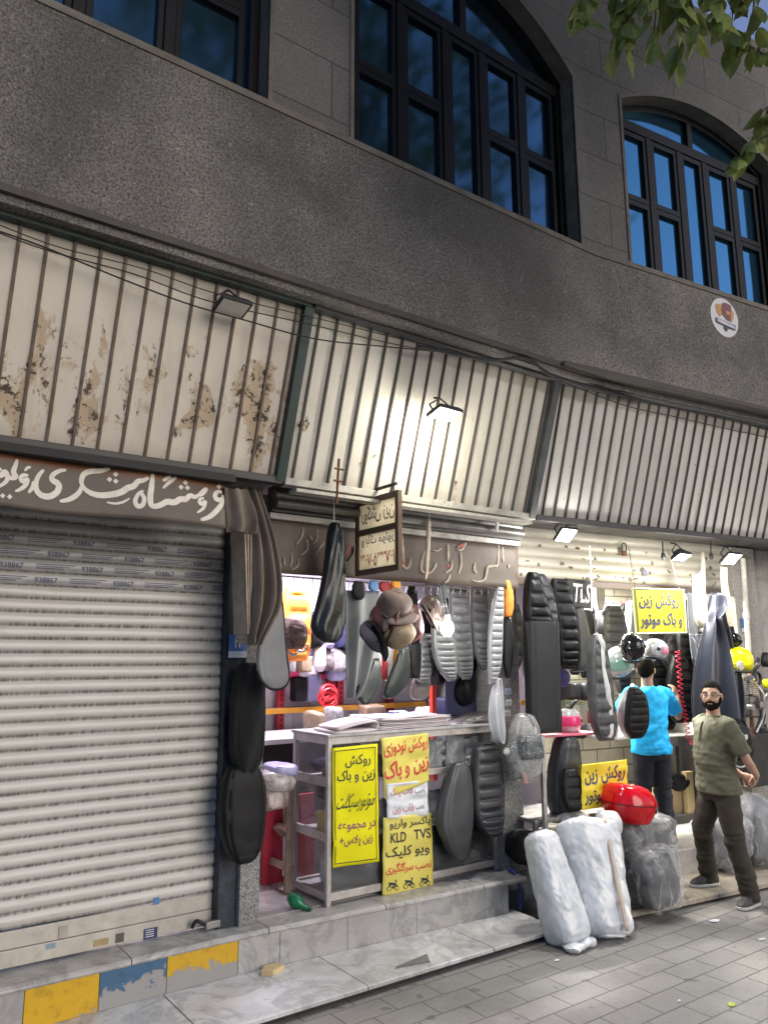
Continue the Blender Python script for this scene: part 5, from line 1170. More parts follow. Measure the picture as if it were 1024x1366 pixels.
hung('seat_cover', 'plain charcoal cover behind the broad ribbed one', 'seat cover', c0, [(800,762,772),(830,764,781),(865,766,787),(886,764,785),(896,760,778)], 4.78, .09, M('plain_charcoal_vinyl', (0.0434,0.0453,0.0484), .4, 0, .15, 7, .15, 100), 0, G3)
hung('seat_cover', 'dark moulded cover with small ribs hanging above the black helmet', 'seat cover', c0, [(807,804,822),(820,800,828),(840,797,831),(862,797,832),(872,801,829)], 5.3, .14, M('deep_charcoal_vinyl', (0.0217,0.0229,0.026), .42, 0, .15, 7, .15, 100), 7, G3, amp=.18)
hung('seat_cover', 'slate cover partly hidden behind the yellow hanging sign', 'seat cover', c0, [(802,838,852),(825,834,858),(850,833,858),(870,836,856)], 5.35, .12, M('slate_vinyl', (.10,.11,.115), .42, 0, .15, 7, .15, 100), 0, G3)
for lab, rows, y, n_, mt in (
 ('black ribbed cover hanging highest right of the yellow sign', [(842,903,920),(870,902,923),(900,903,926),(915,907,922)], 5.12, 8, BLACK),
 ('charcoal ribbed cover between the helmets and the coiled red cord', [(846,888,902),(870,884,903),(890,886,903),(900,890,900)], 5.2, 6, M('charcoal_cover_vinyl', (0.0248,0.0248,0.0279), .4)),
 ('long black ribbed cover behind the coiled red cord', [(874,897,909),(900,890,921),(930,887,923),(952,892,922),(964,899,916)], 5.08, 9, BLACK),
 ('black ribbed cover under the silver wrapped helmet', [(882,858,880),(905,862,890),(930,864,892),(942,870,888)], 5.2, 6, BLACK)):
    hung('seat_cover', lab, 'seat cover', c0, rows, y, .12, mt, n_, G3, amp=.35)
sc = thing('seat_cover', 'grey seat cover with a pale torn edge hanging before the helmets', 'seat cover', c0, A(c0, 802, 988, 4.52), G3)
pad(c0, [(846,791,800),(870,786,806),(905,785,811),(940,785,815),(970,789,817),(988,797,812)], 4.52, .12, 9, amp=.18).build('cover', M('mottled_grey_vinyl', (0.0527,0.0546,0.057), .4, 0, .35, 6, .3, 60), sc, ang=60)
MB().tube([A(c0,a,b,4.45) for a,b in ((795,845),(803,860),(805,890),(810,920),(814,950),(815,975),(810,985))], [.012,.026,.02,.03,.022,.026,.012], 8, 40, ry=.5).jitter(.008, 14).build('torn_edge', M('pale_foam_edge', (.55,.55,.54), .6, 0, .2, 12, .4, 40), sc)
bs = thing('seat_cover', 'grey and black motorcycle seat hanging before the back of the man in blue', 'seat cover', c0, A(c0, 850, 990, 4.50), G3)
pad(c0, [(918,838,850),(930,831,858),(950,826,862),(972,831,862),(985,840,858)], 4.54, .12, 0).build('shell', M('light_grey_shell', (.36,.37,.38), .35, .05, .1, 6, .1, 80), bs, ang=60)
pad(c0, [(916,840,848),(928,838,860),(950,837,866),(972,838,866),(986,846,860)], 4.46, .10, 9, amp=.16).build('ribbed_top', BLACK, bs, ang=60)
MB().tube([A(c0,846,918,4.5), A(c0,846,905,4.52), A(c0,848,850,4.6), A(c0,850,800,4.7)], .004, 5).build('cord', BLKMET, bs)
for k, (xa_, xb_, ya_, yb_, yy, r_, lab, mt) in enumerate((
 (772,790,812,905,5.35,0,'plain black cover deep between the charcoal cover and the torn grey one',BLACK), (818,836,830,925,5.5,8,'charcoal ribbed cover deep behind the pale grey helmet',DARKV), (858,876,800,862,5.5,6,'black ribbed cover deep behind the right half of the yellow sign',BLACK),
 (925,940,842,930,5.0,0,'slate cover hanging below the grey triangular flap',DARKV), (912,926,800,850,5.3,5,'dark ribbed cover behind the right edge of the yellow sign',DARKV), (741,754,890,935,4.95,0,'small dark pouch hanging below the broad ribbed cover',DARKV),
 (790,802,760,815,5.3,0,'narrow grey cover behind the white letters of the black flag',GREYV), (941,952,905,975,4.9,6,'small black ribbed cover low behind the raincoat',BLACK), (890,903,925,975,5.2,5,'black ribbed cover low beside the raised arm of the man in blue',BLACK))):
    h_ = yb_-ya_; hung('seat_cover', lab, 'seat cover', c0, [(ya_, xa_+3, xb_-3), (ya_+h_*.25, xa_, xb_), (ya_+h_*.75, xa_, xb_), (yb_, xa_+4, xb_-4)], yy, .09, mt, r_, G3, amp=.35)
rs = random.Random(41)
for k in range(22):
    xx_ = 748+k*8.6+rs.uniform(-2,2); yt = 800+rs.uniform(-8,34); h_ = rs.uniform(45,95); wd_ = rs.uniform(7,12)
    if 770 < xx_ < 835 and yt+h_ > 880: h_ = 875-yt
    hung('seat_cover', 'dark cover in the crowded back row of the third shop', 'seat cover', c0, [(yt,xx_-wd_*.5,xx_+wd_*.5),(yt+h_*.3,xx_-wd_,xx_+wd_),(yt+h_*.75,xx_-wd_,xx_+wd_),(yt+h_,xx_-wd_*.4,xx_+wd_*.4)], 5.65+.06*(k%4), .09, [BLACK,DARKV,BLACK,GREYV,BLACK][k%5], [7,0,9,6][k%4], 'dark covers in the back row of the third shop', amp=.35)
for k in range(14):
    px_ = 750+k*6.6+rs.uniform(-2,2); py_ = rs.choice([922,958,975]); c = A(c0, px_, py_, 5.75); q = rs.randrange(5)
    nm_, mt_ = [('white',PAPER),('black',BLACK),('grey',M('grey_packet', (.26,.26,.27), .3)),('red',M('dark_red_cloth', (.36,.02,.03), .6)),('mint',M('mint_shelf', (.40,.62,.36), .5))][q]
    solo(MB().ell(c, (rs.uniform(.04,.09),.08,rs.uniform(.05,.10)), 14, 9, (0,0,rs.uniform(-.4,.4)), rs.choice([.2,.3,.45])).jitter(.012, 9), 'packet', 'small %s packet in the crowded depth of the third shop' % nm_, 'packet', mt_, c0, 'small %s packets in the third shop' % nm_)
# black flag with white letters
tls, _ = sheet_sign('flag', 'black flag with outlined white letters TLS behind the seat covers', 'flag', c0, [(752,771),(789,775),(789,813),(754,810)], 4.74, M('black_flag_cloth', (.016,.016,.019), .6, 0, .2, 8, .3, 40), [('TLS', (.28,.94,.2,.86), WHITEP, .015, .1)])
# yellow signs
ysn, PYS = sheet_sign('hanging_sign', 'yellow sign with navy lettering hanging from chains over the helmets', 'sign', c0, [(843,785),(911,787),(915,844),(848,845)], 4.50, M('yellow_sign_board', (.50,.46,.015), .4, 0, .06, 4, .1, 20, .1, (.5,.42,.03)),
  [('روکش زین', (.10,.88,.55,.90), INKB, .018, 0), ('و باک موتور', (.10,.92,.10,.46), INKB, .018, 0)], (M('dark_olive_line', (.12,.12,.02), .5), .04, .012), wave=.001, frame=(M('pale_green_frame', (.50,.55,.30), .45), .008))
for px, top, u in ((846,730,.05),(905,735,.92)):
    a = PYS(u, 1.0); b = A(c0, px+(-8 if u < .5 else -14), top, 4.42); m_ = MB(); n = 22
    for i in range(n):
        p = a.lerp(b, (i+.5)/n); e = (b-a)/n*.62
        side = Vector((.006,0,0)) if i % 2 else Vector((0,.006,0))
        m_.tube([p-e, p-e*.6+side, p+e*.6+side, p+e, p+e*.6-side, p-e*.6-side, p-e], .0018, 4)
    m_.build('chain', STEEL, ysn)
sheet_sign('banner', 'yellow banner with navy lettering low behind the red box', 'banner', c0, [(775,1020),(835,1013),(836,1072),(776,1081)], 4.42, M('warm_yellow_banner', (.78,.62,.03), .45, 0, .06, 4, .2, 12, .15, (.5,.4,.03)),
  [('روکش زین', (.07,.94,.52,.92), INKB, .018, 0), ('و باک موتور', (.07,.95,.08,.44), INKB, .018, 0)], wave=.014)

# helmets
def helmet(label, px, py, y, r, shell, visor, rz, tilt=0., wrap=None, extra=None):
    c = A(c0, px, py, y); t = thing('helmet', label, 'helmet', c0, (c.x, c.y, c.z-r), 'helmets at the third shop')
    R = Euler((tilt, 0, rz)).to_matrix()
    def pl(m_):
        for i in range(len(m_.v)): m_.v[i] = R @ m_.v[i] + c
        return m_
    m_ = MB()
    # shell: rounded crown, chin bar forward (-y), open below
    rings = []
    for i in range(15):
        z = -.85+1.85*i/14; k = sqrt(max(.0009, 1-min(1, abs(z))**2.4)); f_ = 1+.16*max(0, -z)
        rings.append([Vector((r*.92*k*cos(a), r*(1.08*k*sin(a)*(f_ if sin(a) < 0 else 1)), r*z)) for a in [2*pi*j/26 for j in range(26)]])
    m_.loft(rings); pl(m_).build('shell', shell, t)
    if visor:
        v_ = MB(); v_.grid(lambda u, w_: Vector((r*.955*sqrt(1-min(.98, abs(-.30+.72*w_))**2.4)*cos(pi*(1.13+.74*u)), r*1.135*sqrt(1-min(.98, abs(-.30+.72*w_))**2.4)*sin(pi*(1.13+.74*u)), r*(-.30+.72*w_))), 18, 8)
        pl(v_).build('visor', visor, t, thick=.004)
        for sx_ in (-1, 1): pl(MB().ell((sx_*r*.93, -.1*r, .05*r), (r*.06,r*.17,r*.17), 14, 8)).build('pivot', BLKMET, t)
    pl(MB().tube([(r*.80*cos(a), r*.95*sin(a)-.03*r, -r*.84) for a in [2*pi*i/24 for i in range(25)]], r*.09, 8)).build('rim', BLKMET, t)
    if extra: extra(t, c, r, R, pl)
    return t
GB = M('gloss_black_paint', (.008,.008,.009), .12, 0, .2, 5); VIS = M('dark_visor', (.01,.011,.012), .06); PAL = M('pearl_grey_paint', (.42,.47,.46), .22, .05, .1, 5); SILP = M('silver_wrap', (.50,.50,.52), .2, .2, .35, 22, .6, 22)
helmet('gloss black helmet hanging left of the yellow sign', 843, 862, 4.52, .118, GB, VIS, -.9, .5)
helmet('pale grey helmet hanging behind and below the black one', 826, 882, 4.72, .135, PAL, M('mint_visor', (.22,.42,.36), .1, 0, .1), -1.2, .35)
helmet('silver helmet wrapped in shiny plastic right of the black one', 874, 866, 4.56, .098, SILP, M('pink_print', (.60,.22,.30), .3, 0, .6, 16), .9, .2)
helmet('pink and silver helmet with a horn on the pink tray', 758, 962, 4.72, .115, M('silver_pink_paint', (.50,.48,.49), .2, .1, .3, 6), M('pink_visor', (.75,.06,.20), .15), -.7, .0,
   extra=lambda t, c, r, R, pl: pl(MB().tube([(0,-.2*r,.9*r),(.35*r,0,1.25*r),(.75*r,.1*r,1.55*r)], [r*.22,r*.17,.004], 10, 12)).build('horn', BLKMET, t))
def badge(t, c, r, R, pl):
    m_ = MB(); P = lambda u, v: Vector((r*.97*cos(pi*(1.2+.5*u))*.95, r*1.13*sin(pi*(1.2+.5*u)), r*(-.05+.3*v)))
    text_on(m_, 'DODOX', P, (0,1,.35,1), .02, (0,0,0)); pl(m_).build('lettering', INK, t, smooth=False)
    pl(MB().lathe((0,0,0), [(.001,0),(r*.32,0),(r*.32,.006),(.001,.007)], 18)).build('badge', M('faded_badge', (.45,.42,.35), .5, 0, .6, 40), t)
hy = helmet('bright yellow helmet hanging right of the dark raincoat', 985, 880, 4.55, .125, M('bright_yellow_paint', (.78,.72,.01), .2, 0, .06, 5), None, .1, .1)
m_ = MB(); cc = A(c0, 985, 876, 4.55); P = lambda u, v: cc+Vector((.123*cos(pi*(1.12+.5*u)), .140*sin(pi*(1.12+.5*u)), .02*(v-.5)+.03))
text_on(m_, 'XDODOX', P, (0,1,0,1), .02, (0,-.006,0)); m_.build('lettering', INK, hy, smooth=False)
cb = A(c0, 988, 888, 4.40); m_ = MB(); m_.v = []; m_.loft([[Vector((cb.x+q*cos(a), 4.412-d, cb.z+q*sin(a))) for a in [2*pi*i/18 for i in range(18)]] for q, d in ((.048,0),(.046,.008),(.03,.010))]); m_.build('badge', M('faded_badge', (.45,.42,.35), .5, 0, .6, 40), hy)
helmet('black helmet hanging above the yellow one beside the blue plaque', 978, 853, 4.62, .07, GB, VIS, .6, .5)
hs = thing('helmet_shelf', 'pink tray shelf on a grey steel post right of the pillar', 'shelf', c0, A(c0, 726, 1112, 4.55))
a = A(c0, 716, 985, 4.62); b = A(c0, 780, 975, 4.62); z = (a.z+b.z)/2-.01
MB().box(a.x, b.x+.1, 4.56, 4.90, z, z+.018).build('tray', M('pink_tray', (.70,.16,.24), .45, 0, .12, 5), hs, bevel=.004)
p0 = A(c0, 722, 980, 4.52); p1 = A(c0, 727, 1112, 4.52)
m_ = MB(); beam(m_, Vector((p1.x,4.52,.272)), Vector((p0.x,4.52,p0.z)), .035, .035); m_.build('post', M('grey_steel_post', (.36,.35,.34), .45, .3, .15, 7, .1, 40, .4), hs, smooth=False, bevel=.003)
# low steel counter with goods
lc = thing('counter', 'low grey steel counter with goods behind the white wrapped rolls', 'counter', c0, A(c0, 780, 1110, 4.7))
a = A(c0, 706, 1092, 4.55); b = A(c0, 846, 1092, 4.55)
for zz in (a.z-.02, a.z-.22): MB().box(a.x+.05, b.x-.1, 4.55, 5.1, zz-.03, zz).build('shelf', STEEL, lc, smooth=False, bevel=.004)
for x in (a.x+.06, b.x-.14):
    for y in (4.56, 5.05): MB().box(x, x+.035, y, y+.035, .273, a.z-.02).build('leg', STEEL, lc, smooth=False)
hung('motorcycle_seat', 'large grey moulded seat standing on the counter left of the yellow banner', 'seat', c0, [(982,747,762),(995,741,768),(1030,735,772),(1065,734,774),(1084,738,772)], 4.62, .20, M('mid_charcoal_vinyl', (0.0465,0.0477,0.0515), .38, 0, .2, 6, .15, 100), 0)
hung('motorcycle_seat', 'dark oval seat face leaning on the large grey seat', 'seat', c0, [(1025,752,764),(1040,747,771),(1062,746,774),(1080,752,771)], 4.50, .08, BLACK, 4, amp=.25)
for px, py, w_, h_, mt, lab in ((758,1091,.28,.10,M('clear_crumple', (.36,.36,.37), .2, 0, .5, 25, .9, 22),'crumpled clear packing on the steel counter'),(800,1092,.34,.08,DARKV,'dark flat cushion at the right of the steel counter'),(700,1130,.24,.24,BLACK,'black bag under the counter beside the granite pillar'),(735,1215,.40,.16,BLKMET,'black rubber mat heaped behind the rolls on the apron')):
    yy = 4.60 if py < 1120 else (4.62 if py < 1200 else 4.40)
    c = A(c0, px, py, yy); solo(MB().ell(c, (w_/2, .15, h_/2), 22, 12, (0,0,0), .6).jitter(.03, 9), 'bundle', lab, 'bundle', mt, c0)
hung('seat_bag', 'black basket of parts standing dark under the counter', 'bag', c0, [(1112,734,760),(1135,732,770),(1160,734,774)], 4.66, .3, BLKMET, 0)
# wrapped gear on the middle pillar
gw = thing('wrapped_gear', 'grey motorcycle backrest wrapped in clear plastic tied to the granite pillar', 'wrapped gear', c0, A(c0, 700, 1045, 4.55))
pad(c0, [(955,690,706),(975,682,713),(1000,678,722),(1025,680,720),(1040,684,715)], 4.58, .16, 0, p=.7).jitter(.012, 9).build('body', M('speckled_grey_wrap', (.24,.235,.22), .28, 0, .5, 60, .9, 45), gw)
pad(c0, [(980,695,716),(990,692,720),(1005,692,723),(1013,694,722)], 4.47, .10, 0, p=.5).build('padded_block', M('speckled_dark_wrap', (.11,.12,.125), .25, 0, .9, 90, .8, 60), gw)
pad(c0, [(951,691,707),(968,683,713),(990,679,719),(1008,676,722),(1025,684,720),(1045,690,708)], 4.55, .20, 0, p=.8).jitter(.02, 8).build('film', FILM, gw)
c = A(c0, 675, 1002, 4.5); m_ = MB()
for i in range(9): a = i*.7; m_.tube([c, c+Vector((.035*cos(a), -.005, .03*sin(a)))], [.010,.004], 6)
m_.build('knot', M('film_knot', (.5,.5,.49), .3), gw)
MB().tube([A(c0,699,1030,4.5), A(c0,700,1045,4.49)], .02, 8).build('strap_end', M('rose_strap', (.45,.22,.18), .6), gw)
def crinkle(mb, amp):
    c = sum(mb.v, Vector())/len(mb.v)
    for i, q in enumerate(mb.v):
        d = (q-c).normalized(); mb.v[i] = q+d*amp*(crumple(Vector((q.x, q.y, q.z*.6)), 8)+.4*crumple(q, 20)-.5)
    return mb
# bundled white rolls leaning on the step
def roll(label, b, t, ra, rb, mat, film, taper=0.0, tape=False, n=40, seed=0):
    o = thing('wrapped_roll', label, 'roll', c0, (b.x, b.y, 0), 'white wrapped rolls leaning at the kerb')
    ax = (t-b).normalized(); xx = Vector((1,0,0)); xx = (xx-ax*xx.dot(ax)).normalized(); yy = ax.cross(xx)
    def surf(rr, wob):
        rings = []; nn, mm = 110, 90
        for i in range(nn+1):
            s = i/nn; p = b.lerp(t, s); k = (1-abs(2*s-1)**14)**.4*(1+.05*sin(3*s+seed))*(1+taper*(s-.5)) if 0 < i < nn else .55
            ring = []
            for j in range(mm):
                a = 2*pi*j/mm
                q = p+xx*(ra*rr*k*sp(cos(a),.72))+yy*(rb*rr*k*sp(sin(a),.72))
                u = Vector((q.x*.9+q.z*.30, q.y*.9, q.z*.30-q.x*.25))+Vector((seed,0,0))
                w_ = wob*(1.0*mnoise.noise(u*4.5)+.65*crumple(u, 7)+.28*crumple(u*1.1+Vector((q.z*.2,0,0)), 19)-.5)
                ring.append(q+(q-p).normalized()*w_)
            rings.append(ring)
        return MB().loft(rings)
    surf(.93, .004).build('core', mat, o); fm_ = surf(1.01, .022); fm_.build('film', film, o, ang=180)
    return o, ax, xx, yy
CORE = M('white_foam_roll', (.56,.59,.63), .55, 0, .08, 5, .2, 30)
g = N('crumpled_white_film'); v = g.map(); n_ = g.noise(v, 5, 6, .6)
g.fin(g.mix(g.ramp(n_, [(.35, 0), (.65, 1)]), (.55,.58,.61), (.74,.76,.78)), .2, 0, g.bump(g.noise(g.map((1,1,.45), rot=(0,.4,0)), 20, 5, .6), .4, .008), Alpha=g.ramp(g.noise(v, 3, 4), [(.3, .78), (.6, 1)])); g.b.inputs['Specular IOR Level'].default_value = .8; ROLLF = g.m
bz = AZ(c0, 772, 1262, 0); tz = A(c0, 726, 1112, 4.12)
roll('narrower white wrapped roll leaning left toward the granite pillar', Vector((bz.x-.03, bz.y+.03, .005)), Vector((tz.x, 4.2, tz.z)), .15, .12, CORE, ROLLF, taper=-.15, seed=1)
bz2 = AZ(c0, 818, 1256, 0); tz2 = A(c0, 783, 1094, 4.2)
r2, ax, xx, yy = roll('broad white wrapped roll with a tape stripe leaning right of the narrow one', Vector((bz2.x, bz2.y+.05, .005)), Vector((tz2.x, 4.22, tz2.z)), .235, .15, CORE, ROLLF, taper=.22, seed=4)
bb_ = Vector((bz2.x, bz2.y+.05, .005)); tt_ = Vector((tz2.x, 4.22, tz2.z))
m_ = MB(); vs = []
for i in range(21):
    p = bb_.lerp(tt_, .03+.94*i/20)+xx*.045-yy*(.158 if yy.y > 0 else -.158)
    vs += [p-xx*.018, p+xx*.018]
m_.add(vs, [(2*i, 2*i+1, 2*i+3, 2*i+2) for i in range(20)]); m_.build('tape_stripe', M('pinkish_tape', (.45,.36,.30), .4), r2, thick=.004)
c = A(c0, 812, 1098, 4.22); solo(MB().ell(c, (.115,.10,.085), 22, 14, (0,.5,0), .85).jitter(.02, 12), 'plastic_ball', 'scrunched white plastic ball on top of the broad roll', 'plastic', M('scrunched_white_plastic', (.62,.64,.66), .3, 0, .15, 14, .9, 30), c0)
c = AZ(c0, 766, 1262, .03); solo(MB().ell((c.x+.06,c.y+.02,.03), (.15,.08,.03), 22, 12, (0,0,.2), .7).jitter(.025, 16), 'plastic_film', 'loose gathered plastic film at the foot of the rolls', 'plastic', M('gathered_film', (.60,.62,.64), .25, 0, .25, 16, 1.0, 30), c0)
# red top box on wrapped bundles
rb = thing('top_box', 'glossy red motorcycle top box resting on plastic-wrapped bundles', 'top box', c0, A(c0, 838, 1098, 4.30))
c = A(c0, 838, 1070, 4.30); RED = M('glossy_red_paint', (.50,.004,.010), .14, 0, .04, 3)
wv, hv = .215, .155
def half(zs):
    rings = []
    for z, k, sh_ in zs:
        rings.append([c+Vector((wv*k*sp(cos(a),.72)+sh_, .19*k*sp(sin(a),.72), z)) for a in [2*pi*i/32 for i in range(32)]])
    return MB().loft(rings)
RT_ = Matrix.Rotation(.12, 3, 'Y')
def rot(m_):
    for i in range(len(m_.v)): m_.v[i] = RT_ @ (m_.v[i]-c) + c
    return m_
rot(half([(-.155,.60,.02),(-.15,.68,.02),(-.10,.84,.01),(-.04,.97,0),(-.012,1.0,0)])).build('base', RED, rb)
rot(half([(-.004,1.0,0),(.02,.99,0),(.07,.90,-.01),(.115,.74,-.025),(.135,.55,-.04),(.142,.25,-.05)])).build('lid', RED, rb)
rot(half([(-.0125,1.015,0),(-.0035,1.015,0)])).build('seam', M('dark_red_seam', (.12,.004,.006), .3), rb)
cl_ = c+Vector((.14,-.155,-.04)); rot(MB().obox(cl_, (.035,.02,.04), (0,0,.6))).build('latch', GB, rb, bevel=.004)
m_ = MB().ell(c+Vector((-.05,-.085,.125)), (.03,.012,.022), 12, 8); rot(m_).build('badge', M('gold_badge', (.6,.40,.15), .3, .4), rb)
bt_ = thing('wrapped_bundle', 'tall black bundle wrapped in clear plastic carrying the red top box', 'bundle', c0, A(c0, 862, 1150, 4.40))
a = A(c0, 820, 1090, 4.38); b = A(c0, 891, 1140, 4.38); zt2 = A(c0, 840, 1097, 4.30).z-.01
MB().box(a.x+.02, b.x-.02, 4.32, 4.62, .075, zt2-.02).jitter(.02, 5).build('core', M('matt_black_stock', (.02,.02,.022), .5, 0, .3, 8, .3, 40), bt_, bevel=.03)
m_ = MB(); m_.ell(((a.x+b.x)/2, 4.45, (zt2+.07)/2+.02), ((b.x-a.x)/2+.05, .22, (zt2-.06)/2+.03), 70, 46, (0,0,0), .45).jitter(.03, 7); m_ = crinkle(m_, .02); m_.build('film', FILM, bt_)
bg = thing('wrapped_bag', 'squat black bag in clear plastic on the platform beside the olive-trousered man', 'bag', c0, AZ(c0, 878, 1208, .06))
c = AZ(c0, 876, 1212, .06); 
MB().ell((c.x, c.y+.05, .27), (.20,.17,.20), 26, 14, (0,0,0), .65).jitter(.04, 6).build('core', M('matt_black_stock', (.02,.02,.022), .5), bg)
crinkle(MB().ell((c.x, c.y+.04, .275), (.225,.19,.225), 70, 46, (0,0,0), .65).jitter(.045, 6), .024).build('film', FILM, bg)
wl = thing('wheel', 'small black wheel lying among the bundles behind the broad roll', 'wheel', c0, AZ(c0, 846, 1205, .06))
c = A(c0, 846, 1188, 4.22); m_ = MB().tube([c+Vector((.085*cos(a),-.0,.085*sin(a))) for a in [2*pi*i/28 for i in range(29)]], .032, 10); m_.build('tyre', BLACK, wl)
MB().ell(c, (.05,.03,.05), 16, 10).build('hub', STEEL, wl)
c = A(c0, 838, 1140, 4.28); solo(MB().ell(c, (.07,.09,.26), 26, 20, (0,.1,0), .8).jitter(.04, 8).jitter(.012, 24), 'plastic_bag', 'clear plastic bag bulging between the broad roll and the black bundle', 'bag', FILM, c0)
for px, py, rx, rz_, lab in ((968,1142,.21,.25,'large grey plastic-wrapped sack behind the legs of the man in olive'),(1006,1140,.18,.31,'tall clear-wrapped sack at the right edge behind the man in olive'),(944,1108,.14,.13,'small milky plastic bag left of the man in olive')):
    c = A(c0, px, py, 4.52 if px != 944 else 4.85); zc_ = max(c.z, .07+rz_) if px != 944 else c.z
    t = thing('wrapped_sack', lab, 'sack', c0, (c.x, c.y, zc_-rz_))
    MB().ell((c.x,c.y,zc_), (rx*.92,.17,rz_*.94), 26, 16, (0,0,0), .65).jitter(.05, 5).build('core', M('dim_grey_stock', (.17,.175,.19), .5, 0, .4, 7, .4, 30) if px != 944 else PAPER, t)
    crinkle(MB().ell((c.x,c.y-.01,zc_), (rx,.19,rz_), 70, 46, (0,0,0), .65).jitter(.055, 5), .026).build('film', FILM if px != 944 else FILMW, t)
# cartons and board in the room
def carton(label, px0, py0, px1, py1, y, d_, mat, name='carton'):
    a = A(c0, px0, py0, y); b = A(c0, px1, py1, y)
    return solo(MB().box(a.x, b.x, y, y+d_, b.z, a.z), name, label, 'carton', mat, c0, smooth=False, bevel=.004)
CARD = M('tan_cardboard', (.40,.29,.17), .8, 0, .12, 5, .2, 30, .2)
carton('wide cardboard carton on the shop step behind the man in blue', 886, 1054, 914, 1086, 5.45, .4, CARD); carton('pale wooden board standing right of the cardboard carton', 914, 1030, 928, 1087, 5.38, .06, M('pale_board', (.55,.42,.22), .6, 0, .12, 5, .2, 30), 'board')
carton('tall black cabinet edge standing behind the man in olive', 929, 985, 940, 1076, 5.30, .3, BLKMET, 'cabinet')
carton('long grey bench top against the cream block wall', 884, 983, 930, 993, 5.55, .5, M('grey_bench', (.25,.25,.24), .5, 0, .15, 6), 'bench_top')
solo(MB().ell(A(c0, 900, 1042, 5.5), (.13,.12,.08), 20, 12, (0,0,0), .7).jitter(.04, 9), 'black_cloth', 'black crumpled cloth lying on the cardboard carton', 'cloth', BLACK, c0)
cb_ = A(c0, 892, 1086, 5.45).z
solo(MB().box(A(c0,884,1086,5.4).x, A(c0,932,1086,5.4).x, 5.35, 6.0, .273, cb_-.004), 'plinth', 'dark low plinth carrying the carton and pale board', 'plinth', M('dark_plinth', (.06,.057,.053), .7, 0, .3, 6), c0, smooth=False)
# coiled red cord
m_ = MB(); P0 = [(903,868),(906,900),(908,930),(914,958),(918,985)]; cp = catmull([A(c0, a, b, 4.98) for a, b in P0], 200)
m_.tube([p+Vector((.028*cos(i*.62), .02*sin(i*.62), 0)) for i, p in enumerate(cp)], .0045, 5)
solo(m_, 'coiled_cord', 'coiled red cord hanging down before the black ribbed covers', 'cord', M('rose_red_cable', (.65,.03,.08), .4), c0)
solo(MB().ell(A(c0, 924, 990, 5.0), (.05,.03,.02), 14, 8).jitter(.02, 20), 'red_clamp', 'small red clamp at the lower end of the coiled cord', 'clamp', M('rose_red_cable', (.65,.03,.08), .4), c0)
# cream pelts, raincoat, pipe
HID = M('cream_hide', (.42,.39,.31), .8, 0, .15, 9, .5, 40, .15)
hang_cloth('hide', 'pale cream hide with a long thin tail hanging right of the yellow sign', 'hide', c0, [(735,936,938),(762,936,940),(769,925,942),(785,924,943),(810,925,947),(828,928,948),(838,936,947)], 4.52, HID, 1.2, .03, .2, G3)
hang_cloth('hide', 'narrow curved cream hide below the farthest floodlight', 'hide', c0, [(756,961,970),(775,962,971),(800,965,976),(825,971,980),(836,974,980)], 4.48, M('warm_cream_hide', (.42,.36,.26), .8, 0, .15, 9, .5, 40, .15), 1, .025, 1.2, G3)
NV = M('navy_grey_raincoat', (.032,.035,.05), .36, 0, .15, 5, .2, 60)
hang_cloth('raincoat', 'dark navy raincoat tied at the top and hanging wide behind the man in olive', 'raincoat', c0, [(790,950,964),(810,948,965),(824,947,956),(838,942,962),(865,934,969),(900,929,974),(940,928,978),(965,932,980)], 4.46, NV, 1.6, .07, .7, G3, .3)
hang_cloth('raincoat', 'second dark sheet hanging right of the tied raincoat', 'raincoat', c0, [(798,963,969),(830,964,976),(870,968,984),(920,970,990),(965,974,990)], 4.60, M('black_navy_sheet', (.03,.032,.045), .4, 0, .15, 5, .2, 60), 1.5, .04, 0, G3)
hang_cloth('vinyl_sheet', 'grey sheet hanging between the cream hide and the ribbed covers', 'vinyl sheet', c0, [(790,917,926),(820,918,929),(850,921,932),(880,926,934)], 4.75, M('blue_grey_sheet', (.16,.17,.20), .4, 0, .15, 5, .2, 60), 1.2, .03, 0, G3)
hang_cloth('vinyl_sheet', 'grey triangular flap sticking out under the cream hide', 'vinyl sheet', c0, [(846,919,938),(856,926,940),(870,930,938),(884,934,938)], 4.55, M('light_flap', (.22,.22,.24), .4, 0, .2, 5, .2, 60), 1, .02, 0, G3)
pp = thing('pipe', 'tall off-white pipe with rusty foot rising beside the blue plaque', 'pipe', c0, A(c0, 1002, 960, 4.62))
p0 = A(c0, 990, 745, 4.62); p1 = A(c0, 999, 885, 4.62); p2 = A(c0, 1003, 985, 4.62)
MB().tube([p0, p1], .026, 12).build('upper_pipe', M('off_white_pipe', (.52,.48,.42), .5, 0, .15, 6, .1, 30, .4), pp); MB().tube([p1, p2], .020, 12).build('lower_pipe', RUST, pp)
for k in (.55, 1.0): q = p0.lerp(p1, k); MB().tube([q-Vector((0,0,.03)), q+Vector((0,0,.03))], .034, 12).build('collar', M('off_white_pipe', (.52,.48,.42), .5), pp)
plaque('blue enamel house number 20 beside the off-white pipe', c0, 993, 834, 4.79, .12, .14, '۲۰')
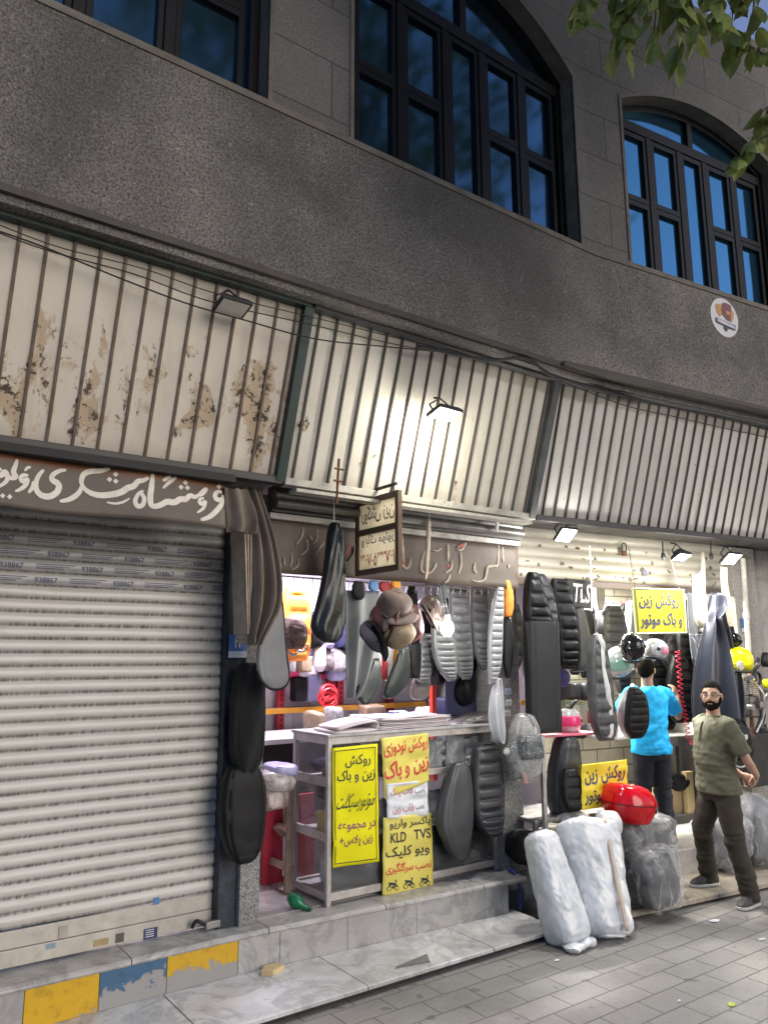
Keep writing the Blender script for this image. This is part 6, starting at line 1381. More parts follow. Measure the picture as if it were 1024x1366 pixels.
# padlock and hooks on the raised shutter
lk = thing('padlock', 'rusty open padlock hanging on the raised cream shutter', 'padlock', c0, A(c0, 832, 744, 4.86))
c = A(c0, 832, 738, 4.86); MB().obox(c, (.06,.025,.05)).build('lock_body', RUST, lk, bevel=.005); MB().tube([c+Vector((-.02,0,.02)), c+Vector((-.03,0,.07)), c+Vector((.005,0,.10)), c+Vector((.035,0,.07)), c+Vector((.02,0,.02))], .006, 6, 16).build('shackle', BLKMET, lk)
for (px, py, lab) in ((788,735,'white cord hanging from the canopy beside the black flag'),):
    solo(MB().tube([A(c0,786,728,4.6), A(c0,788,770,4.6), A(c0,789,815,4.6)], .007, 6, 12), 'cord', lab, 'cord', CORD, c0)
for px, lab in ((884,'black pulley hook hanging left of the small floodlight'),(948,'black hook bracket hanging right of the small floodlight')):
    c = A(c0, px, 742, 4.45); solo(MB().tube([A(c0,px-1,722,4.45), c+Vector((0,0,.03))], .007, 6).ell(c, (.028,.014,.036), 12, 8), 'hook', lab, 'hook', BLKMET, c0)
# motorcycle parts heaped at the right edge
mp = thing('engine', 'dismantled silver motorcycle engine standing on a crate at the right edge', 'engine', c0, A(c0, 995, 985, 4.7))
ALC = M('cast_aluminium', (.42,.40,.38), .35, .7, .3, 12, .3, 60, .5, (.06,.055,.05))
c = A(c0, 992, 942, 4.70)
MB().obox(c, (.24,.22,.22), (0,.05,.3)).jitter(.008,20).build('crankcase', M('dark_cast_metal', (.13,.125,.12), .4, .6, .4, 10, .4, 50, .5), mp, bevel=.02)
f_ = MB()
for i in range(7): f_.obox(c+Vector((-.02,-.06,.13+.018*i)), (.17,.17,.008), (0,.05,.3))
f_.build('cooling_fin', ALC, mp); MB().tube([c+Vector((-.02,-.06,.12)), c+Vector((-.01,-.06,.26))], .06, 16).build('cylinder', ALC, mp)
MB().lathe(c+Vector((-.02,-.06,.25)), [(.001,0),(.085,0),(.09,.02),(.07,.05),(.03,.06),(.001,.062)], 20).build('head_cover', M('polished_metal', (.6,.58,.56), .22, .85, .15, 8), mp)
for dx, dz in ((-.06,.0),(.07,.02)): MB().tube([c+Vector((dx,-.10,dz)), c+Vector((dx,-.145,dz))], [.04,.03], 14).build('round_cover', ALC, mp)
m_ = MB().tube([c+Vector((.1,-.08,.2)), c+Vector((.16,-.1,.1)), c+Vector((.15,-.08,-.1)), c+Vector((.05,-.06,-.25))], .022, 10, 16); m_.build('exhaust_pipe', ALC, mp)
solo(MB().obox(A(c0, 998, 1010, 4.8), (.40,.36,.50)), 'crate', 'black plastic crate under the dismantled engine', 'crate', BLKMET, c0, bevel=.01)
bgx = thing('handbag', 'round black bag with a white emblem hanging behind the shoulder of the man in olive', 'bag', c0, A(c0, 984, 1010, 4.42))
pad(c0, [(968,974,990),(978,968,998),(995,966,1000),(1008,972,996),(1014,978,990)], 4.42, .14, 0).build('body', BLACK, bgx); m_ = MB(); PQ = lambda x, y: A(c0, x, y, 4.345)
for pts in ([(982,994),(996,980)],[(988,984),(996,980)],[(994,990),(996,980)],[(982,994),(990,995)]): stroke(m_, pts, 3.0, PQ, 0, 8)
m_.build('emblem', WHITEP, bgx, smooth=False); MB().tube([A(c0,969,985,4.40), A(c0,975,962,4.41), A(c0,990,960,4.41), A(c0,1000,985,4.40)], .008, 6, 16).build('handle', BLACK, bgx)
m_ = MB()
for k, (px, py, r_) in enumerate(((986,1005,.10),)):
    c = A(c0, px, py, 4.36); m_.tube([c+Vector((r_*cos(a),.02*sin(a*2),r_*1.2*sin(a))) for a in [pi*(1.0+1.1*i/20) for i in range(21)]], .008, 6)
solo(m_, 'cable_loop', 'pale cable looped under the round black bag', 'cable', M('pale_cable', (.45,.45,.45), .4), c0)
rs = random.Random(23); mats_ = [BLKMET, ALC, BLACK, STEEL, M('dark_cast_metal', (.13,.125,.12), .4)]
adj = ['black','silver','matt black','steel grey','dark metal']
spots = [(1010,905),(1020,930),(1012,955),(1022,975),(968,915),(973,940),(1018,1000),(1010,1040),(1022,1055),(1006,890),(1020,880)]
for k, (px, py) in enumerate(spots):
    c = A(c0, px, py, 4.75+.04*(k%3)); m_ = MB(); kk = k % 4
    if kk == 0: m_.tube([c+Vector((.06*cos(a),.01,.06*sin(a))) for a in [2*pi*i/20 for i in range(21)]], .016, 8); nm = 'ring'
    elif kk == 1: m_.tube([c+Vector((-.06,0,-.05)), c+Vector((0,-.03,.03)), c+Vector((.07,0,.09))], [.02,.034,.014], 10, 10); nm = 'lever'
    elif kk == 2: m_.ell(c, (.055,.05,.075), 16, 10, (0,rs.uniform(-.5,.5),0), .6); nm = 'lamp_casing'
    else: m_.lathe(c, [(.001,-.05),(.04,-.05),(.055,0),(.03,.03),(.028,.07),(.001,.07)], 14); nm = 'fitting'
    nearby = ['beside the pipe foot','at the right edge above the engine','right of the engine','at the right edge below the engine','under the yellow helmet','left of the engine by the raincoat','at the edge beside the crate','low at the edge beside the crate','lowest at the right edge','above the engine beside the pipe','highest at the right edge under the lamps'][k]
    solo(m_, nm, '%s motorcycle %s hanging %s' % (adj[k % 5], nm.replace('_', ' '), nearby), nm.replace('_', ' '), mats_[k % 5], c0)
solo(MB().ell(A(c0, 1021, 912, 4.5), (.03,.03,.045), 14, 10, (0,0,0), .7), 'yellow_lamp', 'small yellow part at the very right edge beyond the engine', 'part', M('bright_yellow_paint', (.78,.72,.01), .2), c0)
m_ = MB()
m_.box(XP3+.9, XP3+1.9, 4.90, 4.95, 1.35, 2.55); solo(m_, 'wall_cabinet', 'pale grey wall cabinet at the right edge beyond the pipe', 'cabinet', M('pale_grey_cabinet', (.42,.43,.42), .45, 0, .08, 5), c0, smooth=False, bevel=.01)
# inside of the third shop
wl_ = thing('shop_lamp', 'lit ceiling tube inside the third shop behind the raised shutter', 'lamp', c0, (6.2, 5.5, 2.8))
MB().box(5.7, 6.7, 5.46, 5.54, 2.86, 2.90).build('housing', WHITEP, wl_, smooth=False); MB().tube([(5.75,5.5,2.845),(6.65,5.5,2.845)], .014, 10).build('tube', EM('lit_tube_white', (1,.98,.90), 4), wl_)
ld = bpy.data.lights.new('lamp_light', 'AREA'); ld.shape = 'RECTANGLE'; ld.size = 1.0; ld.size_y = .08; ld.energy = 75; ld.color = (1,.97,.88)
lo = bpy.data.objects.new('lamp_light', ld); COL.objects.link(lo); lo.parent = wl_; lo.matrix_local = Matrix.Translation((0,0,.0))
MINT = M('mint_wall_paint', (.50,.58,.42), .7, 0, .1, 4)
a = A(c0, 745, 905, 5.9); b = A(c0, 800, 975, 5.9)
for px0, py0, px1, py1, mt, lab in ((746,926,790,934,M('mint_shelf', (.40,.62,.36), .5),'mint green shelf in the depth of the third shop'),(752,912,770,926,M('teal_tub', (.10,.45,.34), .4),'teal tub on the mint green shelf'),(772,940,784,966,M('white_carton', (.62,.62,.58), .6),'white carton under the mint green shelf'),(775,915,788,926,PAPER,'white tub at the end of the mint green shelf')):
    carton(lab, px0, py0, px1, py1, 5.9, .22, mt, 'shelf' if 'shelf in' in lab else 'tub')
solo(MB().tube([A(c0, 792+i*2.0, 802+3*abs(sin(i*.55)), 5.6) for i in range(60)], .006, 5), 'red_wire', 'red wire looped along the wall behind the yellow sign', 'wire', M('rose_red_cable', (.65,.03,.08), .4), c0)
hung('seat_cover', 'small purple and black badge-shaped cover under the ribbed covers', 'seat cover', c0, [(890,745,750),(898,743,757),(908,743,757),(916,746,750)], 4.85, .05, M('purple_vinyl', (.09,.07,.26), .4, 0, .3, 20), 0, G3)
# round sticker on the upper wall
c = A('U', 966, 423, YW-.034); st = thing('wall_sticker', 'round white sticker with an orange and maroon shield high on the granite wall', 'sticker', 'U', c)
PW = lambda x, y: A('U', 930+x*.0684, 380+y*.0684, YW-.034)
def dsk(poly, off, nm, mt):
    m_ = MB(); p = [PW(x, y)+Vector((0, -off, 0)) for x, y in poly]; q = [v+Vector((0,.0025,0)) for v in p]; n = len(p)
    m_.add(p+q, [tuple(range(n))]+[(i,(i+1)%n,n+(i+1)%n,n+i) for i in range(n)]); m_.build(nm, mt, st, smooth=False)
ctr = PW(520, 640); rx_ = (PW(690,640)-PW(350,640)).length*.5*1.05
dc_ = [ctr+Vector((.19*cos(a), 0, .20*sin(a))) for a in [2*pi*i/40 for i in range(40)]]
rr = (PW(530,280)-PW(530,1000)).length/2
m_ = MB(); p = [ctr+Vector((rr*cos(a)*1.0, -.001, rr*sin(a))) for a in [2*pi*i/44 for i in range(44)]]; q = [v+Vector((0,.004,0)) for v in p]
m_.add(p+q, [tuple(range(44))]+[(i,(i+1)%44,44+(i+1)%44,44+i) for i in range(44)]); m_.build('disc', M('white_sticker_vinyl', (.60,.58,.60), .5, 0, .04, 4), st, smooth=False)
dsk([(335,385),(380,370),(470,380),(460,600),(420,620),(360,520)], .004, 'left_field', M('sticker_orange', (.48,.24,.05), .5)); dsk([(640,470),(700,560),(690,660),(650,740),(620,600)], .004, 'right_field', M('sticker_orange', (.48,.24,.05), .5))
dsk([(470,360),(520,350),(640,410),(640,500),(630,720),(560,690),(480,580),(450,480)], .006, 'shield', M('sticker_maroon', (.16,.03,.04), .5)); dsk([(530,510),(620,540),(610,600),(540,580)], .009, 'shield_centre', M('sticker_orange', (.48,.24,.05), .5))
dsk([(340,635),(540,730),(720,800),(715,900),(540,820),(350,730)], .010, 'ribbon', M('sticker_navy', (.05,.05,.09), .5)); dsk([(360,660),(540,745),(700,815),(698,870),(540,800),(365,715)], .0125, 'ribbon_face', M('sticker_white', (.50,.49,.52), .5)); dsk([(490,820),(600,850),(550,915)], .0105, 'ribbon_tip', M('sticker_navy', (.05,.05,.09), .5))
m_ = MB(); P = lambda u, v: PW(375+315*u, 712+148*u-60*v)+Vector((0,-.0135,0)); text_on(m_, 'MOTOR CLUB', P, (.02,.98,.2,.9), .01, (0,0,0)) if False else None
# litter on the pavement
def litter(px, py, pts, mat, lab, nm='litter'):
    c = AZ('R', px, py, .004); m_ = MB(); n = len(pts)
    pts = [(a*.55, b*.55) for a, b in pts]; m_.add([(c.x, c.y, .012)]+[(c.x+a, c.y+b, .003+.012*abs(mnoise.noise(Vector((a*40,b*40,px))))) for a, b in pts], [(0,i+1,(i+1)%n+1) for i in range(n)])
    solo(m_, nm, lab, nm.replace('_', ' '), mat, 'R', smooth=False, thick=.0015)
litter(974,1340,[(-.05,-.02),(0,-.045),(.06,-.01),(.05,.03),(-.01,.035)], M('lime_leaf', (.45,.52,.06), .5), 'fallen lime green leaf on the pavers', 'leaf')
litter(952,1228,[(-.10,-.03),(.02,-.06),(.11,.0),(.05,.05),(-.06,.05)], PAPER, 'torn white paper on the pavers near the shoe of the man in olive', 'paper')
litter(742,1281,[(-.05,-.02),(.0,-.03),(.05,.0),(.01,.03)], PAPER, 'small white scrap of plastic before the rolls', 'scrap'); litter(1014,1253,[(-.06,-.02),(.06,-.03),(.07,.02),(-.02,.03)], M('grey_scrap', (.5,.5,.5), .6), 'grey paper scrap at the right edge of the pavers', 'scrap')
litter(905,1335,[(-.03,-.01),(.0,-.02),(.03,.0),(.0,.02)], PAPER, 'tiny white scrap left of the lime green leaf', 'scrap')
# ================================================================== PEOPLE
def displace(o, f):
    me = o.data; nn = [v.normal.copy() for v in me.vertices]
    for v, n in zip(me.vertices, nn): v.co = v.co + n*f(v.co)
def hand(mb, wr, d, n, s, curl=.5, thumb=1):
    """palm, four unequal bent fingers and a thumb; d = direction of the palm, n = the side the fingers curl to"""
    d = Vector(d).normalized(); n = Vector(n); n = (n-d*n.dot(d)).normalized(); q = d.cross(n)
    c = Vector(wr)+d*.045*s
    rings = []
    for t, w_, h_ in ((-.055,.024,.019),(-.03,.032,.018),(.0,.040,.017),(.03,.043,.014),(.048,.038,.011)):
        rings.append([c+d*t*s+q*w_*s*cos(a)+n*h_*s*sin(a) for a in [2*pi*i/14 for i in range(14)]])
    mb.loft(rings)
    for k, (off, ln) in enumerate(((-.030,.070),(-.010,.080),(.011,.074),(.030,.058))):
        p = c+d*.040*s+q*off*s; pts = [p]; a = .1; dirv = d
        for seg in (.42, .32, .26):
            a += curl*(.9+.1*k); dirv = d*cos(a)+n*sin(a); p = p+dirv*ln*seg*s; pts.append(p)
        mb.tube(pts, [.0098*s,.0092*s,.0082*s,.0062*s], 8)
    p = c-d*.02*s+q*thumb*-.034*s
    mb.tube([p, p+(d*.5-q*thumb*.75+n*.25)*.034*s, p+(d*.9-q*thumb*.65+n*.45)*.058*s, p+(d*1.0-q*thumb*.3+n*.7)*.075*s], [.013*s,.011*s,.0095*s,.007*s], 8)

def person(label, org, rz, H, P_, skin, shirt_m, trouser_m, shoe_m, hair_m, beard=None, glasses=False, belly=.01, placket=None, worn=None, wide=1.0):
    s = H/1.75; t = thing('person', label, 'person', 'R', org, rz=rz); O = Vector()
    V = lambda *p: Vector(p)*s
    HR = Matrix.Translation(V(0,.0,1.53)) @ Euler((P_.get('nod',0), 0, P_.get('turn',0))).to_matrix().to_4x4() @ Matrix.Translation(-V(0,.0,1.53))
    b = MB()
    k0 = len(b.v)
    b.ell(V(0,.008,1.652), V(.076,.094,.102), 24, 16); b.ell(V(0,-.028,1.585), V(.060,.066,.072), 20, 14, (0,0,0), .92)
    b.ell(V(0,-.072,1.553), V(.030,.024,.022), 14, 10)
    b.tube([V(0,-.088,1.652), V(0,-.104,1.622), V(0,-.106,1.604)], [.010*s,.015*s,.018*s], 10)
    for x in (-1, 1):
        b.ell(V(.015*x,-.095,1.603), V(.010,.011,.009), 10, 8)
        b.ell(V(.079*x,.012,1.625), V(.011,.022,.033), 12, 10, (.2,0,.3*x))
        b.ell(V(.034*x,-.078,1.660), V(.028,.017,.009), 12, 8); b.ell(V(.043*x,-.062,1.605), V(.026,.026,.026), 12, 8)
    b.tube([V(0,.012,1.42), V(0,.012,1.50), V(0,.004,1.60)], [.066*s,.056*s,.056*s], 16)
    for i in range(k0, len(b.v)): b.v[i] = HR @ b.v[i]
    tor = [(.90,.0,.155,.105),(1.0,-.01,.158,.115+belly*.6),(1.10,-.012-belly*.3,.163,.118+belly),(1.22,-.01,.176,.122+belly*.5),(1.34,-.005,.188,.120),(1.41,.0,.172,.102),(1.455,.008,.108,.072)]
    def torso(m_, e, z0=0):
        m_.loft([[V((rx+e)*sp(cos(a),.88), cy+(ry+e)*sp(sin(a),.88), z) for a in [2*pi*i/30 for i in range(30)]] for z, cy, rx, ry in tor if z >= z0])
    torso(b, -.012)
    J = P_
    for sd in ('l', 'r'):
        sh, el, wr = (Vector(J[q+sd])*s for q in ('sh', 'el', 'wr'))
        b.tube([sh+V(-.04 if sd == 'l' else .04,0,.005), sh, sh.lerp(el,.5), el, el.lerp(wr,.35), wr], [.050*s,.050*s,.045*s,.037*s,.038*s,.025*s], 14)
        hand(b, wr, J['hd'+sd], J['hn'+sd], s*1.02, J.get('curl', .45), 1 if sd == 'l' else -1)
        hp = V(.088 if sd == 'l' else -.088,0,.90); kn, an = Vector(J['kn'+sd])*s, Vector(J['an'+sd])*s
        b.tube([hp, kn, an], [.075*s,.052*s,.038*s], 14)
        ft = Vector(J['ft'+sd])
        b.ell(an+ft*.06*s+V(0,0,-.04), V(.035,.035,.03), 12, 8)
    body = fuse(b, 'body', skin, t, .0085, 5)
    # shirt
    m_ = MB(); e = .014
    tz = [(.845,.0,.196,.152+belly*.4),(.90,.0,.192,.148+belly*.5)]+[(z,cy,rx+e,ry+e) for z,cy,rx,ry in tor if z >= 1.0]
    m_.loft([[V(rx*sp(cos(a),.88), cy+ry*sp(sin(a),.88), z) for a in [2*pi*i/30 for i in range(30)]] for z,cy,rx,ry in tz])
    m_.tube([V(0,.01,1.43), V(0,.012,1.478)], [.082*s,.070*s], 18)
    for sd in ('l', 'r'):
        sh, el = Vector(J['sh'+sd])*s, Vector(J['el'+sd])*s; x = .07 if sd == 'l' else -.07
        m_.tube([sh-V(x,0,-.008), sh-V(x*.15,0,0), sh.lerp(el,.4), sh.lerp(el,.80)], [.078*s,.074*s,.068*s,.070*s], 18)
    so = fuse(m_, 'shirt', shirt_m, t, .011, 6)
    displace(so, lambda c: s*(.012*mnoise.noise(Vector((c.x*7, c.y*7, c.z*16+c.x*9)))+.005*mnoise.noise(c*26)+(.014*abs(mnoise.noise(Vector((c.x*4, c.y*4, c.z*26)))) if c.z < 1.18*s else 0)))
    # trousers
    m_ = MB()
    m_.loft([[V(rx*cos(a), cy+ry*sin(a), z) for a in [2*pi*i/28 for i in range(28)]] for z,cy,rx,ry in ((.79,.0,.172,.125),(.86,.0,.174,.128),(.93,.0,.160,.112),(.97,-.005,.148,.100))])
    for sd in ('l', 'r'):
        hp = V(.088 if sd == 'l' else -.088,.0,.88); kn, an = Vector(J['kn'+sd])*s, Vector(J['an'+sd])*s
        m_.tube([hp, hp.lerp(kn,.5), kn, kn.lerp(an,.5), an.lerp(kn,.06)+V(0,0,-.01), an+V(0,0,-.045)], [.100*s,.096*s,.080*s,.074*s,.070*s,.066*s], 18)
    to = fuse(m_, 'trousers', trouser_m, t, .011, 5)
    displace(to, lambda c: s*(.011*mnoise.noise(Vector((c.x*6, c.y*6, c.z*13)))+(.017*abs(mnoise.noise(Vector((c.x*5, c.y*5, c.z*24)))) if c.z < .34*s or .42*s < c.z < .6*s else .002)))
    # shoes
    for sd in ('l', 'r'):
        an = Vector(J['an'+sd])*s; f_ = Vector(J['ft'+sd]).normalized(); q = Vector((-f_.y, f_.x, 0)); fl = an.z-.085*s
        def ring(u, w_, z, h_): 
            c = Vector((an.x, an.y, fl))+f_*u*s
            return [c+q*w_*s*sp(cos(a),.8)+Vector((0,0,(z+h_*sp(sin(a),.8))*s)) for a in [2*pi*i/18 for i in range(18)]]
        sm = MB().loft([ring(-.085,.020,.045,.030), ring(-.075,.036,.050,.042), ring(-.03,.041,.062,.052), ring(.03,.040,.055,.045), ring(.09,.046,.042,.032), ring(.14,.044,.034,.022), ring(.17,.030,.028,.013), ring(.182,.012,.024,.006)])
        sm.build('shoe', shoe_m, t, org=(0,0,0))
        so_ = MB(); out = [( -.092,.022),(-.07,.040),(.0,.044),(.09,.051),(.14,.049),(.178,.032),(.190,.010)]
        loop = [(u, w_) for u, w_ in out]+[(u, -w_) for u, w_ in out[::-1]]
        so_.loft([[Vector((an.x,an.y,fl+z*s))+f_*u*s+q*w_*s for u, w_ in loop] for z in (.001,.024)])
        so_.build('sole', M('dirty_white_sole', (.45,.44,.42), .6, 0, .1, 20), t, bevel=.004, org=(0,0,0))
    # hair
    m_ = MB()
    m_.ell(V(0,.018,1.668), V(.083,.097,.100), 26, 16, (.10,0,0)); 
    for x in (-1, 1): m_.ell(V(.066*x,.018,1.640), V(.017,.046,.052), 14, 10)
    m_.ell(V(0,.062,1.612), V(.062,.045,.060), 16, 10)
    # keep only what lies above the hair line
    ho = fuse(m_, 'hair', hair_m, t, .008, 3)
    bm = bmesh.new(); bm.from_mesh(ho.data)
    def bald(c):
        c = c/s
        line = 1.700 if c.y < -.055 else 1.700-(c.y+.055)*1.0 if c.y < .0 else 1.632-(c.y)*.75
        return c.z < line
    bmesh.ops.delete(bm, geom=[v for v in bm.verts if bald(v.co)], context='VERTS'); bm.to_mesh(ho.data); bm.free()
    ho.data.transform(HR)
    displace(ho, lambda c: .002*mnoise.noise(c*120))
    # eyes, brows, lips
    def hp_(m2, nm, mt):
        for i in range(len(m2.v)): m2.v[i] = HR @ m2.v[i]
        return m2.build(nm, mt, t, org=(0,0,0))
    for x in (-1, 1):
        hp_(MB().ell(V(.033*x,-.0815,1.641), V(.0135,.009,.0075), 12, 8), 'eye', M('eye_white', (.6,.57,.54), .25, 0, .05)).name
        hp_(MB().ell(V(.033*x-.001,-.0885,1.641), V(.0062,.0035,.0062), 10, 8), 'iris', M('dark_iris', (.02,.012,.008), .2))
        hp_(MB().tube([V(.014*x,-.096,1.664), V(.034*x,-.0955,1.671), V(.056*x,-.080,1.662)], [.004*s,.0055*s,.003*s], 6, 8), 'eyebrow', hair_m)
    hp_(MB().ell(V(0,-.094,1.571), V(.024,.010,.007), 12, 8), 'lips', M('lips', (.30,.13,.10), .5))
    if beard:
        bb = MB()
        bb.ell(V(0,-.030,1.566), V(.0655,.068,.052), 22, 14); bb.ell(V(0,-.076,1.546), V(.040,.030,.034), 14, 10); bb.ell(V(0,-.0955,1.588), V(.030,.012,.007), 12, 8)
        for x in (-1, 1): bb.tube([V(.073*x,-.005,1.63), V(.066*x,-.025,1.59), V(.05*x,-.05,1.56)], [.010*s,.016*s,.020*s], 8); bb.tube([V(.028*x,-.092,1.586), V(.036*x,-.082,1.565)], .009*s, 8)
        bo = fuse(bb, 'beard', beard, t, .006, 2)
        bm = bmesh.new(); bm.from_mesh(bo.data)
        bmesh.ops.delete(bm, geom=[v for v in bm.verts if (v.co.z/s > 1.598 and abs(v.co.x/s) < .060) or v.co.y/s > .012], context='VERTS'); bm.to_mesh(bo.data); bm.free()
        bo.data.transform(HR); displace(bo, lambda c: .0022*mnoise.noise(c*110))
    if glasses:
        gm = MB()
        for x in (-1, 1):
            cx = .034*x; gm.tube([V(cx+.026*sp(cos(a),.7), -.104+.010*abs(cos(a)), 1.638+.019*sp(sin(a),.7)) for a in [2*pi*i/24 for i in range(25)]], .0022*s, 6)
            gm.tube([V(.060*x,-.094,1.643), V(.080*x,-.04,1.645), V(.084*x,.02,1.636)], .0022*s, 6)
        gm.tube([V(-.009,-.107,1.645), V(.009,-.107,1.645)], .0022*s, 6)
        hp_(gm, 'glasses', BLKMET)
    if placket:
        pm = MB()
        def fy(x, z):
            for (za, ca, ra, ya), (zb_, cb_, rb_, yb_) in zip(tz, tz[1:]):
                if za <= z <= zb_:
                    u = (z-za)/(zb_-za); return (ca+(cb_-ca)*u)-(ya+(yb_-ya)*u)*(1-(abs(x)/(ra+(rb_-ra)*u))**2.2)**.45
            return -.1
        pm.grid(lambda u, v: V(-.014+.028*u, fy(-.014+.028*u, 1.27+.16*v)-.007, 1.27+.16*v), 3, 10); pm.build('placket', placket, t, thick=.004, org=(0,0,0))
    return t

OL = dict(shl=(.198,.0,1.402), ell=(.265,.105,1.12), wrl=(.13,.275,.985), shr=(-.198,.0,1.402), elr=(-.26,.11,1.12), wrr=(-.06,.27,.965),
  hdl=(-.75,.35,-.35), hnl=(-.2,-.9,.2), hdr=(.8,.25,-.25), hnr=(.1,-.9,.2), curl=.5,
  knl=(.145,.01,.50), anl=(.185,.085,.088), ftl=(.45,-1,0), knr=(-.15,-.09,.53), anr=(-.200,-.03,.148), ftr=(.1,-1,0), turn=.80, nod=-.02)
SKIN = M('tan_skin', (.46,.27,.19), .5, 0, .10, 14, .15, 90); SKIN2 = M('brown_skin', (.38,.22,.15), .5, 0, .10, 14, .15, 90)
HAIR = M('short_dark_hair', (.010,.009,.008), .95, 0, .5, 120, .8, 300, spec=.05)
person('bearded man in glasses, olive shirt and brown trousers standing with hands behind his back', (6.275, 4.08, 0), -pi/2-.30, 1.745, OL, SKIN,
  M('olive_cotton', (.098,.098,.062), .85, 0, .10, 8, .35, 200), M('dark_olive_trousers', (.032,.025,.015), .8, 0, .15, 8, .35, 160), M('grey_black_shoe', (.035,.035,.035), .6, 0, .3, 30, .4, 120), HAIR, HAIR, True, .022, M('olive_placket', (.088,.088,.055), .8))
BL = dict(shl=(.198,.0,1.402), ell=(.36,-.05,1.17), wrl=(.36,-.27,1.12), shr=(-.198,.0,1.402), elr=(-.37,-.06,1.17), wrr=(-.44,-.17,1.37),
  hdl=(-.1,-.9,.1), hnl=(-1,0,0), hdr=(.05,-.45,.9), hnr=(.4,-.8,-.4), curl=.35,
  knl=(.105,-.02,.49), anl=(.12,.03,.088), ftl=(.2,-1,0), knr=(-.105,-.02,.49), anr=(-.12,.02,.088), ftr=(-.2,-1,0), turn=-.75, nod=-.12)
ph = A('R', 878, 886, 4.80)
person('man in a bright blue shirt seen from behind reaching up to the hanging covers', (ph.x-.17, 4.80, .272), radians(166), 1.68, BL, SKIN2,
  M('bright_blue_cotton', (.012,.46,.92), .8, 0, .08, 8, .3, 200), M('navy_jeans', (.014,.016,.026), .75, 0, .2, 10, .35, 160), M('black_shoe', (.02,.02,.02), .5), HAIR)

# ================================================================== STREET TREE (its lowest twigs hang into the top right corner)
LEAF = N('mulberry_leaf')
g = LEAF; rnd = g.n('ShaderNodeNewGeometry').outputs['Random Per Island']
vein = g.noise(g.map(), 38, 3); c1_ = g.ramp(rnd, [(0, (.14,.19,.045)), (.5, (.21,.27,.07)), (1, (.30,.34,.11))])
c1_ = g.mix(g.ramp(vein, [(.4, .35), (.65, 0)]), c1_, (.05,.075,.02)); g.fin(c1_, .45, 0, g.bump(vein, .3, .004)); LEAFM = g.m
tl_n = g.n('ShaderNodeBsdfTranslucent', i_Color=c1_); mx = g.n('ShaderNodeMixShader', i_0=.25)
g.t.links.new(g.b.outputs[0], mx.inputs[1]); g.t.links.new(tl_n.outputs[0], mx.inputs[2]); g.t.links.new(mx.outputs[0], g.out.inputs[0])
BARK = M('grey_brown_bark', (.10,.075,.055), .9, 0, .35, 9, .8, 40)
rs = random.Random(5)
LV = [(0,0),(.15,.05),(.29,.18),(.37,.36),(.37,.54),(.30,.70),(.18,.86),(.07,.98),(0,1.10),(-.07,.98),(-.18,.86),(-.30,.70),(-.37,.54),(-.37,.36),(-.29,.18),(-.15,.05)]
def leaf(mb, base, d, nrm, L):
    d = d.normalized(); nrm = (nrm-d*nrm.dot(d)); nrm = nrm.normalized() if nrm.length > 1e-6 else Vector((1,0,0)); q = d.cross(nrm)
    vs = [base+q*(x*L*.9)+d*(y*L)+nrm*(-.35*L*abs(x)-.18*L*y*y) for x, y in LV]
    mid = base+d*.55*L+nrm*(-.02*L)
    mb.add(vs+[mid], [(i, (i+1) % 16, 16) for i in range(16)])
def twig(lv, wd, a, b, n, L, r=.006):
    mid = a.lerp(b, .5)+Vector((rs.uniform(-.1,.1), rs.uniform(-.1,.1), .12*(b-a).length))
    P = catmull([a, mid, b], 14); wd.tube(P, [r, r*.7, r*.35], 6)
    for i in range(n):
        p = P[min(13, int(2+11.9*(i+.5)/n))]; t = (P[13]-P[8]).normalized()
        sd = Vector((rs.uniform(-1,1), rs.uniform(-1,1), rs.uniform(-.9,.15)))
        d = (t*.5+sd); st = p+d.normalized()*L*.3
        wd.tube([p, st], .0016, 4); leaf(lv, st, d+Vector((0,0,-.5)), Vector((rs.uniform(-.5,.5), rs.uniform(-.5,.5), 1)), L*rs.uniform(.7,1.25))
tree = thing('tree', 'street tree whose lowest leafy twigs hang in the top right corner', 'tree', 'L', (4.9, .35, 0))
wd = MB(); lv = MB()
tr_ = MB().tube([(4.9,.35,-.05),(4.88,.33,1.2),(4.95,.28,2.6),(4.85,.35,4.0),(4.7,.4,5.6),(4.6,.5,7.4)], [.20,.16,.14,.125,.09,.05], 14, 24); tr_.jitter(.012, 6)
tr_.build('trunk', BARK, tree)
def ray_at(px, py, dist):
    d = (fw + (px-512)/FPX*RT - (py-683)/FPX*UP).normalized(); return CW + d*dist
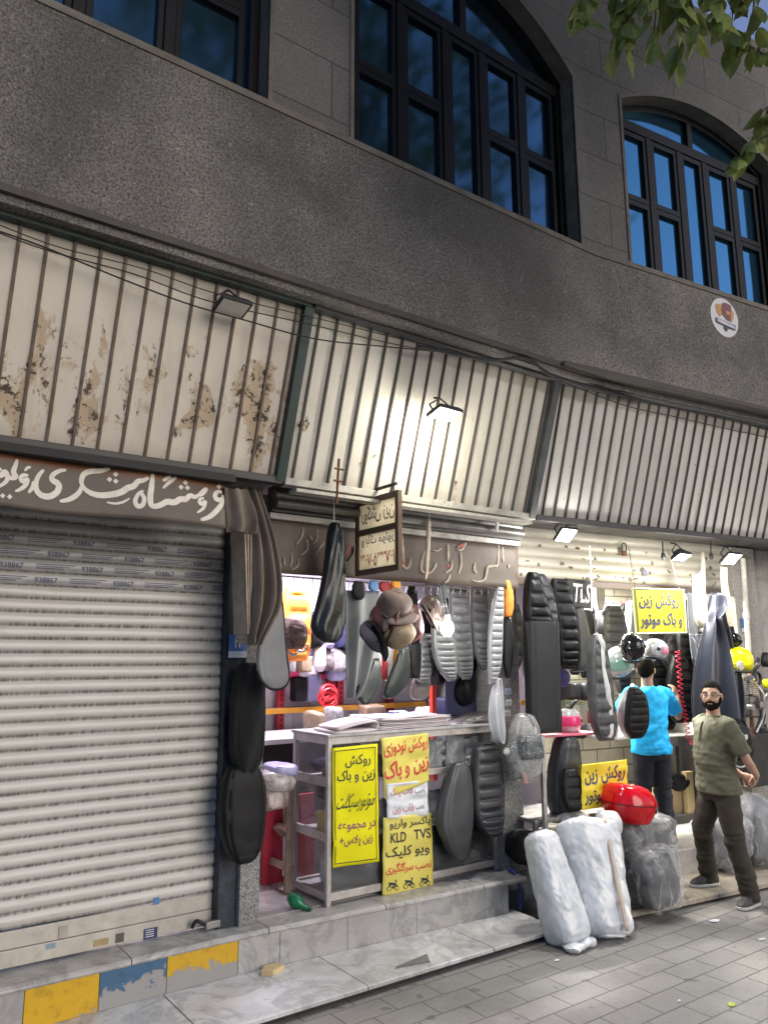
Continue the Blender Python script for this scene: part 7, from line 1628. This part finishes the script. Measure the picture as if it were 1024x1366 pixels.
limb0 = Vector((4.82,.36,4.6))
vis = [(790,-40,775,28,5.2,9),(845,-50,815,55,5.0,10),(850,-60,838,62,5.0,10),(900,-60,905,70,4.6,12),(880,-40,870,60,4.7,8),(940,-50,955,30,4.7,12),(900,-50,925,45,4.5,10),(990,-60,1000,55,5.0,12),(960,-40,975,50,5.0,9),(1060,-30,1010,70,5.2,10),(850,-50,850,-5,5.3,9),(930,-60,900,0,5.0,9),(1060,130,1000,190,4.4,8),(1080,170,985,215,4.3,8),(1070,190,1010,165,4.5,7),(1080,120,1015,150,4.5,6)]
for x0, y0, x1, y1, ds, n in vis:
    twig(lv, wd, ray_at(x0, y0, ds+.15), ray_at(x1, y1, ds), int(n*1.25), .125)
    wd.tube([ray_at(x0, y0, ds+.15), ray_at((x0+1250)/2, y0-130, ds+.1), limb0.lerp(Vector((4.6,.5,7.2)), rs.uniform(.1,.6))], [.007,.012,.022], 6, 14)
# the crown above, out of the picture except in the window panes
cen = Vector((4.6,.3,9.0))
for k in range(150):
    a = rs.uniform(0, 2*pi); z = rs.uniform(-1, 1); rr = rs.uniform(.35, 1)**.6
    p = cen+Vector((3.0*rr*sqrt(1-z*z)*cos(a), 2.7*rr*sqrt(1-z*z)*sin(a), 2.5*rr*z))
    dd = (p-CW); zc_ = dd.dot(fw)
    if zc_ > 0 and abs(dd.dot(RT)/zc_*FPX) < 600 and -dd.dot(UP)/zc_*FPX+683 > -120: continue
    a0 = limb0.lerp(Vector((4.6,.5,7.4)), rs.random()); q = a0.lerp(p, .6)+Vector((0,0,.3))
    wd.tube([a0, q, p], [.028,.018,.006], 5, 8)
    for j in range(30):
        e = Vector((rs.gauss(0,.42), rs.gauss(0,.42), rs.gauss(0,.34)))
        leaf(lv, p+e, Vector((rs.uniform(-1,1), rs.uniform(-1,1), rs.uniform(-1,.2))), Vector((rs.uniform(-.6,.6), rs.uniform(-.6,.6), 1)), rs.uniform(.11,.2))
wd.build('branch', BARK, tree); lv.build('crown', LEAFM, tree, smooth=False)
